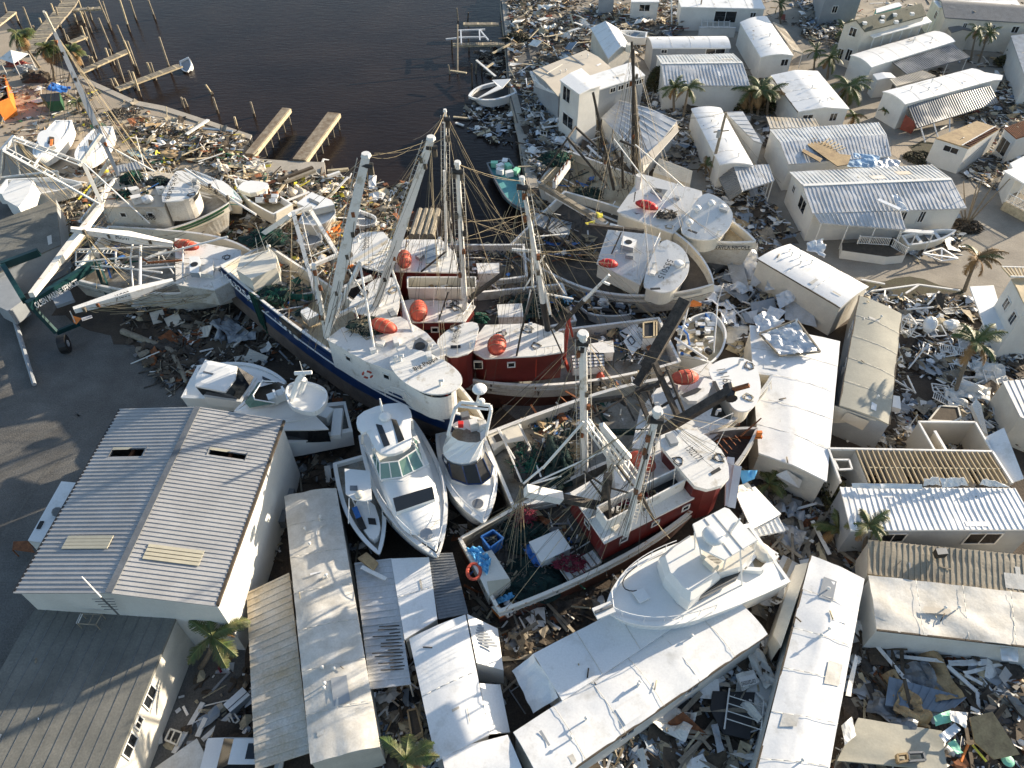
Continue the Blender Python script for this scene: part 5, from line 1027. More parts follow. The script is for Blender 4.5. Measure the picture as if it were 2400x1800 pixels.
m = MB(); ps = X("c3 735,1245 1430,915 1505,1010 825,1370", 6.2)
for i in range(4):
    a, b = ps[i], ps[(i+1) % 4]; m.quad(a, b, b-Z*1.2, a-Z*1.2, 'white_paint'); m.beam(a, b, .1, .1, 'white_paint')
m.quad(*[p-Z*1.05 for p in ps], 'black'); m.build('pit_wall', rE)
m = MB()
for k in range(16): c = ps[0].lerp(ps[1], random.uniform(.05, .95)).lerp(ps[3].lerp(ps[2], .5), random.uniform(.1, .8))-Z*.9; m.box(c, random.uniform(.3, .8), random.uniform(.2, .5), .25, Matrix.Rotation(random.uniform(0, 3), 3, 'Z'), random.choice(['black', 'charred', 'white_paint', 'net_red', 'plywood', 'metal_dark']))
m.build('pit_gear', rE)
sE = -1 if HE.pt(.5, -HE.hb, 0).y < HE.pt(.5, HE.hb, 0).y else 1
for t in (.50, .60, .68): p = HE.pt(t, sE*HE.b(t)*.66, .9); m = MB(); m.box(p, .7, .12, .5, Matrix.Rotation(math.atan2(HE.x.y, HE.x.x), 3, 'Z'), 'glass'); m.build('window', rE)
liferaft('salmon life raft half hidden behind the ladder mast on the RIP TIDE trawler', "c3 1040,780 1220,920", 5.9, wd=.95, h=.8)
M['i'] = mast(rE, "w 1466,1251 1541,965", 5, 0, .24, .2, auto=True, ladder=2)
spars(rE, [("f1 620,1050 1080,1145", 7.5, 6.5, .3)], name='outrigger'); spars(rE, [("f1 1080,1145 1600,1250", 6.5, 5.4, .22), ("f1 1680,880 1740,1659", 9, 4, .1), ("f1 1690,860 1640,1230", 9, 5, .25), ("f1 1370,800 1650,1000", 8, 7, .07), ("f1 1460,920 1740,1290", 8, 5.3, .07), ("f1 1650,1000 1960,1080", 7, 7, .07), ("f1 1810,730 2010,990", 8.5, 7, .08), ("c3 1120,1150 1220,1350", 7.5, 5.2, .1)], 'charred', name='strut')
spars(rE, [("f1 1740,1280 1755,1659", 5, 3.4, .09), ("c3 870,1500 870,1640", 3.4, 2.2, .1)], 'rust', name='post')
m = MB()
for s, z0, z1 in (("f1 1440,170 1950,830", 12, 7), ("f1 1400,190 1900,880", 11.6, 6.6), ("f1 1610,230 2060,870", 11, 7)):
    t = s.split(); a, b = X1(t[0]+' '+t[1], z0), X1(t[0]+' '+t[2], z1); ladder(m, a, b, .55, .07, step=.6)
m.build('ladder', rE)
spars(rE, [("f1 1590,300 1700,600", 10, 8.6, .13), ("f1 1700,600 1740,990", 8.6, 5.2, .2), ("f1 1720,700 1920,680", 8.4, 8.2, .12), ("f1 1600,200 1960,620", 11.5, 8.5, .16), ("f1 590,960 840,750", 7, 8, .08), ("f1 840,760 1370,160", 8, 11.5, .09), ("f1 680,970 1080,860", 7, 7.5, .06), ("f1 700,960 1720,500", 7, 9, .06)], name='mast_stay')
lines(rE, [(M['i'][1], HE.pt(t, s*HE.b(t), 0)) for t, s in ((.02, 1), (.02, -1), (.1, 1), (.3, -1), (.6, 1), (.85, -1), (.95, 1))]+[(X1("f1 560,1000", 7.5), X1("f3 %d,%d" % q, 2.2)) for q in ((820, 700), (830, 500), (880, 740), (940, 600), (1000, 720), (760, 280))]+[(X1("f1 1740,700", 9), X1("f3 %d,%d" % q, 2.0)) for q in ((1700, 580), (1800, 560), (1470, 660), (1250, 330))]+[(X1("c3 1240,430", 13), X1("f2 %d,%d" % q, 3)) for q in ((1500, 800), (1270, 600))], sag=.12)
hull_text(HE, '1302171', .025, .135, sE, .12, .5); 
a, b = X1("f3 200,700", 2.6), X1("f3 420,1090", 2.4); text(rE, 'RIP TIDE', HE.pt(0, -sE*HE.b(0)*.55, -.6)-HE.x*.03, HE.pt(0, sE*HE.b(0)*.75, -.6)-HE.x*.03, HE.z, .42, off=.05, bold=.02)
m = MB(); c = HE.pt(.9, 0, 0)
for k in range(7): p = HE.pt(.80+.02*k, 0, .1); m.tube(p-HE.y*(.9-.1*k), p+HE.y*(.9-.1*k), .04, .04, 5, 'rust')
m.tube(HE.pt(.93, 0, .2), HE.pt(1.0, 0, 1.2), .08, .05, 6, 'rust'); m.build('bow_rail', rE)
m = MB(); c = X1("f2 1650,320", 4.6); m.box(c, .35, .2, .6, None, 'orange'); m.box(c-Z*.3, .6, .2, .2, None, 'orange'); one(m, 'anchor', 'orange anchor hanging at the tip of the RIP TIDE bow', 'anchor')
rb = thing('fish_bin', 'big blue plastic bin with junk on the RIP TIDE deck', 'bin', X1("f3 630,400", 1.6)); ps = ccw(X("f3 485,320 640,235 775,340 600,470", 3.1)); m = MB()
for i in range(4):
    a, b = ps[i], ps[(i+1) % 4]; c_ = cent(ps); a2, b2 = a.lerp(c_, .12)-Z*1.2, b.lerp(c_, .12)-Z*1.2; m.quad(a, b, b2, a2, 'tarp_blue'); m.quad(a.lerp(c_, .08), b.lerp(c_, .08), b2, a2, 'tarp_blue'); m.beam(a, b, .1, .1, 'tarp_blue')
m.quad(*[p.lerp(c_, .1)-Z*.6 for p in ps], 'tarp_blue'); m.build('body', rb)
net('grey brown junk inside the big blue plastic bin', "f3 630,370", 2.6, .35, .3, .35, 'rope', 'charred', 21, 12, 'junk_heap', 'junk')
box_thing('deck_freezer', 'white topped freezer in the middle of the RIP TIDE deck', 'freezer', "f3 1115,390 1480,230 1640,465 1270,640", 2.9, 1.1, 'gelcoat')
r = thing('stern_winch_box', 'yellowish white machinery box under blue sheeting at the RIP TIDE stern', 'machinery box', X1("f3 640,800", 1.5)); ps = ccw(X("f3 340,580 620,490 865,880 580,1080", 2.9)); m = MB(); m.prism(ps, Z*-1.3, 'white_rusty', 'gelcoat_cream'); m.build('body', r); m = MB(); ps = ccw(X("f3 560,900 850,860 860,900 600,1080", 2.95)); m.prism(ps, Z*-.1, 'yellow_panel', 'yellow_panel'); m.build('lid', r)
sheet('plastic_sheet', 'bright blue crumpled plastic sheet over the yellowish machinery box', 'tarp', "f3 290,480 480,440 620,620 560,820", 3.05, .35, 'tarp_sky', 14, 10, freq=2.2)
sheet('plastic_sheet', 'dull blue green plastic sheet beside the corner of the RIP TIDE stern', 'tarp', "f3 640,1130 880,1030 930,1080 700,1200", 2.1, .3, 'tarp_sky', 12, 8, freq=2.2)
sheet('tarp', 'dark blue tarp twisted beside the white topped freezer', 'tarp', "f3 990,400 1130,390 1270,700 1180,700", 2.3, .35, 'tarp_blue', 10, 10)
net('big dark green net spread over the middle of the RIP TIDE deck', "f3 1120,880", 1.75, 2.2, 1.5, .5, 'net_dark', 'net_dark', 14, 160)
net('dark green net under the ropes at the far rail of the RIP TIDE', "f3 1000,300", 1.8, 1.6, 1.3, .7, 'net_dark', 'net_dark', 15, 100)
net('crimson net bundle at the far rail of the RIP TIDE', "f3 1050,60", 2.7, .6, .5, .6, 'net_red', 'net_red', 16, 60)
net('crimson net bundle lying over the white slatted boards', "f3 1640,680", 2.6, .9, .5, .4, 'net_red', 'net_red', 17, 80)
m = MB(); a, b = X1("f3 1560,820", 2.3), X1("f3 1990,580", 2.3); x = (b-a).normalized(); m.beam(a, b, 1.0, .25, 'white_paint')
for k in range(7): p = a.lerp(b, k/6)+Z*.15; m.beam(p-Z.cross(x)*.5, p+Z.cross(x)*.5, .08, .08, 'old_wood')
one(m, 'trawl_door', 'white slatted trawl door on the deck under the crimson net', 'trawl door')
m = MB(); c = X1("f3 390,770", 2.9); m.path([c+Vector((math.cos(q)*.42, math.sin(q)*.55, 0)) for q in [k*.45 for k in range(15)]], .11, 6, 'rescue'); one(m, 'life_ring', 'faded orange life ring on the RIP TIDE stern', 'life ring')
box_thing('fish_box', 'white lidded box in the stern corner beside the painted number 1302171', 'box', "f3 760,1260 870,1170 940,1260 830,1330", 2.2, .5, 'gelcoat'); box_thing('fish_box', 'small orange and cream box in the very corner of the RIP TIDE stern', 'box', "f3 620,1230 700,1200 790,1300 720,1340", 2.2, .5, 'gelcoat_cream', 'orange')
# S7 Kayla
rF, HF = boat('trawler', 'white trawler named KAYLA NICOLE with a light blue shaded roof', 'trawler', ("w 1330,352", 3.9), ("w 1262,426", 2.8), ("w 1772,566", 5.0), D=4.2, strakes=(('white_hull', 9),), sag=.9, bul=1.0, deck='deck_cream', inner='gelcoat_cream', tb=.84, full=2.1)
block(rF, "c2 1130,28 905,350 960,390 1390,545 1660,300 1640,175", [5.9, 4.9, 4.7, 4.6, 5.3, 5.7], 1.6, 'white_paint', 'gelcoat_cream', .2, 0, name='deckhouse_roof', wname='deckhouse')
block(rF, "c2 1430,505 1640,175 1790,225 1900,330 1915,430 1830,560 1700,605 1530,585", [5.0, 6.4, 6.35, 6.1, 5.8, 5.3, 5.05, 4.9], 1.7, 'white_paint', 'gelcoat_cream', .35, 2, name='wheelhouse_roof', wname='wheelhouse', band=None)
for s, z in (("c2 1600,335", 6.0), ("c2 1720,290", 6.0), ("c2 1815,325", 5.95), ("c2 1530,455", 5.95)): m = MB(); c = X1(s, z); m.tube(c-Z*.3, c+Z*.1, .12, .12, 8, 'gelcoat'); m.ell(c+Z*.15, .36, .36, .26, None, 12, 8, 'gelcoat'); m.build('radar_dome', rF, smooth=True)
for s in ("c2 1520,510 1600,540",): a, b = X(s, 5.86); m = MB(); m.beam(a, b, .22, .05, 'black'); m.build('roof_hatch', rF)
acunit(rF, "c2 1230,120 1350,160 1300,230 1195,180", 5.6)
liferaft('red life raft on the KAYLA NICOLE roof under white poles', "c2 1075,270 1255,325", 5.7, wd=.75, h=.65, mi='red')
net('brown cable tangle on the KAYLA NICOLE roof', "c2 1330,380", 5.12, .9, .7, .15, 'rope_dark', 'charred', 22, 60, 'cable_tangle', 'cable')
sF = 1 if HF.pt(.5, HF.hb, 0).y < HF.pt(.5, -HF.hb, 0).y else -1
hull_text(HF, 'KAYLA NICOLE', .865, .985, sF, .3, .42)
for s, z0 in (("c1 1085,1500 1035,360", 3.5), ("c1 1050,1540 1050,420", 3.5), ("c1 880,1640 700,800", 3.2), ("c1 960,1620 950,1300", 3.2)):
    mast(rF, s, z0, 0, .2 if 'c1 1' in s else .16, .12, 'charred', auto=True, cap=False, n=7, ladder=1 if '1035' in s else 0)
m = MB(); c = X1("c2 1090,110", 6); m.tube(c-Z*1.5, c+Z*.9, .32, .32, 10, 'white_paint'); m.build('funnel', rF)
spars(rF, [("c1 480,1195 230,1560", 9, 3.6, .1), ("c1 480,1195 820,1600", 9, 4, .12), ("c1 550,1100 825,1350", 9, 7, .12), ("c1 480,1195 550,1095", 9, 9, .12), ("i2 740,95 850,140", 8, 8, .12)], 'charred', name='outrigger_frame')
spars(rF, [("c1 880,1200 1290,1740", 10, 6, .06), ("c1 1065,1250 1490,1620", 10, 6, .06), ("i2 1170,410 985,665", 7.2, 5.8, .05), ("c2 300,170 820,470", 5.2, 4.2, .22)], name='pole')
m = MB(); a, b = X1("c2 240,120", 5.6), X1("c2 830,470", 4.2); m.beam(a, b, .5, .4, 'old_wood'); one(m, 'boom', 'tapered grey brown boom slanting between the two rust stained white trawlers', 'boom')
rn = random.Random(5); m = MB()
for k in range(90):
    p = X1("c1 %d,%d" % (rn.uniform(780, 1100), rn.uniform(1180, 1660)), rn.uniform(3, 8)); d = Vector((rn.uniform(-.6, .6), rn.uniform(-.6, .6), rn.uniform(-1.4, 1.4))); m.tube(p, p+d, rn.uniform(.02, .07), .03, 4, rn.choice(['charred', 'black', 'rope_dark']))
m.build('burnt_rigging', rF)
lines(rF, [(X1("c1 480,1195", 9), HF.pt(t, s*HF.b(t), 0)) for t, s in ((.02, 1), (.1, -1), (.2, 1), (.3, -1), (.3, 1))]+[(X1("c1 1040,380", 15), X1("c2 %d,%d" % q, 6.5)) for q in ((1480, 480), (1180, 900), (700, 470))]+[(X1("c2 1060,0", 10), X1("c2 1800,590", 6.8)), (X1("c2 260,100", 6), X1("c2 1120,720", 5))])
net('dark green net with cage at the stern of the KAYLA NICOLE', "i2 275,240", 3.9, 1.7, 1.4, .8, 'net_green', 'net_dark', 18, 120)
net('dark green net lying on the stained deck of the KAYLA NICOLE', "i2 500,490", 2.8, 1.4, 1.0, .5, 'net_dark', 'net_dark', 19, 80)
m = MB(); a, b = X("i2 250,420 360,265", 3.9); m.beam(a, b, .35, .9, 'white_paint')
for k in range(5): p = a.lerp(b, k/4); m.beam(p+Z*.3, p+Vector((.2, .2, .9)), .12, .1, 'rust')
m.build('stern_bin', rF)
for s, c_ in (("i2 590,640", 0), ("i2 515,700", 1)): sheet('yellow_float_bag', 'lime yellow bag on the dark boom, %s' % ('upper one' if not c_ else 'lower one'), 'bag', "i2 %s" % ("560,625 610,630 615,665 575,665" if not c_ else "480,705 555,685 550,710 490,720"), 4.8, .12, 'yellow', 6, 5)
# S8 555015
rG8, HG = boat('trawler', 'white trawler numbered 555015 whose stern is burnt to black frames', 'trawler', ("w 1300,440", 3.4), ("w 1215,585", 1.9), ("w 1673,665", 4.9), D=3.6, strakes=(('white_hull', 9),), sag=.8, bul=1.0, deck='deck_dark', inner='gelcoat_cream', tb=.84, full=2.1)
block(rG8, "c2 850,450 1290,580 1110,985 730,800", [5.5, 5.5, 4.2, 4.2], 1.6, 'white_paint', 'gelcoat_cream', .15, 0, name='deckhouse_roof', wname='deckhouse')
block(rG8, "c2 1275,575 1440,630 1530,740 1535,880 1430,1020 1310,1062 1200,1030 1110,990", [6.1, 6.0, 5.7, 5.3, 4.9, 4.75, 4.75, 4.8], 1.7, 'white_paint', 'gelcoat_cream', .35, 2, name='wheelhouse_roof', wname='wheelhouse')
mktext(rG8, '555015', "c2 1345,765", "c2 1255,925", .55, z=(5.72, 5.22), up=1, bold=0)
for s in ("c2 1335,665 1425,668", "c2 1195,1022 1280,1018"): a, b = X(s, 5.57); m = MB(); m.beam(a, b, .22, .05, 'black'); m.build('roof_hatch', rG8)
acunit(rG8, "c2 960,560 1080,600 1050,670 940,640", 5.4, 'gelcoat')
m = MB(); c = X1("c2 1440,800", 5.7); m.tube(c-Z*.3, c, .3, .3, 10, 'gelcoat'); m.ell(c, .45, .45, .2, None, 12, 6, 'gelcoat'); m.build('radar_dome', rG8, smooth=True)
liferaft('deep red life raft at the corner of the 555015 trawler roof', "c2 755,790 910,810", 5.5, wd=.7, h=.6, mi='red')
spars(rG8, [("c2 660,470 1140,525", 7, 6.8, .14), ("c2 200,350 330,390", 4, 4, .1), ("c2 330,390 290,520", 4, 3.6, .09), ("c2 330,390 540,440", 4, 4, .1), ("c2 200,480 500,640", 3.8, 3.4, .14), ("c2 480,560 390,690", 4, 3, .12), ("c2 500,640 740,760", 4, 5.2, .1), ("c2 945,530 860,720", 7, 5.4, .07), ("c2 540,440 500,640", 4, 3.4, .12), ("c2 640,380 560,620", 4.4, 3.5, .12)], 'charred', name='burnt_frame')
m = MB(); rn = random.Random(6)
for k in range(140):
    p = X1("c2 %d,%d" % (rn.uniform(190, 790), rn.uniform(330, 760)), rn.uniform(1.2, 3.2)); d = Vector((rn.uniform(-1, 1), rn.uniform(-1, 1), rn.uniform(-.5, .6))); m.beam(p, p+d, rn.uniform(.03, .12), .05, rn.choice(['charred', 'black', 'charred', 'white_paint', 'metal_dark', 'dark_wood']))
m.build('burnt_wreckage', rG8)
m = MB()
for k in range(6):
    a, b = X1("c2 %d,%d" % (230+45*k, 480-14*k+60), 2.6), X1("c2 %d,%d" % (330+45*k, 400+10*k), 2.6); m.beam(a, b, .06, .06, 'black')
for s in ("c2 195,360 330,395 280,530 170,480", "c2 340,400 520,450 480,590 300,540"): ps = ccw(X(s, 2.5)); m.prism(ps, Z*-.1, 'wall_grey', 'charred')
m.build('deck_plate', rG8)
# S9 Jacob
rJ9, HJ = boat('trawler', 'white trawler beneath the pair of booms lettered JACOB, lying left of the blue stern', 'trawler', ("w 218,527", 3.3), ("w 200,655", 2.6), ("w 625,628", 3.8), D=3.3, strakes=(('white_hull', 9),), sag=.5, bul=1.2, deck='deck_grey', inner='gelcoat_cream', tb=.86, full=2.4)
block(rJ9, "a2 1510,580 2080,685 2100,900 1850,1030 1520,985", 4.2, 1.8, 'white_paint', 'white_hull', .1, 0, name='deckhouse_roof', wname='deckhouse')
acunit(rJ9, "a2 1635,740 1720,740 1720,885 1640,880", 5.5, 'gelcoat'); block(rJ9, "a2 1730,760 1840,765 1840,900 1730,890", 4.6, .4, 'white_paint', 'white_paint', 0, name='locker_lid', wname='locker')
liferaft('brick orange life raft at the left end of the JACOB trawler roof', "a2 1515,620 1705,665", 5.0, wd=.85, h=.7)
M['j'] = mast(rJ9, "a2 1495,632 610,505", 6.2, 9.5, .40, .16, square=True, cap=False, name='outrigger'); M['k'] = mast(rJ9, "a2 1500,955 640,1205", 5.2, 5.6, .40, .2, square=True, cap=False, name='outrigger')
def boomtext(root, A, B, t0, t1, w0, s, h, flip=False, off=.42):
    a, b = A.lerp(B, t0), A.lerp(B, t1); view = (Vector((0, 0, CH))-a).normalized(); u = (b-a).cross(view).normalized()
    if (b-a).cross(u).dot(view) < 0: u = -u
    text(root, s, a-u*h/2+view*off, b-u*h/2+view*off, u, h, off=.0, bold=.01)
boomtext(rJ9, M['j'][0], M['j'][1], .44, .58, 0, 'JACOB', .5); boomtext(rJ9, M['k'][1], M['k'][0], .40, .55, 0, 'JACOB', .55)
spars(rJ9, [("a2 655,685 1490,652", 5.4, 5.6, .09), ("a2 655,790 1210,738", 5.2, 5.6, .08), ("a2 1215,615 1210,990", 6.2, 5.4, .12), ("a2 1145,640 1130,740", 6, 5.8, .09), ("a2 1125,740 1150,1005", 5.8, 5, .07), ("a2 1000,700 1000,835", 5.4, 4.6, .09), ("a2 658,680 655,820", 5.4, 4.6, .08), ("a2 870,820 1400,880", 5, 5.2, .09), ("a2 1250,760 1970,570", 5.6, 6.2, .09), ("a2 1230,900 1550,980", 5, 5, .08), ("a2 1230,850 1510,830", 5.2, 5.2, .08), ("a2 1260,760 1440,690", 5.8, 5.9, .12), ("a2 1580,660 1580,980", 5.8, 4.6, .07), ("a2 1390,720 1500,890", 5, 5.2, .06), ("a2 1440,760 1500,670", 5, 6, .05), ("a2 660,820 900,860", 4.6, 4.6, .06), ("a2 1370,700 1370,800", 5.6, 5, .06)], name='mast_frame')
spars(rJ9, [("a2 1200,740 1280,795", 5.8, 5.4, .08), ("a2 1280,795 1570,775", 5.4, 5.4, .1)], 'rust', name='rusty_pipe')
m = MB()
for a, b in (("a2 900,800,5", "a2 1120,840,5"), ("a2 660,690,5.2", "a2 1000,700,5.2"), ("a2 1230,805,5.2", "a2 1420,790,5.2"), ("a2 700,800,4.8", "a2 860,815,4.8")): ladder(m, X1(a), X1(b), .5, .04, step=.35)
m.build('ladder', rJ9)
lines(rJ9, [(X1("a2 740,560", 9), X1("a2 %d,%d" % q, 5)) for q in ((1150, 740), (1120, 990), (910, 970), (1560, 770))]+[(X1("a2 720,1190", 5.6), X1("a2 %d,%d" % q, 4)) for q in ((1300, 990), (1040, 1190), (1830, 1060))]+[(X1("a2 740,1195", 5.4), X1("a2 1280,1210", 3)), (X1("a2 1280,1210", 3), X1("a2 1830,1070", 3.5)), (X1("a2 750,1190", 5.5), X1("a2 850,1220", 5)), (X1("a2 1210,730", 5.9), X1("a2 1850,820", 4.5)), (X1("a2 760,560", 9), X1("a2 1060,930", 4.5))]+[(X1("a2 1820,1070", 3.5), X1("a2 1040,1190", 3.2))], r=.03)
r = thing('storm_flag', 'orange pennant and striped dark blue flag hanging from the tip of the lower JACOB boom', 'flag', X1("a2 640,1300", 2)); m = MB(); m.tube(X1("a2 605,1215", 5.4), X1("a2 650,1310", 4), .04, .04, 5, 'white_paint'); m.build('pole', r); m = MB(); m.quad(X1("a2 620,1250", 4.6), X1("a2 705,1275", 4.3), X1("a2 660,1330", 3.8), X1("a2 635,1310", 4), 'orange'); m.build('pennant', r)
m = MB(); a, b, c, d = X("a2 700,1270 790,1245 800,1270 710,1300", 3.5)
for k in range(6): m.quad(a.lerp(d, k/6), b.lerp(c, k/6), b.lerp(c, (k+1)/6), a.lerp(d, (k+1)/6), 'white_paint' if k % 2 else 'blue_hull')
m.build('cloth', r)
net('small teal net beside yellow boards in the JACOB trawler', "g2 720,970", 2.6, .8, .4, .3, sd_=24, n=30)
# S10 95508
rK0, HK = boat('trawler', 'cream walled trawler numbered 95508 with a green bow stripe', 'trawler', ("w 252,418", 3.3), ("w 200,520", 3.0), ("w 537,474", 4.2), D=3.4, strakes=(('green_stripe', .4), ('white_hull', 9)), sag=.9, bul=.9, deck='deck_grey', inner='gelcoat_cream', tb=.86, full=2.3)
block(rK0, "g2 225,690 340,430 470,255 900,230 1150,260 1020,690", 5.2, 2.6, 'beige_roof', 'white_hull', .05, 0, name='deckhouse_roof', wname='deckhouse')
block(rK0, "g2 945,620 1120,300 1200,200 1400,280 1500,390 1440,530 1300,600 1150,620", 5.7, 2.4, 'white_paint', 'white_hull', .3, 1, name='wheelhouse_roof', wname='wheelhouse', band=(.3, .75), hb=(.35, .75))
mktext(rK0, '695508', "g2 1150,270", "g2 1030,600", .45, z=5.76, up=1, bold=0)
text(rK0, '95508', X1("g2 670,692", 5.2)+Vector((0, -.1, -1.35)), X1("g2 860,692", 5.2)+Vector((0, -.1, -1.35)), Z, .6, off=.06, bold=.02)
m = MB(); c = X1("g2 350,740", 4.4); pts = [c+Vector((math.cos(q)*.36, -.15, math.sin(q)*.36)) for q in [k*math.pi/6 for k in range(13)]]; [m.tube(a, b, .09, .09, 5, 'red_bright' if i % 3 else 'white_paint') for i, (a, b) in enumerate(zip(pts, pts[1:]))]; one(m, 'life_ring', 'faded red life ring on the wall left of the number 95508', 'life ring')
net('green net heap at the back of the beige roof numbered 95508', "g2 620,330", 5.3, 1.1, .9, .6, sd_=25, n=80)
net('little green net ball between white crates on the beige roof', "g2 515,545", 5.3, .6, .5, .45, sd_=26, n=30)
net('black net spread before the wheelhouse numbered 695508', "g2 940,370", 5.25, 1.2, .8, .35, 'net_dark', 'black', 27, 40)
for i, (s, lb) in enumerate((("g2 545,440 660,420 695,450 590,480", 'white crate beside the green net heap'), ("g2 575,545 700,520 725,555 600,585", 'white crate beside the little green net ball'), ("g2 910,430 1000,415 1025,440 920,465", 'white crate in the shade of the wheelhouse'))): box_thing('crate', lb+' on the beige trawler roof', 'crate', s, 5.95, .7)
m = MB(); c = X1("g2 800,590", 5.7); m.ell(c, .6, .45, .4, None, 10, 6, 'crumple', .2); one(m, 'foil_bundle', 'silvery bundle at the near edge of the beige trawler roof', 'bundle')
M['m'] = mast(rK0, "a1 1025,1520 470,275", 6, 17, .28, .16, 'wall_grey', square=True, cap=False, name='outrigger'); 
spars(rK0, [("a1 470,275 380,100", 17, 20, .12)], 'gelcoat_cream', name='outrigger_tip')
spars(rK0, [("g1 1420,750 1220,1050", 7, 5, .14), ("g1 1080,790 1330,1340", 8.5, 5.2, .17), ("g1 1330,1340 1420,1540", 5.2, 3.2, .15), ("g1 1350,990 1210,1100", 6, 5, .06), ("g1 1530,940 1240,1100", 6, 5, .07), ("g1 1340,1290 1370,980", 5, 6, .06)], 'white_rusty', name='gallows')
spars(rK0, [("g1 1250,480 2010,900", 9, 6, .09), ("g1 1090,790 1940,1570", 9, 4, .08), ("g1 1310,410 1020,820", 10, 8, .16), ("g1 1760,430 1890,910", 8.5, 5.4, .05), ("g1 1180,1120 1120,1220", 5, 4.4, .12)], name='spar')
mast(rK0, "g2 1290,200 1940,620", 7, 5.4, .12, .1, cap=False, name='spar'); spars(rK0, [("g2 1940,620 2212,790", 5.4, 4.8, .12)], name='spar')
spars(rK0, [("g1 1310,1350 1070,1659", 5.2, 7.6, .24), ], 'white_rusty', name='outrigger')
M['n'] = mast(rK0, "a2 870,315 275,1075", 5.5, 8.2, .30, .2, 'white_rusty', square=True, cap=False, name='outrigger')
spars(rK0, [("g1 40,625 560,905", 10.5, 8.6, .12), ("g1 560,905 1290,1320", 8.6, 5.5, .12), ("g1 190,460 1060,780", 11, 8.6, .11), ("g1 30,620 190,440", 10.5, 11, .16), ("g1 0,1000 30,620", 6.4, 10.5, .08), ("g1 260,950 170,470", 6.5, 10.8, .08), ("g1 0,975 740,890", 6.6, 7, .1), ("g1 740,890 760,990", 7, 5.6, .1), ("g1 540,665 440,830", 9, 8.6, .12)], name='outrigger_frame')
m = MB(); ladder(m, X1("g1 60,610", 10.8), X1("g1 800,1010", 8), .6, .06, step=.7); ladder(m, X1("g1 200,470", 11), X1("g1 1040,790", 8.8), .6, .06, step=.9); m.build('ladder', rK0)
lines(rK0, [(M['m'][1], X1("g1 %d,%d" % q, z)) for q, z in (((1900, 900), 6), ((1400, 500), 5), ((620, 300), 6), ((2010, 900), 6), ((1000, 400), 8))]+[(X1("g1 180,450", 11), X1("g1 %d,%d" % q, 3)) for q in ((400, 900), (560, 960), (760, 980), (1060, 1430), (860, 1200), (700, 1190))]+[(X1("g1 40,620", 10.5), X1("g1 %d,%d" % q, 2)) for q in ((140, 940), (500, 970), (830, 1420))], r=.028)
# ---------------- yachts
def yacht(label, SL, SR, B, cat='motor yacht', name='motor_yacht', **k):
    kw = dict(D=2.3, strakes=(('gelcoat', 1.7), ('blue_hull', 9)), sag=-.25, bul=.12, deck='gelcoat', rail='gelcoat', tb=.88, full=2.0, camber=.22, rw=.25, q=.9); kw.update(k); return boat(name, label, cat, SL, SR, B, **kw)
def loft(root, A, B, mi, name, za=None):
    m = MB(); n = len(A); m.add(A+B, [(i, (i+1) % n, n+(i+1) % n, n+i) for i in range(n)], mi); return m.build(name, root)
rY, HY = yacht('big white motor yacht with a green windscreen and two dark skylights on its hardtop', ("i1 35,270", 3.2), ("i1 320,240", 3.2), ("i1 425,880", 4.1), tb=.86)
# trunk cabin, dark foredeck window
C1 = ccw(chaikin(X("i1 95,380 330,300 400,470 440,640 400,740 330,780 260,760 175,620", 4.35), 2)); c = cent(C1); m = MB(); inn = [p.lerp(c, .22)+Z*.5 for p in C1]; n = len(C1)
m.add(C1+inn, [(i, (i+1) % n, n+(i+1) % n, n+i) for i in range(n)]+[tuple(range(n, 2*n))], 'gelcoat'); m.build('trunk_cabin', rY, smooth=True)
m = MB(); ps = ccw(X("i1 208,595 400,538 412,598 225,662", 5.15)); m.prism(ps, Z*-.35, 'glass', 'gelcoat'); m.build('foredeck_window', rY)
# salon base + windscreen
base = X("i1 55,300 300,230 385,430 260,510 150,505", 4.9); m = MB(); m.prism(ccw(base), Z*-1.2, 'gelcoat', 'gelcoat'); m.build('salon', rY)
m = MB(); lo = X("i1 110,400,5.0 148,505,5.0 255,492,5.0 360,440,5.0 330,320,5.0"); hi = X("i1 118,370,6.0 145,425,6.0 235,415,6.0 320,360,6.0 305,300,6.0")
for i in range(4):
    for j in range(2):
        a, b = lo[i].lerp(lo[i+1], j/2), lo[i].lerp(lo[i+1], (j+1)/2); c_, d = hi[i].lerp(hi[i+1], (j+1)/2), hi[i].lerp(hi[i+1], j/2); m.quad(a, b, c_, d, 'glass_green')
m.build('windscreen', rY); m = MB()
for i in range(5): m.tube(lo[i], hi[i], .05, .05, 5, 'gelcoat')
for i in range(4): m.tube(lo[i], lo[i+1], .05, .05, 5, 'gelcoat'); m.tube(hi[i], hi[i+1], .05, .05, 5, 'gelcoat'); m.tube(lo[i].lerp(lo[i+1], .5), hi[i].lerp(hi[i+1], .5), .04, .04, 5, 'gelcoat')
m.build('windscreen_frame', rY)
block(rY, "i1 28,245 40,185 150,140 265,130 305,185 290,230 305,330 240,375 160,385 115,350 85,270 60,280", 6.9, 0, 'gelcoat', 'gelcoat', 0, 1, name='hardtop', th=.25, camber=.15)
for s in ("i1 125,235 155,240 195,335 165,345", "i1 200,210 225,215 265,310 235,325"): m = MB(); m.prism(ccw(X(s, 7.06)), Z*-.03, 'glass', 'glass'); m.build('skylight', rY)
m = MB(); c = X1("i1 158,175", 7.2); m.tube(c, c+Z*1.3, .12, .05, 8, 'gelcoat'); m.ell(X1("i1 170,200", 7.2), .42, .42, .25, None, 12, 6, 'gelcoat'); m.build('radar_arch', rY)
for a, b in (("i1 60,280,6.8", "i1 60,330,4.8"), ("i1 300,215,6.8", "i1 305,265,4.8"), ("i1 112,350,6.8", "i1 118,395,5"), ("i1 300,320,6.8", "i1 325,345,5")): m = MB(); m.beam(X1(a), X1(b), .18, .12, 'gelcoat'); m.build('hardtop_leg', rY)
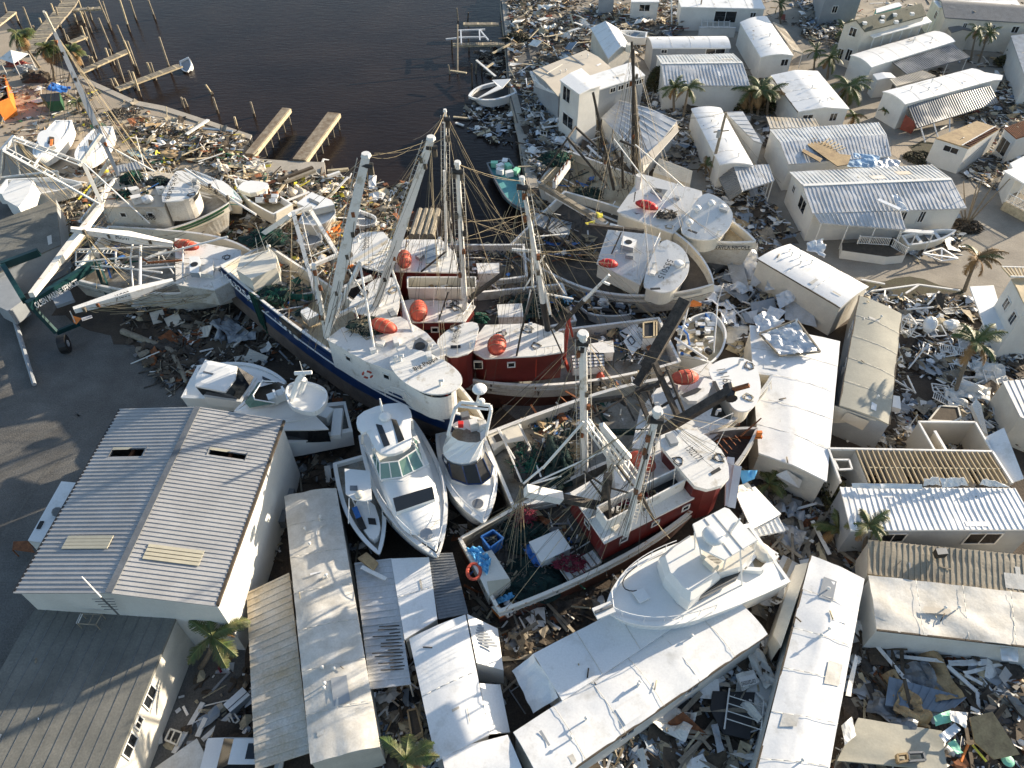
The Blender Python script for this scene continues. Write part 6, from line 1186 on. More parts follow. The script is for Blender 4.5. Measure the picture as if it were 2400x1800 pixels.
m = MB(); pts = [HY.pt(.97-abs(k)/16*.55, (1 if k > 0 else -1)*max(.05, HY.b(.97-abs(k)/16*.55)-.15), .1) for k in range(-14, 15)]
for a, b in zip(pts, pts[1:]): m.tube(a+Z*.75, b+Z*.75, .03, .03, 5, 'crumple')
for p in pts[::3]: m.tube(p, p+Z*.75, .025, .025, 4, 'crumple')
m.build('pulpit_rail', rY)
m = MB(); c = X1("i1 370,768", 4.55); m.tube(c, c+Z*.04, .4, .4, 18, 'wall_grey'); m.build('deck_hatch', rY)
for s_ in (-1, 1):
    m = MB()
    for k in range(3): a, b = HY.pt(.36+.12*k, s_*(HY.b(.36+.12*k)+.05), -.45), HY.pt(.45+.12*k, s_*(HY.b(.45+.12*k)+.05), -.45); m.beam(a, b, .04, .32, 'glass')
    m.build('side_window', rY)
lines(rY, [(HY.pt(.99, 0, .3), HY.pt(.93, -.5, .2)), (HY.pt(.99, 0, .3), HY.pt(.9, .6, .2))], .05, 0, 'black', 'anchor_tackle')
# express cruiser
rX, HX = yacht('white express cruiser with a black canvas windscreen cover and a radar arch', ("i1 400,285", 2.9), ("i1 640,245", 2.9), ("i1 650,715", 3.6), tb=.84, full=2.2, hb_=1.9)
C1 = X("i1 455,360,3.9 630,330,3.9 700,440,3.9 690,480,3.8 640,525,3.7 560,530,3.7 490,500,3.8"); m = MB(); m.prism(ccw(C1), Z*-.9, 'gelcoat', 'gelcoat'); m.build('salon', rX)
m = MB(); lo = X("i1 450,400,3.95 495,500,3.9 570,528,3.9 640,525,3.9 685,490,3.9 690,430,3.95"); hi = X("i1 450,385,4.9 480,425,4.9 545,440,4.9 610,430,4.9 645,400,4.9 655,370,4.9")
for i in range(5): m.quad(lo[i], lo[i+1], hi[i+1], hi[i], 'black')
m.build('canvas_screen', rX)
m = MB()
for i in range(6): m.tube(lo[i], hi[i], .05, .05, 5, 'blue_hull')
for i in range(5): m.tube(lo[i], lo[i+1], .06, .06, 5, 'blue_hull')
m.build('windscreen_frame', rX)
fb = ccw(chaikin(X("i1 470,290 540,270 625,290 640,330 635,400 560,430 480,415 445,370", 5.0), 1)); fb2 = ccw(chaikin(X("i1 480,250 530,215 620,215 660,260 655,310 600,330 500,310", 6.0), 1)); m = MB(); m.prism(fb, Z*-.8, 'gelcoat', 'gelcoat'); n = len(fb)
c1, c2 = cent(fb), cent(fb2); m.add(fb+fb2, [(i, (i+1) % n, n+(i+1) % n, n+i) for i in range(n)], 'gelcoat'); m.build('flybridge', rX)
m = MB(); n = len(fb2); m.add([p.lerp(c2, .06)-Z*.55 for p in fb2], [tuple(range(n))], 'deck_grey'); m.build('flybridge_floor', rX)
for s in ("i1 560,205", "i1 645,250", "i1 600,240"): m = MB(); c = X1(s, 5.9); m.box(c, .55, .5, .8, Matrix.Rotation(.3, 3, 'Z'), 'white_paint' if '560' not in s else 'metal_dark'); m.build('seat', rX)
m = MB(); c = X1("i1 538,237", 6.2); m.box(c, .35, .3, .4, None, 'red'); one(m, 'red_can', 'small red can on the flybridge of the express cruiser', 'can')
m = MB(); arch = X("i1 475,290,5.5 510,160,7.2 540,130,7.4 680,145,7.4 685,170,7.2 660,290,5.6"); m.path(arch, .13, 8, 'gelcoat'); m.path(X("i1 530,150,7.3 672,165,7.3"), .09, 6, 'gelcoat'); c = X1("i1 618,128", 7.5); m.tube(c, X1("i1 628,72", 9.1), .09, .07, 7, 'gelcoat'); m.ell(X1("i1 629,66", 9.3), .5, .5, .26, None, 14, 8, 'gelcoat'); m.ell(X1("i1 638,125", 7.8), .25, .25, .22, None, 10, 6, 'gelcoat'); m.build('radar_arch', rX)
m = MB(); c = X1("i1 620,622", 3.85); m.tube(c, c+Z*.04, .38, .38, 18, 'metal_dark'); m.build('deck_hatch', rX)
m = MB(); pts = [HX.pt(.97-abs(k)/16*.5, (1 if k > 0 else -1)*max(.05, HX.b(.97-abs(k)/16*.5)-.12), .1) for k in range(-14, 15)]
for a, b in zip(pts, pts[1:]): m.tube(a+Z*.6, b+Z*.6, .025, .025, 4, 'crumple')
for p in pts[::4]: m.tube(p, p+Z*.6, .02, .02, 4, 'crumple')
m.build('pulpit_rail', rX)
# walkaround left of the big yacht
rW, HW = yacht('narrow white cuddy boat with a pale blue hardtop, left of the big yacht', ("b3 700,810", 2.6), ("b3 930,850", 2.6), ("b3 1065,1659", 2.9), cat='cuddy boat', name='cuddy_boat', D=1.6, strakes=(('gelcoat', 1.1), ('dark_wood', 9)), bul=.35, deck='deck_grey', camber=0, full=2.1, hb_=1.4)
C1 = ccw(chaikin(X("b3 830,1190 1010,1180 1080,1400 1060,1500 1000,1540 900,1400", 3.1), 1)); m = MB(); m.prism(C1, Z*-.7, 'gelcoat', 'gelcoat'); m.build('cuddy_cabin', rW); m = MB(); m.prism(ccw(X("b3 965,1340 1030,1345 1040,1400 975,1395", 3.14)), Z*-.03, 'black', 'black'); m.build('deck_hatch', rW)
block(rW, "b3 765,915 985,935 1000,1180 940,1195 840,1180 775,1130", 4.9, 0, 'gelcoat', 'gelcoat', 0, 0, name='hardtop', th=.12); m = MB(); m.ell(X1("b3 893,1140", 5.05), .33, .33, .2, None, 12, 6, 'gelcoat_cream'); m.build('radar_dome', rW, smooth=True)
m = MB(); m.prism(ccw(X("b3 812,1062 875,1062 878,1105 812,1102", 4.94)), Z*-.03, 'metal_dark', 'metal_dark'); m.build('skylight', rW)
for a, b in (("b3 780,930,4.8", "b3 790,1000,2.9"), ("b3 980,950,4.8", "b3 985,1000,2.9"), ("b3 835,1185,4.8", "b3 860,1240,3.1"), ("b3 960,1190,4.8", "b3 985,1320,3.1"), ("b3 805,1170,4.8", "b3 800,1390,3.3")): m = MB(); m.tube(X1(a), X1(b), .04, .04, 5, 'gelcoat'); m.build('hardtop_leg', rW)
m = MB(); a, b = X1("b3 850,1250", 3.2), X1("b3 930,1440", 3.2); m.beam(a, b, .35, .1, 'tarp_blue'); m.beam(b-(b-a)*.5, b, .4, .12, 'black'); one(m, 'folded_tarp', 'dark blue folded tarp lying beside the cuddy cabin', 'tarp')
# cruisers upper left of these
rZ, HZ = yacht('white hardtop coupe cruiser lying at the edge of the gravel yard', ("h1 150,95", 2.4), ("h1 75,285", 2.4), ("h1 690,195", 3.0), tb=.88, D=2.0)
block(rZ, "h1 205,58 395,98 385,170 325,250 145,215 150,160", 4.5, 0, 'gelcoat', 'gelcoat', 0, 0, name='hardtop', th=.15, camber=.1)
m = MB(); m.prism(ccw(X("h1 195,125 255,140 250,148 192,133", 4.62)), Z*-.03, 'metal_dark', 'metal_dark'); m.build('roof_hatch', rZ)
m = MB(); hi = X("h1 395,98,4.4 385,170,4.4 325,250,4.4"); lo = X("h1 495,160,3.3 470,210,3.3 410,295,3.3"); 
for i in range(2): m.quad(hi[i], hi[i+1], lo[i+1], lo[i], 'glass')
m.quad(X1("h1 145,215", 4.4), hi[2], lo[2], X1("h1 190,270", 3.0), 'glass'); m.build('windscreen', rZ)
m = MB(); m.prism(ccw(X("h1 200,240 500,140 510,165 420,310 200,280", 3.2)), Z*-.9, 'gelcoat', 'gelcoat'); m.build('salon', rZ)
m = MB(); m.prism(ccw(X("h1 545,155 600,180 570,190 545,170", 3.25)), Z*-.03, 'glass', 'glass'); m.build('side_window', rZ)
rV, HV = yacht('white express cruiser thrown on top of the others, with an open tinted cockpit', ("h1 860,215", 4.6), ("h1 850,400", 4.3), ("h1 375,370", 4.6), tb=.9, D=1.9, full=2.6, sag=-.1)
C1 = ccw(chaikin(X("h1 690,230 775,198 900,230 940,275 920,340 860,390 760,370 700,330", 6.0), 2)); m = MB(); m.prism(C1, Z*-.2, 'gelcoat', 'gelcoat'); c = cent(C1); [m.beam(C1[i]+Z*.15, C1[(i+1) % len(C1)]+Z*.15, .12, .35, 'gelcoat') for i in range(len(C1))]; m.build('cockpit_coaming', rV)
m = MB(); ps = ccw(X("h1 500,230 640,190 710,220 640,320 470,340 450,300", 4.95)); m.prism(ps, Z*-.1, 'deck_dark', 'gelcoat'); m.build('cockpit_floor', rV)
m = MB(); lo = X("h1 640,200,5 520,195,5 440,310,5 470,345,5 625,325,5"); hi = X("h1 620,190,5.6 545,185,5.8 490,270,5.8 500,295,5.8 620,315,5.6")
for i in range(4): m.quad(lo[i], lo[i+1], hi[i+1], hi[i], 'glass_green'); 
m.path(hi, .05, 5, 'gelcoat'); m.build('windscreen', rV)
m = MB(); a = X("h1 715,320,5.6 760,180,7.6 790,140,8.2"); m.path(a, .22, 8, 'gelcoat'); b = X("h1 760,170,7.6 800,180,7.2 760,300,5.4"); m.path(b, .2, 6, 'gelcoat'); m.tube(a[2]-Vector((.6, 0, 0)), a[2]+Vector((.6, 0, .1)), .14, .14, 8, 'gelcoat'); m.tube(a[2], a[2]+Z*1.2, .03, .02, 5, 'gelcoat'); m.build('radar_arch', rV)
for s in ("h1 660,270", "h1 610,290", "h1 745,250"): m = MB(); c = X1(s, 5.3); m.box(c, .7, .6, .7, Matrix.Rotation(.5, 3, 'Z'), 'gelcoat'); m.box(c+Z*.4+Vector((.25, 0, 0)), .15, .6, .6, Matrix.Rotation(.5, 3, 'Z'), 'gelcoat'); m.build('seat', rV)
rU, HU = yacht('white sportfishing boat stern sticking out right of the warehouse', ("h1 1015,315", 2.6), ("h1 1110,480", 2.6), ("h1 330,540", 3.2), tb=.92, D=2.2, bul=.7, deck='deck_grey', camber=0, rw=.35, strakes=(('gelcoat', 1.7), ('black', 9)))
block(rU, "h1 480,400 860,390 940,470 850,475 480,480", 4.3, 1.5, 'gelcoat', 'glass', .1, 0, name='salon_roof', wname='salon')
m = MB(); a, b = X("h1 800,395 850,475", 4.3); m.quad(a, b, X1("h1 880,470", 2.8), X1("h1 870,380", 2.8), 'glass'); m.build('salon_door', rU)
m = MB(); c = X1("h1 910,385", 3.2); m.box(c, 1.3, 1.0, .9, Matrix.Rotation(-.4, 3, 'Z'), 'gelcoat'); m.build('fighting_chair', rU)
m = MB(); m.beam(X1("h1 1000,360", 3.2), X1("h1 985,520", 3.0), .7, .5, 'gelcoat'); m.build('transom_box', rU)
# sportfish bottom right
rT, HT = yacht('large white sportfishing yacht with a square tower top, bow resting on the biggest white roof', ("f4 1660,540", 3.9), ("f4 1905,730", 3.8), ("f4 95,1250", 4.9), tb=.9, D=2.6, full=3.0, q=.75, hb_=2.4, strakes=(('gelcoat', 9),), camber=.15)
D0 = ccw(X("f4 640,700 760,590 960,460 1240,830 1280,900 960,1160 860,1090 700,900", 5.7)); m = MB(); c = cent(D0); inn = [p.lerp(c, .18)+Z*.55 for p in D0]; n = len(D0); m.add(D0+inn, [(i, (i+1) % n, n+(i+1) % n, n+i) for i in range(n)]+[tuple(range(n, 2*n))], 'gelcoat'); m.prism(D0, Z*-1.0, 'gelcoat', 'gelcoat'); m.build('trunk_cabin', rT, smooth=False)
m = MB(); ps = ccw(X("f4 1000,1125 1220,940 1500,820 1460,880", 5.4)); m.prism(ps, Z*-.7, 'glass', 'glass'); m.build('side_window', rT)
m = MB(); ps = ccw(X("f4 960,470 1300,420 1640,620 1500,780 1270,850 1050,640", 6.2)); m.prism(ps, Z*-1.4, 'gelcoat_cream', 'gelcoat'); m.build('flybridge', rT)
for s in ("f4 1110,640 1290,760", "f4 1140,700 1240,790"): a, b = X(s, 6.6); m = MB(); m.beam(a, b, .7, .5, 'gelcoat_cream'); m.build('bench', rT)
block(rT, "f4 990,345 1320,172 1370,190 1660,510 1320,715 1060,590", 8.6, 0, 'gelcoat', 'gelcoat', 0, 0, name='tower_top', th=.14)
m = MB()
for s in ("f4 1110,290 1400,670", "f4 1200,240 1520,620"): a, b = X(s, 8.62); m.beam(a, b, .05, .03, 'wall_grey')
m.build('tower_top_seam', rT)
m = MB(); c = X1("f4 1205,465", 9.0); m.tube(c-Z*.4, c, .1, .1, 8, 'gelcoat'); m.ell(c, .65, .65, .36, None, 16, 8, 'gelcoat'); m.build('radar_dome', rT, smooth=True)
for a, b in (("f4 1010,430,8.5", "f4 1010,620,6.0"), ("f4 1060,590,8.5", "f4 1080,690,6.0"), ("f4 1330,710,8.5", "f4 1300,830,5.6"), ("f4 1650,510,8.5", "f4 1620,650,5.6"), ("f4 1480,620,8.5", "f4 1500,980,4.2"), ("f4 1470,300,8.7", "f4 1390,440,8.7"), ("f4 1480,290,11", "f4 1380,440,8.7")): m = MB(); m.tube(X1(a), X1(b), .05, .05, 6, 'gelcoat'); m.build('tower_leg', rT)
m = MB(); pts = [HT.pt(.98-abs(k)/18*.55, (1 if k > 0 else -1)*max(.05, HT.b(.98-abs(k)/18*.55)-.15), .1) for k in range(-16, 17)]
for a, b in zip(pts, pts[1:]): m.tube(a+Z*.7, b+Z*.7, .03, .03, 5, 'crumple')
for p in pts[::3]: m.tube(p, p+Z*.7, .025, .025, 4, 'crumple')
m.build('pulpit_rail', rT)
m = MB(); a = HT.pt(.97, 0, .3); b = HT.pt(1.07, 0, .25); m.beam(a, b, .7, .15, 'gelcoat'); m.beam(a+Z*.15, b+Z*.2, .12, .2, 'metal_dark'); m.build('anchor_pulpit', rT)
m = MB(); m.prism(ccw(X("f4 365,1055 475,1005 550,1110 440,1165", 5.05)), Z*-.08, 'gelcoat', 'gelcoat'); m.build('deck_hatch', rT)
m = MB(); pts = [X1("f4 %d,%d" % q, 5.0) for q in ((440, 760), (330, 840), (260, 930), (270, 1010), (350, 1045), (430, 1030), (460, 1000))]; m.path(chaikin(pts, 1, True)[:-4], .035, 5, 'black'); one(m, 'deck_hose', 'dark hose looped on the foredeck of the sportfishing yacht', 'hose')
m = MB(); c = X1("f4 1710,640", 4.4); m.ell(c, .9, .6, .4, Matrix.Rotation(-.9, 3, 'Z'), 12, 8, 'gelcoat_cream'); m.build('cockpit_seat', rT); cq = ccw(X("f4 1500,840 1700,600 1850,700 1690,850", 4.1)); m = MB(); m.prism(cq, Z*-.1, 'deck_cream', 'gelcoat'); m.build('cockpit_floor', rT); m = MB(); [m.beam(cq[i]+Z*.2, cq[(i+1) % 4]+Z*.2, .25, .45, 'gelcoat') for i in range(4)]; m.build('cockpit_coaming', rT)
# ribbed awning + pieces behind that yacht
house('awning', 'bright white awning tilted behind the square tower top of the sportfishing yacht', 'awning', "f2 1350,1090 1560,1550 1940,1350 1600,1000", [3.8, 3.6, 3.2, 3.6], 0, 'flat', 0, 'white_roof', 'wall_white', 0, walls=False, bump=.04, posts=3)
house('awning', 'second white awning layer below the bright tilted one', 'awning', "f2 1570,1560 1620,1640 1990,1570 1900,1390", [2.9, 2.7, 2.5, 2.9], 0, 'flat', .35, 'white_roof', 'wall_white', 0, walls=False, rw=.15, ribdir=1)
m = MB()
for s in ("f2 1280,620 1260,1250", "f2 1375,730 1290,1270"): a, b = X1(s.split()[0]+' '+s.split()[1], 5.5), X1(s.split()[0]+' '+s.split()[2], 4); m.beam(a, b, .5, .3, 'crumple')
one(m, 'bent_gutter_frame', 'tall grey twisted metal frame in front of the RIP TIDE wheelhouse', 'frame')
sheet('roofing_sheet', 'light blue crumpled sheet leaning beside the tall grey twisted frame', 'sheet metal', "f2 1390,790 1640,790 1590,900 1440,960", [4.8, 5, 4.4, 4.2], .3, 'tarp_sky', 10, 8); sheet('roofing_sheet', 'cream rounded panel under the light blue crumpled sheet', 'sheet metal', "f2 1390,980 1500,940 1590,1040 1380,1070", 4.4, .1, 'gelcoat_cream', 8, 6)
# ---------------- smaller boats
def skiff(label, SL, SR, B, name='boat', cat='boat', **k):
    kw = dict(D=1.3, strakes=(('gelcoat', 9),), sag=.15, bul=.4, deck='gelcoat_cream', rail='gelcoat', tb=.85, full=2.1, rw=.14); kw.update(k); return boat(name, label, cat, SL, SR, B, **kw)
r, H = skiff('dismasted sailing boat with a broken stern, leftmost of two lying on the sand', ("g1 760,180", 1.9), ("g1 890,290", 1.9), ("g1 470,720", 2.2), 'sailing_boat', 'sailing boat', deck='gelcoat', bul=.1, full=3.0, D=1.9, tb=.7, camber=.15)
block(r, "g1 500,380 640,340 780,440 760,540 560,600 470,500", 2.6, .5, 'gelcoat', 'gelcoat_cream', .05, 1, name='coachroof', wname='coachroof_side'); m = MB(); m.prism(ccw(X("g1 640,440 700,450 700,540 615,530", 2.65)), Z*-.05, 'dark_wood', 'dark_wood'); m.beam(*X("g1 670,480 660,560", 2.75), .25, .08, 'orange'); m.build('companionway', r)
r, H = skiff('dismasted sailing boat with a dark open hatch, right one of two lying on the sand', ("g1 1290,260", 1.9), ("g1 1420,370", 1.9), ("g1 1010,760", 2.2), 'sailing_boat', 'sailing boat', deck='gelcoat', bul=.1, full=2.8, D=1.9, tb=.7, camber=.15)
m = MB(); m.prism(ccw(X("g1 1140,480 1240,500 1230,590 1150,570", 2.35)), Z*-.05, 'dark_wood', 'dark_wood'); m.build('hatch', r)
r, H = skiff('white cabin cruiser on its side at the left edge above the travel lift', ("g1 60,1000", 2.0), ("g1 -40,1180", 2.0), ("g1 1060,1050", 2.2), 'cabin_cruiser', 'cabin cruiser', deck='white_hull', D=1.6); 
block(r, "g1 150,1010 430,1010 380,1170 240,1360 60,1260 20,1180", 3.6, 1.6, 'gelcoat', 'gelcoat', .0, 0, name='cabin_roof')
r, H = skiff('cream cabin cruiser with a littered cockpit, left of the round sterned cruiser', ("g3 780,790", 2.2), ("g3 1030,660", 2.2), ("g3 280,330", 2.6), 'cabin_cruiser', 'cabin cruiser', D=1.8, bul=.8, deck='deck_cream', tb=.9, strakes=(('gelcoat_cream', 9),))
block(r, "g3 300,440 420,340 700,370 720,420 500,520 370,480", 2.9, .5, 'gelcoat', 'gelcoat_cream', 0, 1, name='foredeck', wname='cabin'); m = MB(); [m.box(X1("g3 %d,%d" % (random.uniform(540, 850), random.uniform(480, 620)), 2.2), random.uniform(.3, .8), random.uniform(.3, .6), random.uniform(.3, .8), Matrix.Rotation(random.uniform(0, 3), 3, 'X'), random.choice(['gelcoat', 'gelcoat', 'white_paint', 'dark_wood', 'rust'])) for _ in range(20)]; m.build('cockpit_gear', r)
r, H = skiff('white cruiser with rounded stern and small dark window beside an orange wooden pallet', ("g3 1150,620", 2.8), ("g3 1180,900", 2.4), ("g3 1580,780", 2.8), 'cabin_cruiser', 'cabin cruiser', D=2.2, bul=.3, deck='gelcoat', full=3.4, tb=.95, strakes=(('gelcoat_cream', 9),))
block(r, "g3 1080,640 1270,500 1530,600 1570,660 1300,720 1220,700", 3.4, .7, 'gelcoat', 'gelcoat_cream', 0, 0, name='cabin_roof'); m = MB(); m.prism(ccw(X("g3 1240,570 1370,630 1360,665 1235,610", 3.46)), Z*-.04, 'metal_dark', 'metal_dark'); m.build('roof_window', r)
r, H = skiff('small white dinghy with a bluish floor beside the big grey outrigger', ("g3 1860,720", .9), ("g3 1760,860", .9), ("g3 2100,900", 1.0), 'dinghy', 'dinghy', D=.8, deck='wall_grey', full=3.2, bul=.35)
r, H = skiff('blue floored open boat buried in wreckage below the cream cruisers', ("g3 1130,960", 1.2), ("g3 1180,1160", 1.2), ("g3 1400,1130", 1.3), 'open_boat', 'boat', deck='wall_grey')
r, H = skiff('white sailboat hull with a teal edged deck behind the wheelhouse numbered 695508', ("g2 1260,160", 2.8), ("g2 1290,420", 2.6), ("g2 2030,620", 3.2), 'sailing_boat', 'sailing boat', D=2.2, deck='gelcoat', bul=.1, camber=.2, full=2.0, strakes=(('gelcoat', .35), ('teal', .5), ('gelcoat_cream', 9)))
block(r, "g2 1600,360 1750,330 1900,440 1940,560 1800,540 1640,440", 3.4, .4, 'gelcoat', 'teal', 0, 1, name='coachroof', wname='coachroof_side')
r, H = skiff('black topped runabout with a white bow in the water by the right seawall', ("b1 2190,690", .4), ("b1 2250,800", .2), ("b1 1835,830", -.1), 'runabout', 'runabout', D=1.3, deck='black', rail='gelcoat', rw=.3, full=2.4, tb=.8)
m = MB(); a = X("b1 2040,690,.7 2200,680,.9 2130,760,.6 1900,855,.3 2090,740,.7"); m.prism(ccw(a), Z*-.1, 'gelcoat', 'gelcoat'); m.build('foredeck', r)
r, H = skiff('teal floored work skiff full of white boxes in the basin corner', ("b1 2010,1440", .0), ("b1 2170,1340", .1), ("b2 2330,330", -.1), 'work_skiff', 'skiff', D=1.0, deck='teal', rail='metal_dark', strakes=(('metal_dark', 9),), full=4, tb=.95)
for i, (x, y) in enumerate(((2060, 1420), (2110, 1440), (2150, 1400), (2180, 1440), (2110, 1480), (2190, 1500), (2250, 1480), (2300, 1560))): m = MB(); m.box(X1("b1 %d,%d" % (x, y), .0), .8, .6, .6, Matrix.Rotation(i*.7, 3, 'Z'), 'gelcoat' if i % 3 else 'mint'); m.build('box', r)
r, H = skiff('half sunken pale hull in dark water beside the wide concrete pier', ("b1 565,1370", -1.35), ("b1 575,1410", -1.45), ("b1 770,1420", -1.7), 'sunken_boat', 'boat', D=.6, deck='blue_grey', bul=.05)
r, H = skiff('small white sunken boat at the tip of the outermost finger pier', ("a1 1540,480", -.4), ("a1 1640,540", -.6), ("a1 1620,620", -1.2), 'sunken_boat', 'boat', D=.8, bul=.2, deck='wall_grey')
r, H = skiff('white and grey skiff lying against the railed porch', ("d2 1165,560", 1.5), ("d2 1190,645", 1.3), ("d2 1625,515", 1.9), 'skiff', 'skiff', D=1.2, deck='deck_grey', bul=.45, strakes=(('gelcoat_cream', 9),))
for k in range(3): m = MB(); m.beam(H.pt(.3+.18*k, -H.hb*.8, -.2), H.pt(.3+.18*k, H.hb*.8, -.2), .35, .1, 'metal_dark' if k % 2 else 'gelcoat'); m.build('thwart', r)
r, H = skiff('white speedboat in the rubble below the narrow gabled house top', ("c1 1180,280", 1.5), ("c1 1150,325", 1.4), ("c1 930,270", 1.6), 'speedboat', 'speedboat')
r, H = skiff('dark oval open boat filled with rubbish between trawlers', ("c2 1050,1080", 1.4), ("c2 1000,1240", 1.3), ("c2 575,1150", 1.6), 'open_boat', 'boat', D=1.4, deck='charred', full=4, tb=.85)
m = MB(); rn = random.Random(9)
for k in range(70): c = X1("c2 %d,%d" % (rn.uniform(640, 1060), rn.uniform(1050, 1240)), rn.uniform(1.1, 1.7)); m.box(c, rn.uniform(.2, .9), rn.uniform(.15, .5), rn.uniform(.1, .4), Matrix.Rotation(rn.uniform(0, 3), 3, rn.choice('XYZ')), rn.choice(['metal_dark', 'blue_grey', 'wall_white', 'black', 'plywood', 'tarp_blue', 'gelcoat']))
one(m, 'rubbish_heap', 'grey and white rubbish filling the dark oval open boat', 'rubbish')
r, H = skiff('wrecked white centre console boat with a bent arch beside the crushed roof sheets', ("e4 1560,830", 2.4), ("e4 2060,720", 2.4), ("e4 2040,180", 2.6), 'centre_console_boat', 'boat', D=2.0, deck='deck_cream', bul=.5, full=3, tb=.7)
m = MB(); a = X("e4 1620,560,2.6 1740,70,5.2 2040,20,5.4 2110,80,5.3 2060,700,2.6"); m.path(a, .06, 6, 'gelcoat'); m.path(X("e4 1900,40,5.3 2030,70,5.2"), .12, 4, 'metal_dark'); m.path(X("e4 1560,510,3 1980,790,3"), .12, 6, 'gelcoat'); m.build('arch', r)
m = MB()
for k in range(46): c = X1("e4 %d,%d" % (rn.uniform(1640, 2040), rn.uniform(230, 720)), rn.uniform(2.0, 2.8)); m.box(c, rn.uniform(.2, .9), rn.uniform(.1, .4), rn.uniform(.1, .5), Matrix.Rotation(rn.uniform(0, 3), 3, rn.choice('XYZ')), rn.choice(['gelcoat', 'gelcoat', 'gelcoat', 'tarp_blue', 'gelcoat_cream', 'black', 'deck_cream']))
m.build('cockpit_gear', r)
m = MB(); m.path(X("e4 1560,350,3.2 1640,370,3.4 1720,460,3.3 1750,600,3"), .09, 6, 'tarp_blue'); one(m, 'blue_hose', 'thick blue hose curving over the wrecked centre console boat', 'hose')
m = MB(); ps = X("e4 1710,60,6.4 1800,15,6.8 1910,60,6.4 1810,70,6.0"); m.prism(ps, Z*-.3, 'orange', 'orange'); one(m, 'orange_float', 'flat orange float board at the top of the charred black boom', 'float')
m = MB(); ps = X("b2 670,480,1.2"); 
for k in range(16): c = X1("g3 %d,%d" % (rn.uniform(1470, 1650), rn.uniform(900, 1060)), rn.uniform(.6, 1.4)); d = Vector((rn.uniform(-.8, .8), rn.uniform(-.8, .8), rn.uniform(-.3, .3))); m.beam(c-d, c+d, .14, .1, 'orange' if k % 3 else 'plywood')
one(m, 'wooden_pallet', 'broken orange brown pallet stack beside the round sterned cruiser', 'pallet')
m = MB(); 
for k in range(5): a, b = X1("f4 %d,%d" % (1790+55*k, 1060+30*k), .9), X1("f4 %d,%d" % (1960+48*k, 690+30*k), 1.3); m.beam(a, b, .5, .18, 'old_wood' if k % 2 else 'wall_grey')
m.path(X("f4 1790,1140,.8 1860,1175,.8 1940,1130,1.0 1950,1000,1.1"), .06, 5, 'gelcoat'); one(m, 'board_stack', 'stack of grey weathered boards bound by a hose, right of the sportfishing yacht', 'boards')
m = MB()
for k in range(4): a, b = X1("b2 %d,%d" % (1345+55*k, 570), 1.2), X1("b2 %d,%d" % (1420+50*k, 345), .4); m.tube(a, b, .35, .35, 9, 'old_wood'); 
one(m, 'timber_pile_group', 'four thick grey timbers standing in the water behind the farther red walled trawler', 'timbers')
# ---------------- travel lift
rl = thing('travel_lift', 'collapsed dark green travel lift gantry lettered MARINE SERVICES', 'travel lift', X1("i4 200,420", 0))
for s, z0, z1, w0, nm in (("i4 210,370 740,40", 4.6, 4.6, .9, 'main_beam'), ("i4 20,70 290,-30", 4.2, 4.6, .8, 'main_beam'), ("i4 30,80 180,330", 4.4, 3.6, .8, 'cross_beam'), ("i4 720,60 810,290", 4.4, 1.0, .6, 'leg'), ("i4 240,380 420,570", 3.8, .9, .5, 'leg'), ("i4 420,570 590,500", .9, .8, .5, 'wheel_beam')):
    t = s.split(); m = MB(); a, b = X1(t[0]+' '+t[1], z0), X1(t[0]+' '+t[2], z1); m.beam(a, b, w0*.5, w0*.85, 'lift_green'); m.build(nm, rl)
a, b = X1("i4 275,335", 4.5), X1("i4 590,155", 4.5); text(rl, 'OLSEN MARINE SERVICES', a+Vector((0, -.5, -.35)), b+Vector((0, -.5, -.35)), Z, .62, 'letter_white', off=.1, bold=.02)
m = MB(); c = X1("i4 475,655", .75); m.tube(c-Vector((.3, .1, 0)), c+Vector((.3, .1, 0)), .8, .8, 16, 'black'); m.tube(c-Vector((.34, .1, 0)), c+Vector((.34, .1, 0)), .3, .3, 10, 'wall_grey'); m.build('wheel', rl)
m = MB(); m.prism(ccw(X("i4 380,300 520,255 550,325 415,370", 1.6)), Z*-.3, 'wall_grey', 'wall_grey'); m.build('control_panel', rl)
m = MB(); m.prism(ccw(X("i4 0,90 20,90 170,330 60,410 -40,360 -60,150", 2.4)), Z*-1.6, 'wall_grey', 'wall_grey'); m.build('counterweight', rl)
m = MB(); m.tube(X1("i4 90,410", .3), X1("i4 255,955", .3), .22, .17, 8, 'wall_grey'); one(m, 'fallen_pole', 'long grey pole lying along the left edge of the shaded yard', 'pole')
m = MB(); m.tube(X1("i4 910,560", .3), X1("i4 1270,700", .3), .3, .25, 8, 'old_wood'); m.tube(X1("i4 1270,700", .3), X1("a3 1620,170", .3), .25, .2, 8, 'old_wood'); one(m, 'fallen_pole', 'long weathered timber pole lying between the lift and the coupe cruiser', 'pole')
# shaded concrete building top at the left below the cruiser
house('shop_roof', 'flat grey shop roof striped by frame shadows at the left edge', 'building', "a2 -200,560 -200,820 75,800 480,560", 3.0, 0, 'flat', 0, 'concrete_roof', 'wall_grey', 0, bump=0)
house('shop_roof', 'triangular grey roof with rolled edge right of the capsized cruiser', 'building', "a2 -60,450 -60,900 525,640 480,240", 3.05, 0, 'flat', 0, 'concrete_roof', 'wall_grey', 0, bump=0)
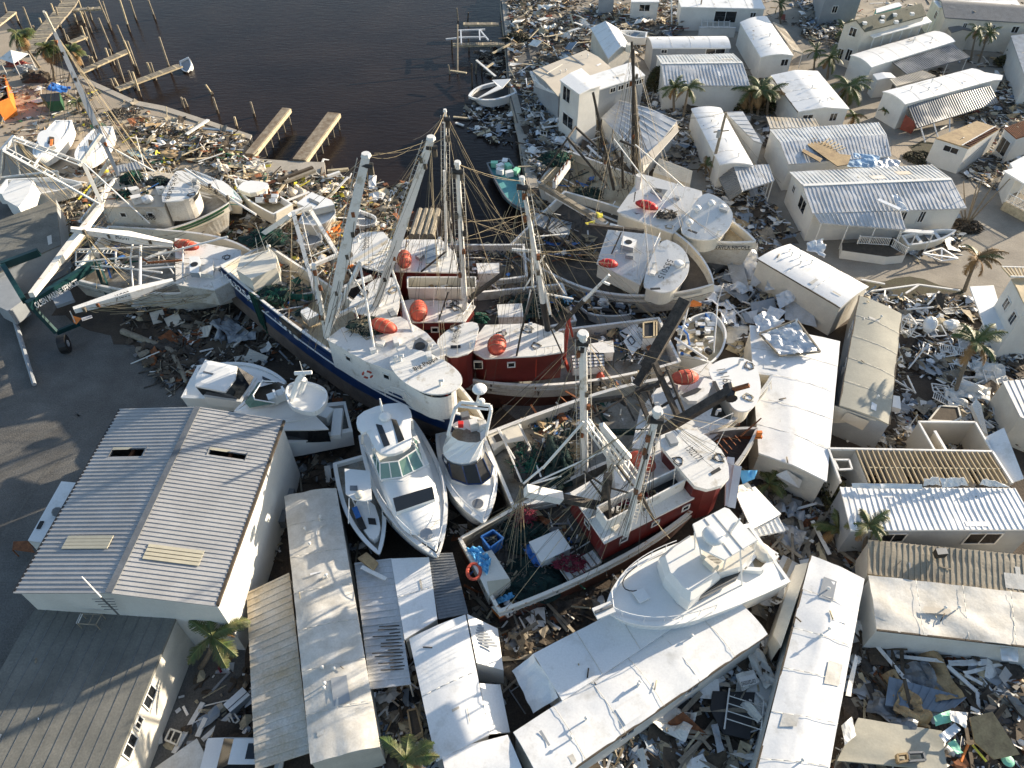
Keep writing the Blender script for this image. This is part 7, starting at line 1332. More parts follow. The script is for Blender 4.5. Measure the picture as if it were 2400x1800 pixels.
# ---------------- rubble and loose pieces
PAL = {
 'shore': ['pale_wood']*5+['old_wood']*6+['white_paint']*3+['yellow']+['plywood']*2+['dark_wood']*9+['rust']*2+['wall_cream']*3+['green_stripe'],
 'white': ['white_paint']*3+['wall_white']*2+['dirt']*6+['old_wood']*4+['wall_grey']*4+['crumple']*3+['pale_wood']*3+['dark_wood']*8+['charred']*2+['blue_grey']*3+['beige_roof']*2+['old_wood']*3+['plywood']+['black'],
 'tan': ['dirt']*5+['pale_wood']*5+['white_paint']*3+['plywood']*3+['old_wood']*5+['dark_wood']*7+['blue_grey']*2+['wall_cream']*4+['brick_red', 'crumple'],
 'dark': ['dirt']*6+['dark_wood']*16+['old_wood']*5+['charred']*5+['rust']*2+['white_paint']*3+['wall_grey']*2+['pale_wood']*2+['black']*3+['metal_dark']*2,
}
def scatter(name, label, s, n, pal, seed, hmax=.6, smin=.15, smax=1.1, z0=.0, cat='debris', long=.12):
    poly = []; t = TL['w']
    for k in s.split():
        if k in TL: t = TL[k]; continue
        c = k.split(','); poly.append((t[0]+float(c[0])/t[2], t[1]+float(c[1])/t[2]))
    r = random.Random(seed); xs = [p[0] for p in poly]; ys = [p[1] for p in poly]; m = MB(); cols = PAL[pal]; k = 0; tries = 0
    while k < n and tries < n*20:
        tries += 1; x, y = r.uniform(min(xs), max(xs)), r.uniform(min(ys), max(ys))
        if not inpoly(x, y, poly): continue
        p = P(x, y, z0); dn = noise.noise(Vector((p.x*.22, p.y*.22, seed)))
        if dn < r.uniform(-.45, .25): continue
        k += 1; h = hmax*max(.05, .5+dn)*r.random()**1.6; p.z += h+.03; q = r.random(); ci = int((noise.noise(Vector((p.x*.5, p.y*.5, seed+9)))+.5)*len(cols)); c = cols[(ci+r.randrange(4)) % len(cols)] if r.random() < .45 else r.choice(cols)
        rot = Matrix.Rotation(r.uniform(0, 6.28), 3, 'Z') @ Matrix.Rotation(r.gauss(0, .22), 3, 'X') @ Matrix.Rotation(r.gauss(0, .18), 3, 'Y')
        if q < long*.9: m.box(p, r.uniform(1.5, 3.6), r.uniform(.06, .16), .06, rot, c)
        elif q < .55: m.box(p, r.uniform(.25, 1.1)*smax, r.uniform(.05, .18), .05, rot, c)
        elif q < .74: a = smin+(smax*.85-smin)*r.random()**2; m.box(p, a, a*r.uniform(.4, 1), .03, rot, c)
        elif q < .9:
            a = r.uniform(smin, smax*.6); vs = [rot @ Vector((math.cos(g)*a*r.uniform(.5, 1.1), math.sin(g)*a*r.uniform(.4, .9), r.uniform(0, .35)*a)) for g in (0, 1.1, 2.2, 3.3, 4.2, 5.3)]; m.add([p+v for v in vs]+[p+Z*a*.4], [(i, (i+1) % 6, 6) for i in range(6)], c)
        elif q < .955: a = r.uniform(smin, smin*2.6); m.box(p, a, a*r.uniform(.5, 1), a*r.uniform(.4, .9), rot, c)
        else:
            a = r.uniform(.6, 2.0); b = a*r.uniform(.3, .8); vs = [p+rot @ Vector((x*a, y*b, r.uniform(0, .35))) for x in (-.5, 0, .5) for y in (-.5, 0, .5)]; m.add(vs, [(0, 3, 4, 1), (1, 4, 5, 2), (3, 6, 7, 4), (4, 7, 8, 5)], c)
    return one(m, name, label, cat, kind='stuff')
SCAT = [
 ("w 300,300 480,300 590,330 560,372 650,387 800,415 940,440 960,520 900,560 780,600 640,560 540,500 420,420 330,400", 2300, 'shore', .8),
 ("w 170,180 330,250 560,330 300,420 150,430 0,300 0,200 90,170", 320, 'shore', .15),
 ("w 130,430 300,440 560,500 700,560 800,640 640,700 500,600 150,640 100,560", 1100, 'shore', .8),
 ("w 290,640 480,650 640,760 860,960 760,1060 690,960 520,860 400,930 300,800", 1500, 'dark', .45),
 ("w 1185,-40 1600,-60 1640,30 1560,110 1440,150 1300,180 1250,260 1200,200", 2600, 'tan', 1.5),
 ("w 1240,180 1400,160 1460,260 1460,420 1340,330 1240,300", 700, 'white', .9),
 ("w 1230,240 1400,280 1460,420 1560,540 1300,440 1240,400 1225,300", 1100, 'white', .9),
 ("w 1440,240 1560,200 1700,330 1860,560 1800,640 1690,560 1640,400 1560,420", 1300, 'white', .7),
 ("w 1240,460 1500,520 1660,660 1800,600 1830,700 1760,860 1660,760 1540,760 1300,640", 1900, 'white', .8),
 ("w 1990,690 2130,700 2260,700 2380,780 2420,980 2250,1080 2080,1010 2110,800", 1900, 'white', .7),
 ("w 1930,1010 2420,950 2500,1080 2400,1130 1960,1130", 500, 'tan', .6),
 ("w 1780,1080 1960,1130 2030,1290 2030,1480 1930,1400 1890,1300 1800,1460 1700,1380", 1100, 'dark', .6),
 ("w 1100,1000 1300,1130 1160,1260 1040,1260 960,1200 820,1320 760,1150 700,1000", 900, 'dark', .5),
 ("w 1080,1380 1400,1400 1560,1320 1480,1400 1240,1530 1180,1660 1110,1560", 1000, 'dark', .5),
 ("w 1480,1700 1800,1490 1810,1560 1740,1800 1340,1850", 1100, 'white', .6),
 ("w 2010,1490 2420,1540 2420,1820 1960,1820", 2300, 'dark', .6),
 ("w 560,1380 690,1080 740,1100 660,1160 640,1300", 350, 'dark', .5),
 ("w 400,1560 620,1560 600,1820 380,1820", 60, 'white', .25),
 ("w 870,1610 1000,1560 1050,1800 900,1800", 420, 'white', .4),
 ("w 1860,-60 2010,-60 2000,60 1980,130 1880,90", 700, 'white', 1.0),
 ("w 1560,120 1700,120 1960,330 1900,400 1640,260", 260, 'white', .3),
 ("w 2170,200 2420,180 2420,480 2260,420 2300,330", 700, 'tan', .4),
 ("w 2080,500 2240,500 2260,600 2120,600", 260, 'white', .3),
 ("w 1660,-60 2420,-80 2420,250 2230,200 1960,60 1700,60", 500, 'tan', .3),
]
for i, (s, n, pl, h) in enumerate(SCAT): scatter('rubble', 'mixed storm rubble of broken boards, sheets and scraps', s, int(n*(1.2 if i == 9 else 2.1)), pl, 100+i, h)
scatter('floating_rubble', 'wreckage floating against the right seawall', "b1 1850,930 2212,800 2212,1260 2080,1250 1700,1050", 420, 'white', 60, .5, z0=-1.5)
scatter('floating_rubble', 'wreckage floating at the right seawall under broken docks', "b1 1900,400 2190,380 2212,760 1980,640", 260, 'dark', 61, .6, z0=-1.5)
scatter('floating_rubble', 'wreckage floating between the trawlers in the basin', "w 760,430 960,430 960,520 1000,620 880,640 800,560", 500, 'shore', 62, .5, z0=-1.4)
PAL['deck'] = ['rope']*4+['rope_dark']*4+['white_paint']*3+['metal_dark']*3+['charred']*4+['rust']*2+['tarp_blue', 'net_green', 'net_dark', 'net_dark', 'gelcoat_cream', 'plywood']
for i, (s, z, n) in enumerate((("w 540,620 640,600 740,690 700,750 600,690", 4.0, 130), ("e2 1400,400 1600,370 1700,780 1540,780", 1.5, 60), ("e2 1700,380 2200,420 2212,820 1720,830", 1.4, 140), ("e2 1850,900 2212,900 2212,1380 1880,1400", 1.3, 110), ("c2 20,980 480,1000 520,1260 40,1280", 1.3, 130), ("e4 240,420 1380,330 1400,700 1000,830 700,850 400,800", 1.9, 170), ("f1 620,180 1000,60 1300,300 1200,900 900,900", 2.3, 200), ("c3 700,150 1150,200 1250,560 500,560 400,450", 2.2, 420), ("f3 300,330 900,80 1700,-100 2000,300 2100,700 900,1250 650,1150", 1.7, 260), ("i2 230,420 380,230 600,330 620,560 460,530", 2.5, 110), ("c2 780,320 900,340 740,460 620,420", 2.3, 50), ("g2 180,950 1100,1000 1500,1080 1150,1100 1000,1500 300,1500 100,1200", 1.9, 240), ("c2 190,400 700,380 760,780 400,760", 1.6, 330), ("g1 1400,1000 1500,960 2000,960 1900,1250 1400,1280", 5.25, 60))): scatter('deck_clutter', 'ropes, chain and small gear strewn over a trawler deck', s, n, 'deck', 300+i, .3, .1, .7, z, 'deck gear', .2)
# individual boards, posts, panels
def pieces(label, s, n, seed, mt, kind='board', z=.9, group=None):
    poly = []; t = TL['w']
    for k in s.split():
        if k in TL: t = TL[k]; continue
        c = k.split(','); poly.append((t[0]+float(c[0])/t[2], t[1]+float(c[1])/t[2]))
    r = random.Random(seed); xs = [p[0] for p in poly]; ys = [p[1] for p in poly]; k = 0
    while k < n:
        x, y = r.uniform(min(xs), max(xs)), r.uniform(min(ys), max(ys))
        if not inpoly(x, y, poly): continue
        k += 1; p = P(x, y, z*r.uniform(.5, 1)); m = MB(); rot = Matrix.Rotation(r.uniform(0, 6.28), 3, 'Z') @ Matrix.Rotation(r.gauss(0, .2), 3, 'X') @ Matrix.Rotation(r.gauss(0, .15), 3, 'Y')
        if kind == 'board': m.box(p, r.uniform(2, 4.2), r.uniform(.14, .3), .06, rot, mt)
        elif kind == 'post': m.box(p, r.uniform(2, 4), .11, .11, rot, mt)
        elif kind == 'panel':
            a, b = r.uniform(1.0, 2.2), r.uniform(.8, 1.4); m.box(p, a, b, .05, rot, mt)
            for u in (-.5, .5): m.box(p+rot @ Vector((0, b*u, .04)), a, .06, .07, rot, mt)
        elif kind == 'railing':
            L = r.uniform(1.6, 2.6)
            for u in (-.4, .4): m.box(p+rot @ Vector((0, u, 0)), L, .08, .06, rot, mt)
            for j in range(12): m.box(p+rot @ Vector((-L/2+L*(j+.5)/12, 0, 0)), .05, .8, .04, rot, mt)
        elif kind == 'frame':
            a, b = r.uniform(1.0, 2.0), r.uniform(.8, 1.4)
            for u in (-.5, .5): m.box(p+rot @ Vector((0, b*u, 0)), a, .09, .07, rot, mt); m.box(p+rot @ Vector((a*u, 0, 0)), .09, b, .07, rot, mt)
            m.box(p, a, .05, .05, rot, mt)
        if kind == 'sheet':
            a, b, sd_ = r.uniform(1.6, 3.2), r.uniform(1.0, 2.0), r.uniform(0, 99); fn = lambda u, v: p+rot @ Vector(((u-.5)*a, (v-.5)*b, abs(noise.noise(Vector((u*2.4, v*2, sd_))))*.9+noise.noise(Vector((u*6, v*5, sd_)))*.15)); m.grid(fn, 10, 8, mt); m.grid(lambda u, v: fn(u, v)-Z*.03, 10, 8, mt)
        one(m, {'sheet': 'torn_sheet'}.get(kind, kind), label, kind, label.split(',')[0])
Z1 = "w 1205,0 1540,0 1540,90 1300,160 1240,220"; Z2 = "w 1240,240 1380,290 1440,400 1300,400"; Z3 = "w 1640,560 1820,640 1760,820 1680,740"; Z4 = "w 2090,720 2260,720 2380,820 2340,980 2120,960"
Z5 = "w 2050,1520 2400,1580 2400,1760 2100,1700"; Z6 = "w 1540,1680 1780,1520 1780,1700 1600,1790"; Z7 = "w 400,330 700,420 860,440 820,520 600,480"; Z8 = "w 340,720 560,760 640,860 480,840"; Z9 = "w 1820,1150 1960,1200 2000,1300 1900,1280 1800,1420"; ZA = "w 1120,1420 1380,1420 1200,1560"
for lb, zn, n, mt_, kd, z in (("bent white sheet in the tan rubble at upper middle", Z1, 9, "wall_white", "sheet", 1.2), ("bent metal sheet at the foot of the white tower", Z2, 4, "crumple", "sheet", .9), ("torn shiny sheet among the crushed roof sheets", Z3, 9, "crumple", "sheet", 1.3), ("torn white sheet in the rubble right of the grey roofed home", Z4, 5, "wall_white", "sheet", .8), ("torn brown sheet in the shaded wreckage at bottom right", Z5, 4, "plywood", "sheet", .7), ("torn grey sheet in the shaded wreckage at bottom right", Z5, 3, "metal_dark", "sheet", .8), ("torn pale sheet between the two big white bottom roofs", Z6, 3, "wall_white", "sheet", .7), ("torn tan sheet in the shore wreckage above the cream cruisers", Z7, 7, "beige_roof", "sheet", .8), ("torn grey sheet in the shaded dirt left of the blue hull", Z8, 3, "wall_grey", "sheet", .3), ("torn white sheet behind the sportfishing yacht stern", Z9, 2, "wall_grey", "sheet", .7), ("torn pale sheet below the rusty trawler stern", ZA, 2, "old_wood", "sheet", .5), ("long pale board in the tan rubble at upper middle", Z1, 22, 'pale_wood', 'board', 1.3), ("white panel in the tan rubble at upper middle", Z1, 9, 'white_paint', 'panel', 1.4), ("blue grey panel in the tan rubble at upper middle", Z1, 7, 'blue_grey', 'panel', 1.3),
 ("white board scattered at the foot of the white tower", Z2, 16, 'white_paint', 'board', .9), ("empty white window frame dropped near the white tower", Z2, 6, 'white_paint', 'frame', .9), ("white post among the crushed roof sheets", Z3, 14, 'white_paint', 'post', 1.2), ("grey panel among the crushed roof sheets", Z3, 8, 'wall_grey', 'panel', 1.1),
 ("white post in the rubble right of the grey roofed home", Z4, 14, 'white_paint', 'post', .7), ("broken white railing in the rubble right of the grey roofed home", Z4, 7, 'white_paint', 'railing', .8), ("white frame in the rubble right of the grey roofed home", Z4, 9, 'white_paint', 'frame', .8),
 ("dark plank in the shaded wreckage at bottom right", Z5, 16, 'dark_wood', 'board', .8), ("white board in the shaded wreckage at bottom right", Z5, 9, 'white_paint', 'board', .8), ("grey plank between the two big white bottom roofs", Z6, 12, 'old_wood', 'board', .8), ("white scrap panel between the two big white bottom roofs", Z6, 4, 'white_paint', 'panel', .7),
 ("tan plank in the shore wreckage above the cream cruisers", Z7, 18, 'pale_wood', 'board', 1.0), ("white plank in the shore wreckage above the cream cruisers", Z7, 8, 'white_paint', 'board', 1.0), ("pale broken slab in the shaded dirt left of the blue hull", Z8, 9, 'wall_cream', 'panel', .3), ("grey plank in the gap behind the sportfishing yacht stern", Z9, 10, 'old_wood', 'board', .7), ("white plank in the gap behind the sportfishing yacht stern", Z9, 6, 'white_paint', 'board', .7), ("dark plank below the rusty trawler stern", ZA, 9, 'old_wood', 'board', .6)):
    pieces(lb, zn, n, n*13+len(lb), mt_, kd, z)
# larger named pieces
def flatpiece(name, label, cat, s, z, th, mt_, mt2=None):
    m = MB(); m.prism(ccw(X(s, z)), Z*-th, mt_, mt2 or mt_); return one(m, name, label, cat)
flatpiece('pool_cover', 'pale teal hexagonal pool cover sheet on the sand by the boats', 'pool cover', "g1 1640,620 1860,545 2000,610 2000,700 1880,735 1700,690", .3, .1, 'pool_teal')
flatpiece('brown_board', 'long brown plywood sheet lying on the littered quay', 'plywood sheet', "g3 90,290 480,230 620,290 300,320", .5, .08, 'plywood'); flatpiece('brown_board', 'short tan plywood sheet near the teal pool cover', 'plywood sheet', "a1 1380,1310 1500,1270 1550,1310 1400,1380", .3, .06, 'plywood')
house('fallen_roof', 'grey ribbed fallen roof piece beside the green net heap on the shore', 'roof piece', "g2 410,160 720,90 760,190 430,240", .8, 0, 'flat', .3, 'wall_grey', 'wall_grey', 0, walls=False)
for k, s in enumerate(("g3 830,350 1290,180", "g3 930,370 1320,220", "g3 1480,230 1750,205", "g3 1480,300 1640,245")): a, b = X(s, 1.0); m = MB(); m.beam(a, b, .35, .3, ('dark_wood', 'old_wood', 'pale_wood', 'white_paint')[k]); one(m, 'timber', ('dark thick', 'second brown', 'thin tan', 'thin white')[k]+' timber sticking out from the quay end over the water', 'timber')
a, b = X("a1 1610,1160 1800,1035", .5); m = MB(); m.beam(a, b, .4, .15, 'white_paint'); one(m, 'plank', 'wide white plank lying across the left quay edge', 'plank'); a, b = X("a1 1755,1110 2010,1135", .4); m = MB(); m.beam(a, b, .35, .15, 'blue_grey'); one(m, 'gangway', 'grey blue gangway lying along the left quay edge', 'gangway')
m = MB(); r = random.Random(2)
for k in range(260): a = r.uniform(0, 6.28); q = r.random()**.5; p = P(288, 266, .05)+Vector((math.cos(a)*2.1*q, math.sin(a)*1.6*q, r.uniform(0, .6)*(1-q))); m.box(p, r.uniform(.2, .6), .06, .06, Matrix.Rotation(r.uniform(0, 3), 3, 'Z') @ Matrix.Rotation(r.uniform(-.6, .6), 3, 'Y'), r.choice(['dark_wood', 'dark_wood', 'old_wood', 'black']))
one(m, 'brush_pile', 'round dark brush pile on the sandy quay', 'brush pile')
r = thing('canopy_tent', 'white pop-up canopy tent at the left edge near the palms', 'tent', X1("a1 100,600", 0)); ps = X("a1 -10,505 115,440 250,465 120,550", 2.3); c = cent(ps)+Z*.9; m = MB(); [m.add([ps[i], ps[(i+1) % 4], c], [(0, 1, 2)], 'white_paint') for i in range(4)]; m.build('canopy', r)
for p in ps: m = MB(); m.tube(p, Vector((p.x, p.y, 0)), .05, .05, 5, 'white_paint'); m.build('leg', r)
r = thing('orange_dumpster', 'orange open dumpster full of rubbish at the left edge', 'dumpster', X1("a1 30,900", 0)); ps = ccw(X("a1 -60,660 40,650 80,850 -40,900", 2.2)); m = MB()
for i in range(4): a, b = ps[i], ps[(i+1) % 4]; m.quad(a, b, Vector((b.x, b.y, 0)), Vector((a.x, a.y, 0)), 'orange'); m.beam(a, b, .15, .15, 'orange')
m.build('body', r); scatter('rubbish', 'rubbish heaped in the orange dumpster', "a1 -50,680 40,670 70,840 -30,880", 60, 'tan', 5, .8, z0=1.8)
r = thing('green_skip', 'dark green skip half under a bright blue tarp', 'skip', X1("a1 450,890", 0)); ps = ccw(X("a1 340,815 515,800 520,870 400,880", 1.5)); m = MB(); m.prism(ps, Z*-1.3, 'black', 'green_stripe'); m.build('body', r)
sheet('blue_tarp', 'bright blue tarp draped behind the dark green skip', 'tarp', "a1 400,775 440,710 620,755 560,800", [1.4, 1.8, 1.0, 1.2], .25, 'tarp_blue', 12, 8)
net('dark heap of clothes and bags beside the white canopy tent', "a1 330,690", .0, 1.9, 1.1, 1.0, 'charred', 'dark_wood', 31, 40, 'junk_heap', 'junk heap'); net('pale and coloured belongings heaped behind the orange dumpster', "a1 230,610", .0, 1.5, .9, .7, 'white_paint', 'wall_grey', 32, 40, 'junk_heap', 'junk heap'); net('pink and red belongings under the canopy tent', "a1 150,565", .0, 1.6, .7, .6, 'net_red', 'brick_red', 33, 40, 'junk_heap', 'junk heap')
# yard things, bottom left
r = thing('refrigerator', 'white refrigerator lying on its back near the ribbed carport', 'refrigerator', X1("a4 1840,1130", 0)); ps = ccw(X("a4 1735,1165 1885,1030 1945,1090 1790,1225", .8)); m = MB(); m.prism(ps, Z*-.75, 'gelcoat', 'wall_grey'); m.build('body', r); m = MB(); a, b = ps[0].lerp(ps[3], .35), ps[1].lerp(ps[2], .35); m.beam(a+Z*.02, b+Z*.02, .03, .03, 'black'); m.build('door_gap', r)
for i, (s, mt_) in enumerate((("a4 1350,1545 1580,1150", 'white_paint'), ("a4 1535,1415 1600,1270", 'white_paint'), ("a4 1575,1445 1800,1240", 'white_paint'), ("a4 1235,1280 1245,1470", 'wall_cream'))): a, b = X(s, .12); m = MB(); m.beam(a, b, .28, .12, mt_); one(m, 'gutter_board', ('longest white', 'shortest white', 'double white', 'cream upright')[i]+' board on the gravel left of the parked car', 'board')
for i, (s, lb) in enumerate((("a4 1325,1355 1415,1385 1375,1480 1285,1440", 'larger pale green frame on the gravel by the workshop wall'), ("a4 1770,1265 1815,1225 1860,1290 1800,1335", 'tilted pale green chair frame near the refrigerator'))):
    ps = X(s, .3); m = MB()
    for k in range(4): m.beam(ps[k], ps[(k+1) % 4], .09, .08, 'gelcoat_cream'); m.tube(ps[k], ps[k]-Z*.3, .04, .04, 5, 'gelcoat_cream')
    m.beam(ps[0].lerp(ps[1], .4), ps[3].lerp(ps[2], .4), .08, .06, 'gelcoat_cream'); one(m, 'chair_frame', lb, 'frame')
house('fallen_roof', 'pale cracked flat roof slab at the bottom edge beside the parked car', 'roof piece', "a4 1200,1659 1530,1430 1640,1640 1300,1850", .9, 0, 'flat', 0, 'dirty_roof', 'wall_cream', 0, walls=False, bump=.05)
m = MB(); m.path(X("a4 1730,820,.6 1700,880,.5 1720,915,.4"), .08, 5, 'net_red'); one(m, 'pink_pole', 'bent pink plastic pole under the large palm', 'pole')
def car(label, c, yaw, body='gelcoat'):
    r = thing('parked_car', label, 'car', c); r.rotation_euler = (0, 0, yaw); R3 = Matrix.Rotation(yaw, 3, 'Z')
    def pr(m, prof, y0, y1, mi, ins=0):
        n = len(prof); A = [c+R3 @ Vector((x, y0, z)) for x, z in prof]; B_ = [c+R3 @ Vector((x, y1, z)) for x, z in prof]; m.add(A+B_, [tuple(range(n))[::-1], tuple(range(n, 2*n))]+[(i, (i+1) % n, n+(i+1) % n, n+i) for i in range(n)], mi)
    def bld(m, nm, par=r, sm=False):
        o = m.build(nm, None, loc=c); me = o.data; inv = R3.inverted(); 
        for v in me.vertices: v.co = inv @ v.co
        o.location = (0, 0, 0); o.parent = par; return o
    m = MB(); pr(m, [(-2.25, .35), (-2.3, .75), (-2.2, .95), (-1.2, 1.05), (1.0, 1.05), (2.1, .95), (2.25, .7), (2.2, .35)], -.9, .9, body); bld(m, 'body')
    m = MB(); A = [Vector((x, y, z)) for x, y, z in ((-1.25, -.85, 1.05), (1.9, -.85, 1.05), (1.9, .85, 1.05), (-1.25, .85, 1.05))]; B_ = [Vector((x, y, z)) for x, y, z in ((-.45, -.65, 1.62), (1.45, -.65, 1.62), (1.45, .65, 1.62), (-.45, .65, 1.62))]
    m.add([c+R3 @ v for v in A+B_], [(0, 1, 5, 4), (1, 2, 6, 5), (2, 3, 7, 6), (3, 0, 4, 7)], 'glass'); bld(m, 'windscreen')
    m = MB(); m.box(c+R3 @ Vector((.5, 0, 1.64)), 1.95, 1.32, .06, R3, body); bld(m, 'roof'); m = MB(); m.box(c+R3 @ Vector((.75, 0, 1.68)), .7, .8, .02, R3, 'glass'); bld(m, 'sunroof')
    for x in (-1.4, 1.4):
        for y in (-.88, .88): m = MB(); q = c+R3 @ Vector((x, y, .33)); m.tube(q-R3 @ Vector((0, .1, 0)), q+R3 @ Vector((0, .1, 0)), .33, .33, 16, 'black'); bld(m, 'wheel')
    for y in (-.65, .65): m = MB(); m.box(c+R3 @ Vector((-2.24, y, .75)), .1, .3, .16, R3, 'crumple'); bld(m, 'headlight')
    return r
car('white car with a dark windscreen and sunroof half under the tan carport', P(580, 1782, 0), R(0)); car('dark car half buried in rubble near the top of the green roofed house', P(1700, 620, 0), R(30), 'metal_dark')
# bottom right pieces
house('fallen_roof', 'blue grey ribbed roof sheet lying in the dark wreckage at lower right', 'roof piece', "d4 945,950 1540,1110 1400,1230 915,1170", .9, 0, 'flat', .45, 'blue_grey', 'blue_grey', 0, walls=False, rw=.12)
house('floor_slab', 'olive tan and grey torn floor slab at the bottom right edge', 'roof piece', "d4 700,1270 1350,1370 1395,1680 540,1600", 1.1, 0, 'flat', 0, 'grey_membrane', 'wall_cream', 0, walls=False, bump=.06)
flatpiece('plywood_sheet', 'large brown plywood sheet tipped over colourful junk at the bottom right', 'plywood sheet', "d4 1570,1265,2.0 1745,1220,2.2 1960,1550,1.6 1760,1590,1.2 1610,1460,1.4", 1.5, .1, 'plywood')
for s, z, mt_, lb in (("d4 1285,1260 1420,1205 1430,1300 1310,1330", 1.6, 'mint', 'mint green pool wall pieces beside the large brown plywood sheet'), ("d4 1415,1210 1560,1225 1540,1350 1420,1290", 1.9, 'white_paint', 'white ribbed sheet over the mint green pool wall'), ("d4 1330,1400 1450,1310 1500,1360 1380,1465", 1.8, 'crumple', 'shiny bent flap beside the white ribbed sheet'), ("d4 1400,1465 1460,1430 1520,1540 1470,1550", 1.4, 'mint', 'second mint piece nearest the bottom edge'), ("c4 1740,930 1880,890 1925,990 1790,1060", .9, 'white_paint', 'white printed house wrap sheet on dark shingles'), ("c4 1550,1320 1600,1310 1650,1520 1600,1540", .8, 'wall_grey', 'perforated grey strip beside the dark fallen roof'), ("d4 1400,820 1700,810 1700,860 1410,865", .9, 'crumple', 'white lattice strip under the wide crumpled roof'), ("d4 1510,910 1800,840 1830,860 1540,935", .8, 'white_paint', 'long white folded strip under the wide crumpled roof'), ("d4 570,1330 650,1260 690,1400 600,1480", 1.4, 'white_paint', 'white crumpled fabric at the foot of the crinkled roof'), ("d4 680,770 705,800 640,1110 600,1100", 1.9, 'white_paint', 'torn white membrane hanging off the side of the crinkled roof'), ("d4 1810,720 1950,725 1945,835 1815,825", 2.6, 'gelcoat', 'bluish white cabinet panel under the edge of the wide crumpled roof')): sheet('wreck_sheet', lb, 'sheet', s, z, .15, mt_, 8, 6)
r = flatpiece('fallen_roof', 'dark blue grey shingled roof piece with a white ladder between the bottom white roofs', 'roof piece', "c4 1560,1060 1890,1070 1850,1440 1640,1390 1540,1200", .7, .1, 'black'); 
m = MB(); a, b = X1("c4 1825,1080", .9), X1("c4 1790,1400", .9); ladder(m, a, b, 2.0, .05, step=.45); one(m, 'ladder', 'white ladder lying on the dark shingled roof piece', 'ladder')
text(tag(flatpiece('wrap_lettering_base', 'white wrap corner with upside down black lettering', 'house wrap', "c4 1765,955 1890,925 1905,1000 1785,1030", 1.25, .03, 'white_paint')), 'certainteed', X1("c4 1890,965", 1.26), X1("c4 1780,990", 1.26), Vector((0, -1, 0)), .35, off=.03)
m = MB(); ps = [X1("c4 %d,%d" % q, z_) for q, z_ in (((1215, 1300), .9), ((1330, 1220), 1.2), ((1520, 1400), .6), ((1480, 1470), .3), ((1290, 1370), .5))]; m.prism(ps, Z*-.4, 'rust', 'rust'); one(m, 'wooden_furniture', 'overturned orange brown cabinet on the grass strip', 'cabinet')
m = MB(); m.ell(X1("d4 1865,1600", .9), .35, .35, .15, None, 14, 6, 'mint'); one(m, 'green_bowl', 'bright green plastic bowl at the bottom right corner', 'bowl')
for s, mt_, lb in (("d4 1500,1610 1555,1480", 'orange', 'orange'), ("d4 1590,1480 1700,1610", 'yellow', 'lime yellow')): a, b = X(s, 1.2); m = MB(); m.tube(a, b, .07, .07, 6, mt_); one(m, 'foam_noodle', lb+' foam noodle in the junk beside the brown plywood', 'foam noodle')
for i, (s, mt_) in enumerate((("d4 1000,1560 1075,1550 1085,1605 1010,1620", 'plywood'), ("d4 1085,1545 1200,1540 1220,1600 1090,1610", 'metal_dark'))):
    ps = X(s, 1.4); m = MB(); 
    for k in range(4): m.beam(ps[k], ps[(k+1) % 4], .1, .3, mt_)
    one(m, 'drawer_frame', ('small tan', 'dark')[i]+' open drawer on the torn floor slab', 'drawer')
flatpiece('dark_drawer', 'brown open drawer board under the yacht bow tip', 'board', "b4 790,25 860,-20 950,60 910,120", 3.2, .2, 'plywood')
a, b = X("b4 820,95 1010,190", 3.1); m = MB(); m.beam(a, b, .25, .08, 'white_paint'); one(m, 'white_strip', 'white strip lying diagonally on the streaked carport roof', 'board')
r = thing('cabinet', 'tan wooden open cabinet standing between two roofs at bottom centre', 'cabinet', X1("b4 1240,1330", 0)); ps = ccw(X("b4 1180,1215 1250,1200 1295,1380 1215,1435", 1.6)); m = MB(); m.prism(ps, Z*-.6, 'dark_wood', 'plywood'); [m.beam(ps[i], ps[(i+1) % 4], .1, .2, 'plywood') for i in range(4)]; m.build('body', r)
flatpiece('ceiling_panel', 'white square ceiling panels beside the tan cabinet', 'panel', "b4 1130,1350 1200,1370 1300,1500 1150,1560 1100,1440", .3, .05, 'white_paint')
# rubble side walls of right yard
m = MB(); m.prism([*X("d3 1760,360,2.4 1800,310,2.6 1840,360,2.4 1900,620,1.0 1860,600,1.0")], Z*-.4, 'wall_white', 'wall_white'); one(m, 'louvre_panel', 'white slatted panel leaning beside the roofless room', 'panel')
r = thing('white_frame_box', 'white open frame of a porch lying beside the grey roofed home', 'porch frame', X1("d2 1200,1400", 0)); ps = X("d2 1150,1290,1.4 1220,1240,1.9 1285,1330,1.9 1230,1430,.9 1155,1380,.8", 1)
m = MB(); [m.beam(ps[i], ps[(i+1) % 5], .12, .12, 'white_paint') for i in range(5)]; m.beam(ps[0], ps[2], .08, .08, 'white_paint'); m.beam(ps[1], ps[3], .08, .08, 'white_paint'); m.beam(ps[4], ps[1], .08, .08, 'white_paint'); m.build('frame', r)
for i, s in enumerate(("d2 870,1045 1300,985", "d2 1300,985 1660,1035", "d2 1190,1060 1300,990", "d2 1380,1160 1480,1045", "d2 1200,1200 1430,1180", "d2 800,940 1010,980")): a, b = X(s, .7); m = MB(); m.beam(a, b, .16, .12, 'white_paint'); one(m, 'beam', 'white beam lying along the sandy road verge', 'beam', 'white beams along the road verge')
m = MB(); c = X1("d2 1400,1330", .8); m.ell(c, 1.0, .6, .6, Matrix.Rotation(1, 3, 'Z'), 12, 8, 'gelcoat', .2); one(m, 'white_tub', 'white overturned tub in the rubble right of the grey roof', 'tub'); m = MB(); m.ell(X1("d2 1590,1330", .7), .8, .6, .4, None, 10, 6, 'gelcoat', .3); one(m, 'white_tub', 'smaller white broken basin right of the overturned tub', 'tub')
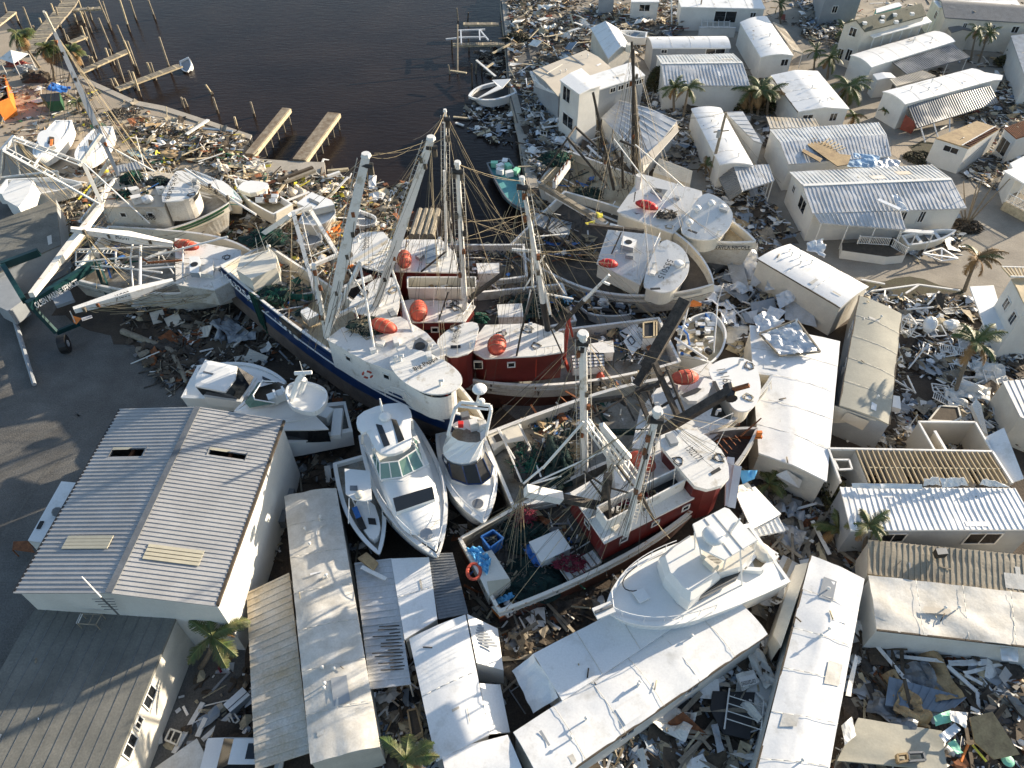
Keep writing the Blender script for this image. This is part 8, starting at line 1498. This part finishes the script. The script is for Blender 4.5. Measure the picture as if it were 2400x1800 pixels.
m = MB(); a, b, c, d = X("d2 1340,715,1.2 1500,670,.7 1640,760,.3 1500,780,.4"); [m.beam(p, q, .14, .12, 'crumple') for p, q in ((a, b), (b, c), (c, d), (d, a), (a, c), (b, d))]; one(m, 'twisted_frame', 'twisted white aluminium frame in front of the skiff', 'frame')
# ---------------- poles
r = thing('power_pole', 'leaning wooden power pole beside the split white roof', 'power pole', X1("c1 1705,1545", 0)); m = MB(); b = X1("c1 1705,1545", 0); best = min(((X1("c1 1850,972", q/2)-b).to_2d().length, q/2) for q in range(8, 26)); tp = X1("c1 1850,972", best[1]); m.tube(b, tp, .2, .14, 8, 'old_wood'); m.build('pole', r); m = MB(); c = b.lerp(tp, .72); m.beam(c-Vector((.8, 0, 0)), c+Vector((.8, 0, .2)), .1, .1, 'old_wood'); m.tube(c+Vector((-.3, -.2, -.5)), c+Vector((-.3, -.2, .3)), .2, .2, 8, 'wall_grey'); m.build('crossarm', r)
lines(r, [(tp, X1("c1 1300,1000", 5)), (tp, X1("c2 2212,100", 4))], .02, .5, 'rope_dark', 'wire')
for s, lb in (("c1 1640,0 1600,230", 'power pole behind the caged porch at the top edge'), ("c1 1378,-40 1380,250", 'white sailboat mast standing in the upper rubble')):
    t = s.split(); b = X1('c1 '+t[2], 0); q = min(((X1('c1 '+t[1], k/2)-b).to_2d().length, k/2) for k in range(4, 40))[1]; m = MB(); m.tube(b, X1('c1 '+t[1], q), .12, .1, 7, 'white_paint' if 'sail' in lb else 'old_wood'); one(m, 'pole', lb, 'pole')
# ---------------- palms
def palm(label, cs, bs, nf=13, fl=2.3, dead=.2, r0=.16, seed=1, group=None, name='palm_tree', zc=None, droop=.9, fan=False):
    b = X1(bs, 0); 
    if zc is None: zc = min(((X1(cs, q/4)-b).to_2d().length, q/4) for q in range(6, 40))[1]
    c = X1(cs, zc); root = thing(name, label, 'palm', b, group); r = random.Random(seed); m = MB(); k = 7; pts = []
    for i in range(k+1): t = i/k; pts.append(b.lerp(c, t)+Vector(((c.x-b.x)*.12*math.sin(math.pi*t), 0, 0)))
    for i in range(k): m.tube(pts[i], pts[i+1], r0*(1.15-.45*i/k), r0*(1.15-.45*(i+1)/k), 8, 'palm_trunk')
    m.build('trunk', root); m = MB()
    for i in range(nf):
        a = 2.4*i+r.uniform(-.5, .5); a -= .45*math.sin(a-.4); el = r.uniform(-.1, 1.1) if i < nf*.75 else r.uniform(-.9, -.3); dd = 'palm_dead' if (i >= nf*(1-dead)) else 'palm_leaf'; L = fl*r.uniform(.75, 1.1); p = c.copy(); pr = p; n = 12; rach = [p]
        for j in range(n):
            e = el-droop*1.5*(j/n)**1.3; d = Vector((math.cos(a)*math.cos(e), math.sin(a)*math.cos(e), math.sin(e))); p = p+d*L/n; rach.append(p)
        m.path(rach[::2], .03, 4, dd)
        for j in range(1, n+1):
            d = (rach[j]-rach[j-1]).normalized(); sd_ = d.cross(Z).normalized(); ll = L*(.36 if fan else .26)*math.sin(math.pi*min(1, (j+1.2)/(n+2.2)))*r.uniform(.8, 1.15)
            for s_ in (-1, 1):
                for h in (0, .25, .5, .75):
                    q = rach[j-1].lerp(rach[j], h); tip = q+sd_*s_*ll*.8+d*ll*.55-Z*ll*r.uniform(.15, .55); wv = d*.03*fl/2; m.quad(q-wv, q+wv, tip+wv*.3, tip-wv*.3, dd)
    for i in range(8): a = r.uniform(0, 6.3); m.tube(c, c+Vector((math.cos(a)*.3, math.sin(a)*.3, -.2)), .06, .03, 4, 'palm_dead')
    m.build('crown', root); return root
PT = [("a4 1650,640", "a4 1560,880", 12, 2.5, .25, 'largest palm, standing between the warehouse corner and the ribbed carport', 3.6), ("b4 1165,1600", "b4 1185,1800", 12, 1.9, .2, 'small palm cut by the bottom edge at bottom centre', None),
("d3 875,1400", "d3 820,1700", 13, 1.7, .2, 'slim palm before the eave of the half stripped roof', None), ("d2 1810,750", "d2 1695,1040", 14, 2.4, .75, 'browned palm leaning right beside the sandy road', None), ("d2 1790,1480", "d3 1600,300", 13, 2.2, .3, 'drooping palm in the rubble near the tall right house', None),
("d1 2060,140", "d1 1995,400", 12, 2.1, .1, 'tall slim palm, rightmost of three before the grey shingled home', None), ("d1 1810,250", "d1 1750,540", 12, 2.1, .1, 'left palm of the pair near the dark roofed shed', None), ("d1 1905,290", "d1 1820,540", 12, 2.0, .1, 'right palm of the pair near the dark roofed shed', None), ("d1 2150,400", "d1 2085,545", 9, 1.6, .3, 'ragged thin palm at the right edge by the ribbed pale home', None),
("d1 105,35", "d1 110,205", 12, 1.8, .1, 'palm beside the road at the top, left of the weathered grey house', None), ("d1 660,255", "d1 635,420", 12, 2.2, .1, 'palm at the corner of the olive green roofed house', None), ("d1 415,440", "d1 395,610", 12, 1.7, .1, 'slender palm in the road verge left of its bushier neighbour', None), ("d1 540,495", "d1 512,680", 13, 2.3, .15, 'bushier palm in the road verge', None),
("d1 700,745", "d1 690,900", 18, 3.0, .1, 'broad green palm casting shadows on the square white roof', None), ("d1 745,1000", "d1 735,1080", 14, 1.7, .4, 'short yellowing palm at the corner of the square white roofed home', None), ("c1 1400,755", "c1 1405,1010", 13, 2.2, .1, 'left palm of the feathery pair before the ribbed roof', None), ("c1 1525,760", "c1 1475,1040", 13, 2.2, .1, 'right palm of the feathery pair before the ribbed roof', None),
("c1 2050,790", "c1 2080,1000", 14, 2.4, .3, 'left palm of the dense yellow green cluster', None), ("c1 2150,780", "c1 2120,1010", 16, 2.6, .3, 'middle palm of the dense yellow green cluster', None), ("d1 10,800", "d1 -10,1000", 14, 2.4, .4, 'right palm of the dense yellow green cluster', None), ("c1 1670,1430", "c1 1690,1520", 11, 1.5, .5, 'small battered palm at the foot of the leaning power pole', None),
("a1 160,300", "a1 345,585", 24, 2.2, .35, 'left cabbage palm of three on the left shore', None), ("a1 405,410", "a1 475,700", 24, 2.2, .35, 'middle cabbage palm of three on the left shore', None), ("a1 610,450", "a1 590,705", 22, 2.0, .35, 'right cabbage palm of three on the left shore', None), ("a1 665,880", "a1 680,950", 14, 1.5, .2, 'low green palm bush beside the blue tarp', None),
("f2 1790,960", "f2 1790,1080", 13, 1.6, .1, 'dark green palm tucked under the end of the blinding white roof', None), ("d3 600,1430", "d3 610,1520", 13, 1.7, .2, 'dark shaded palm below the corner of the half stripped home', None), ("d1 1010,950", "d1 1010,1010", 9, .8, .2, 'tiny palm at the white end wall of the awning home', None)]
for i, (cs, bs, nf, fl, dd, lb, zc) in enumerate(PT): palm(lb, cs, bs, nf, fl, dd, .13+.03*(fl > 2.1), 40+i, zc=zc, fan=('cabbage' in lb))
def bush(label, s, rx, ry, h, n, seed, mt_='bush', cat='bush'):
    c = X1(s, 0); r = random.Random(seed); root = thing('bush', label, cat, c); m = MB(); m.tube(c, c+Z*h*.5, .08, .05, 5, 'palm_trunk'); m.build('stem', root); m = MB()
    for k in range(n):
        a = r.uniform(0, 6.28); q = r.random()**.5; hh = h*math.sqrt(1-q*q)*r.uniform(.5, 1); p = c+Vector((math.cos(a)*rx*q, math.sin(a)*ry*q, hh)); sz = r.uniform(.12, .34); rot = Matrix.Rotation(r.uniform(0, 6), 3, 'Z') @ Matrix.Rotation(r.uniform(-1, 1), 3, 'X')
        m.add([p+rot @ Vector(v) for v in ((-sz, 0, 0), (0, -sz*.4, .02), (sz, 0, 0), (0, sz*.4, .02))], [(0, 1, 2, 3)], r.choice([mt_, mt_, 'dark_wood' if r.random() < .3 else mt_]))
    m.build('foliage', root)
bush('tall dark bush at the left end of the ribbed metal roofed home', "c1 1235,790", 1.3, 1.0, 3.4, 1500, 1); bush('yellow brown bush under the dense palm cluster', "c1 2100,950", 3.0, 1.4, 2.2, 2200, 2); bush('green brush clump in the tan rubble by the seawall', "c1 40,350", 2.2, 1.2, 1.0, 900, 3, 'grass'); bush('dry bush behind the slim palms at the right', "d1 2060,560", 1.8, 1.2, 1.4, 900, 4); bush('dark hedge corner left of the half stripped home', "d3 560,1250", .7, 2.0, 2.4, 900, 5); bush('round dark root clump of the bare palm stems', "d2 1710,490", 1.6, 1.2, .7, 700, 6, 'dark_wood', 'root clump'); bush('dry weeds by the collapsed awning home', "d1 1320,1370", 2.0, 1.5, .5, 700, 7, 'grass')
r = thing('bare_palm_clump', 'clump of bare broken palm stems at the roadside', 'dead tree', X1("d2 1710,480", 0))
for s in ("d2 1880,0", "d2 2090,70", "d2 1960,100", "d2 1690,90", "d2 1665,345", "d2 1810,120"): m = MB(); b = X1("d2 1710,480", 0); q = min(((X1(s, k/4)-b).to_2d().length, k/4) for k in range(4, 34))[1]; m.tube(b, X1(s, q), .09, .05, 6, 'palm_trunk'); m.build('stem', r)
flatpiece('tan_rubble_slab', 'brown earth mound in front of the browned palm', 'mound', "d2 1180,1200 1400,1060 1600,1050 1700,1100 1500,1240", .15, .14, 'dirt')

# ---------------- closing pass: tangles nobody could count, and labels told apart by place
for o in list(COL.objects):
    if o.name.split('.')[0] in ('burnt_rigging', 'burnt_wreckage', 'cockpit_gear', 'pit_gear', 'rigging', 'burnt_frame'):
        if o.parent and 'burnt_f' not in o.name and 'rigging' != o.name.split('.')[0]: o['kind'] = 'stuff'
def scr(o):
    v = Vector(o.location)-Vector((0, 0, CH)); dep = v.y*math.cos(PITCH)-v.z*math.sin(PITCH); up = v.y*math.sin(PITCH)+v.z*math.cos(PITCH); return v.x/dep, up/dep
OR = 'first second third fourth fifth sixth seventh eighth ninth tenth eleventh twelfth thirteenth fourteenth fifteenth sixteenth seventeenth eighteenth nineteenth twentieth 21st 22nd 23rd 24th'.split()
sets = {}
for o in COL.objects:
    if not o.parent and o.get('label') and not o.get('kind'): sets.setdefault(o['label'], []).append(o)
for lb, os_ in sets.items():
    if len(os_) < 2 or len(os_) > 72: continue
    if len(os_) > 24:
        os_.sort(key=lambda o: -scr(o)[1]); k = (len(os_)+2)//3; rows = [('top row', os_[:k]), ('middle row', os_[k:2*k]), ('near row', os_[2*k:])]
    else: rows = [('', os_)]
    for rn_, q in rows:
        q.sort(key=lambda o: scr(o)[0])
        for i, o in enumerate(q):
            if not o.get('group'): o['group'] = lb
            o['label'] = (OR[i]+' from left'+(' in the '+rn_ if rn_ else '')+': '+lb)
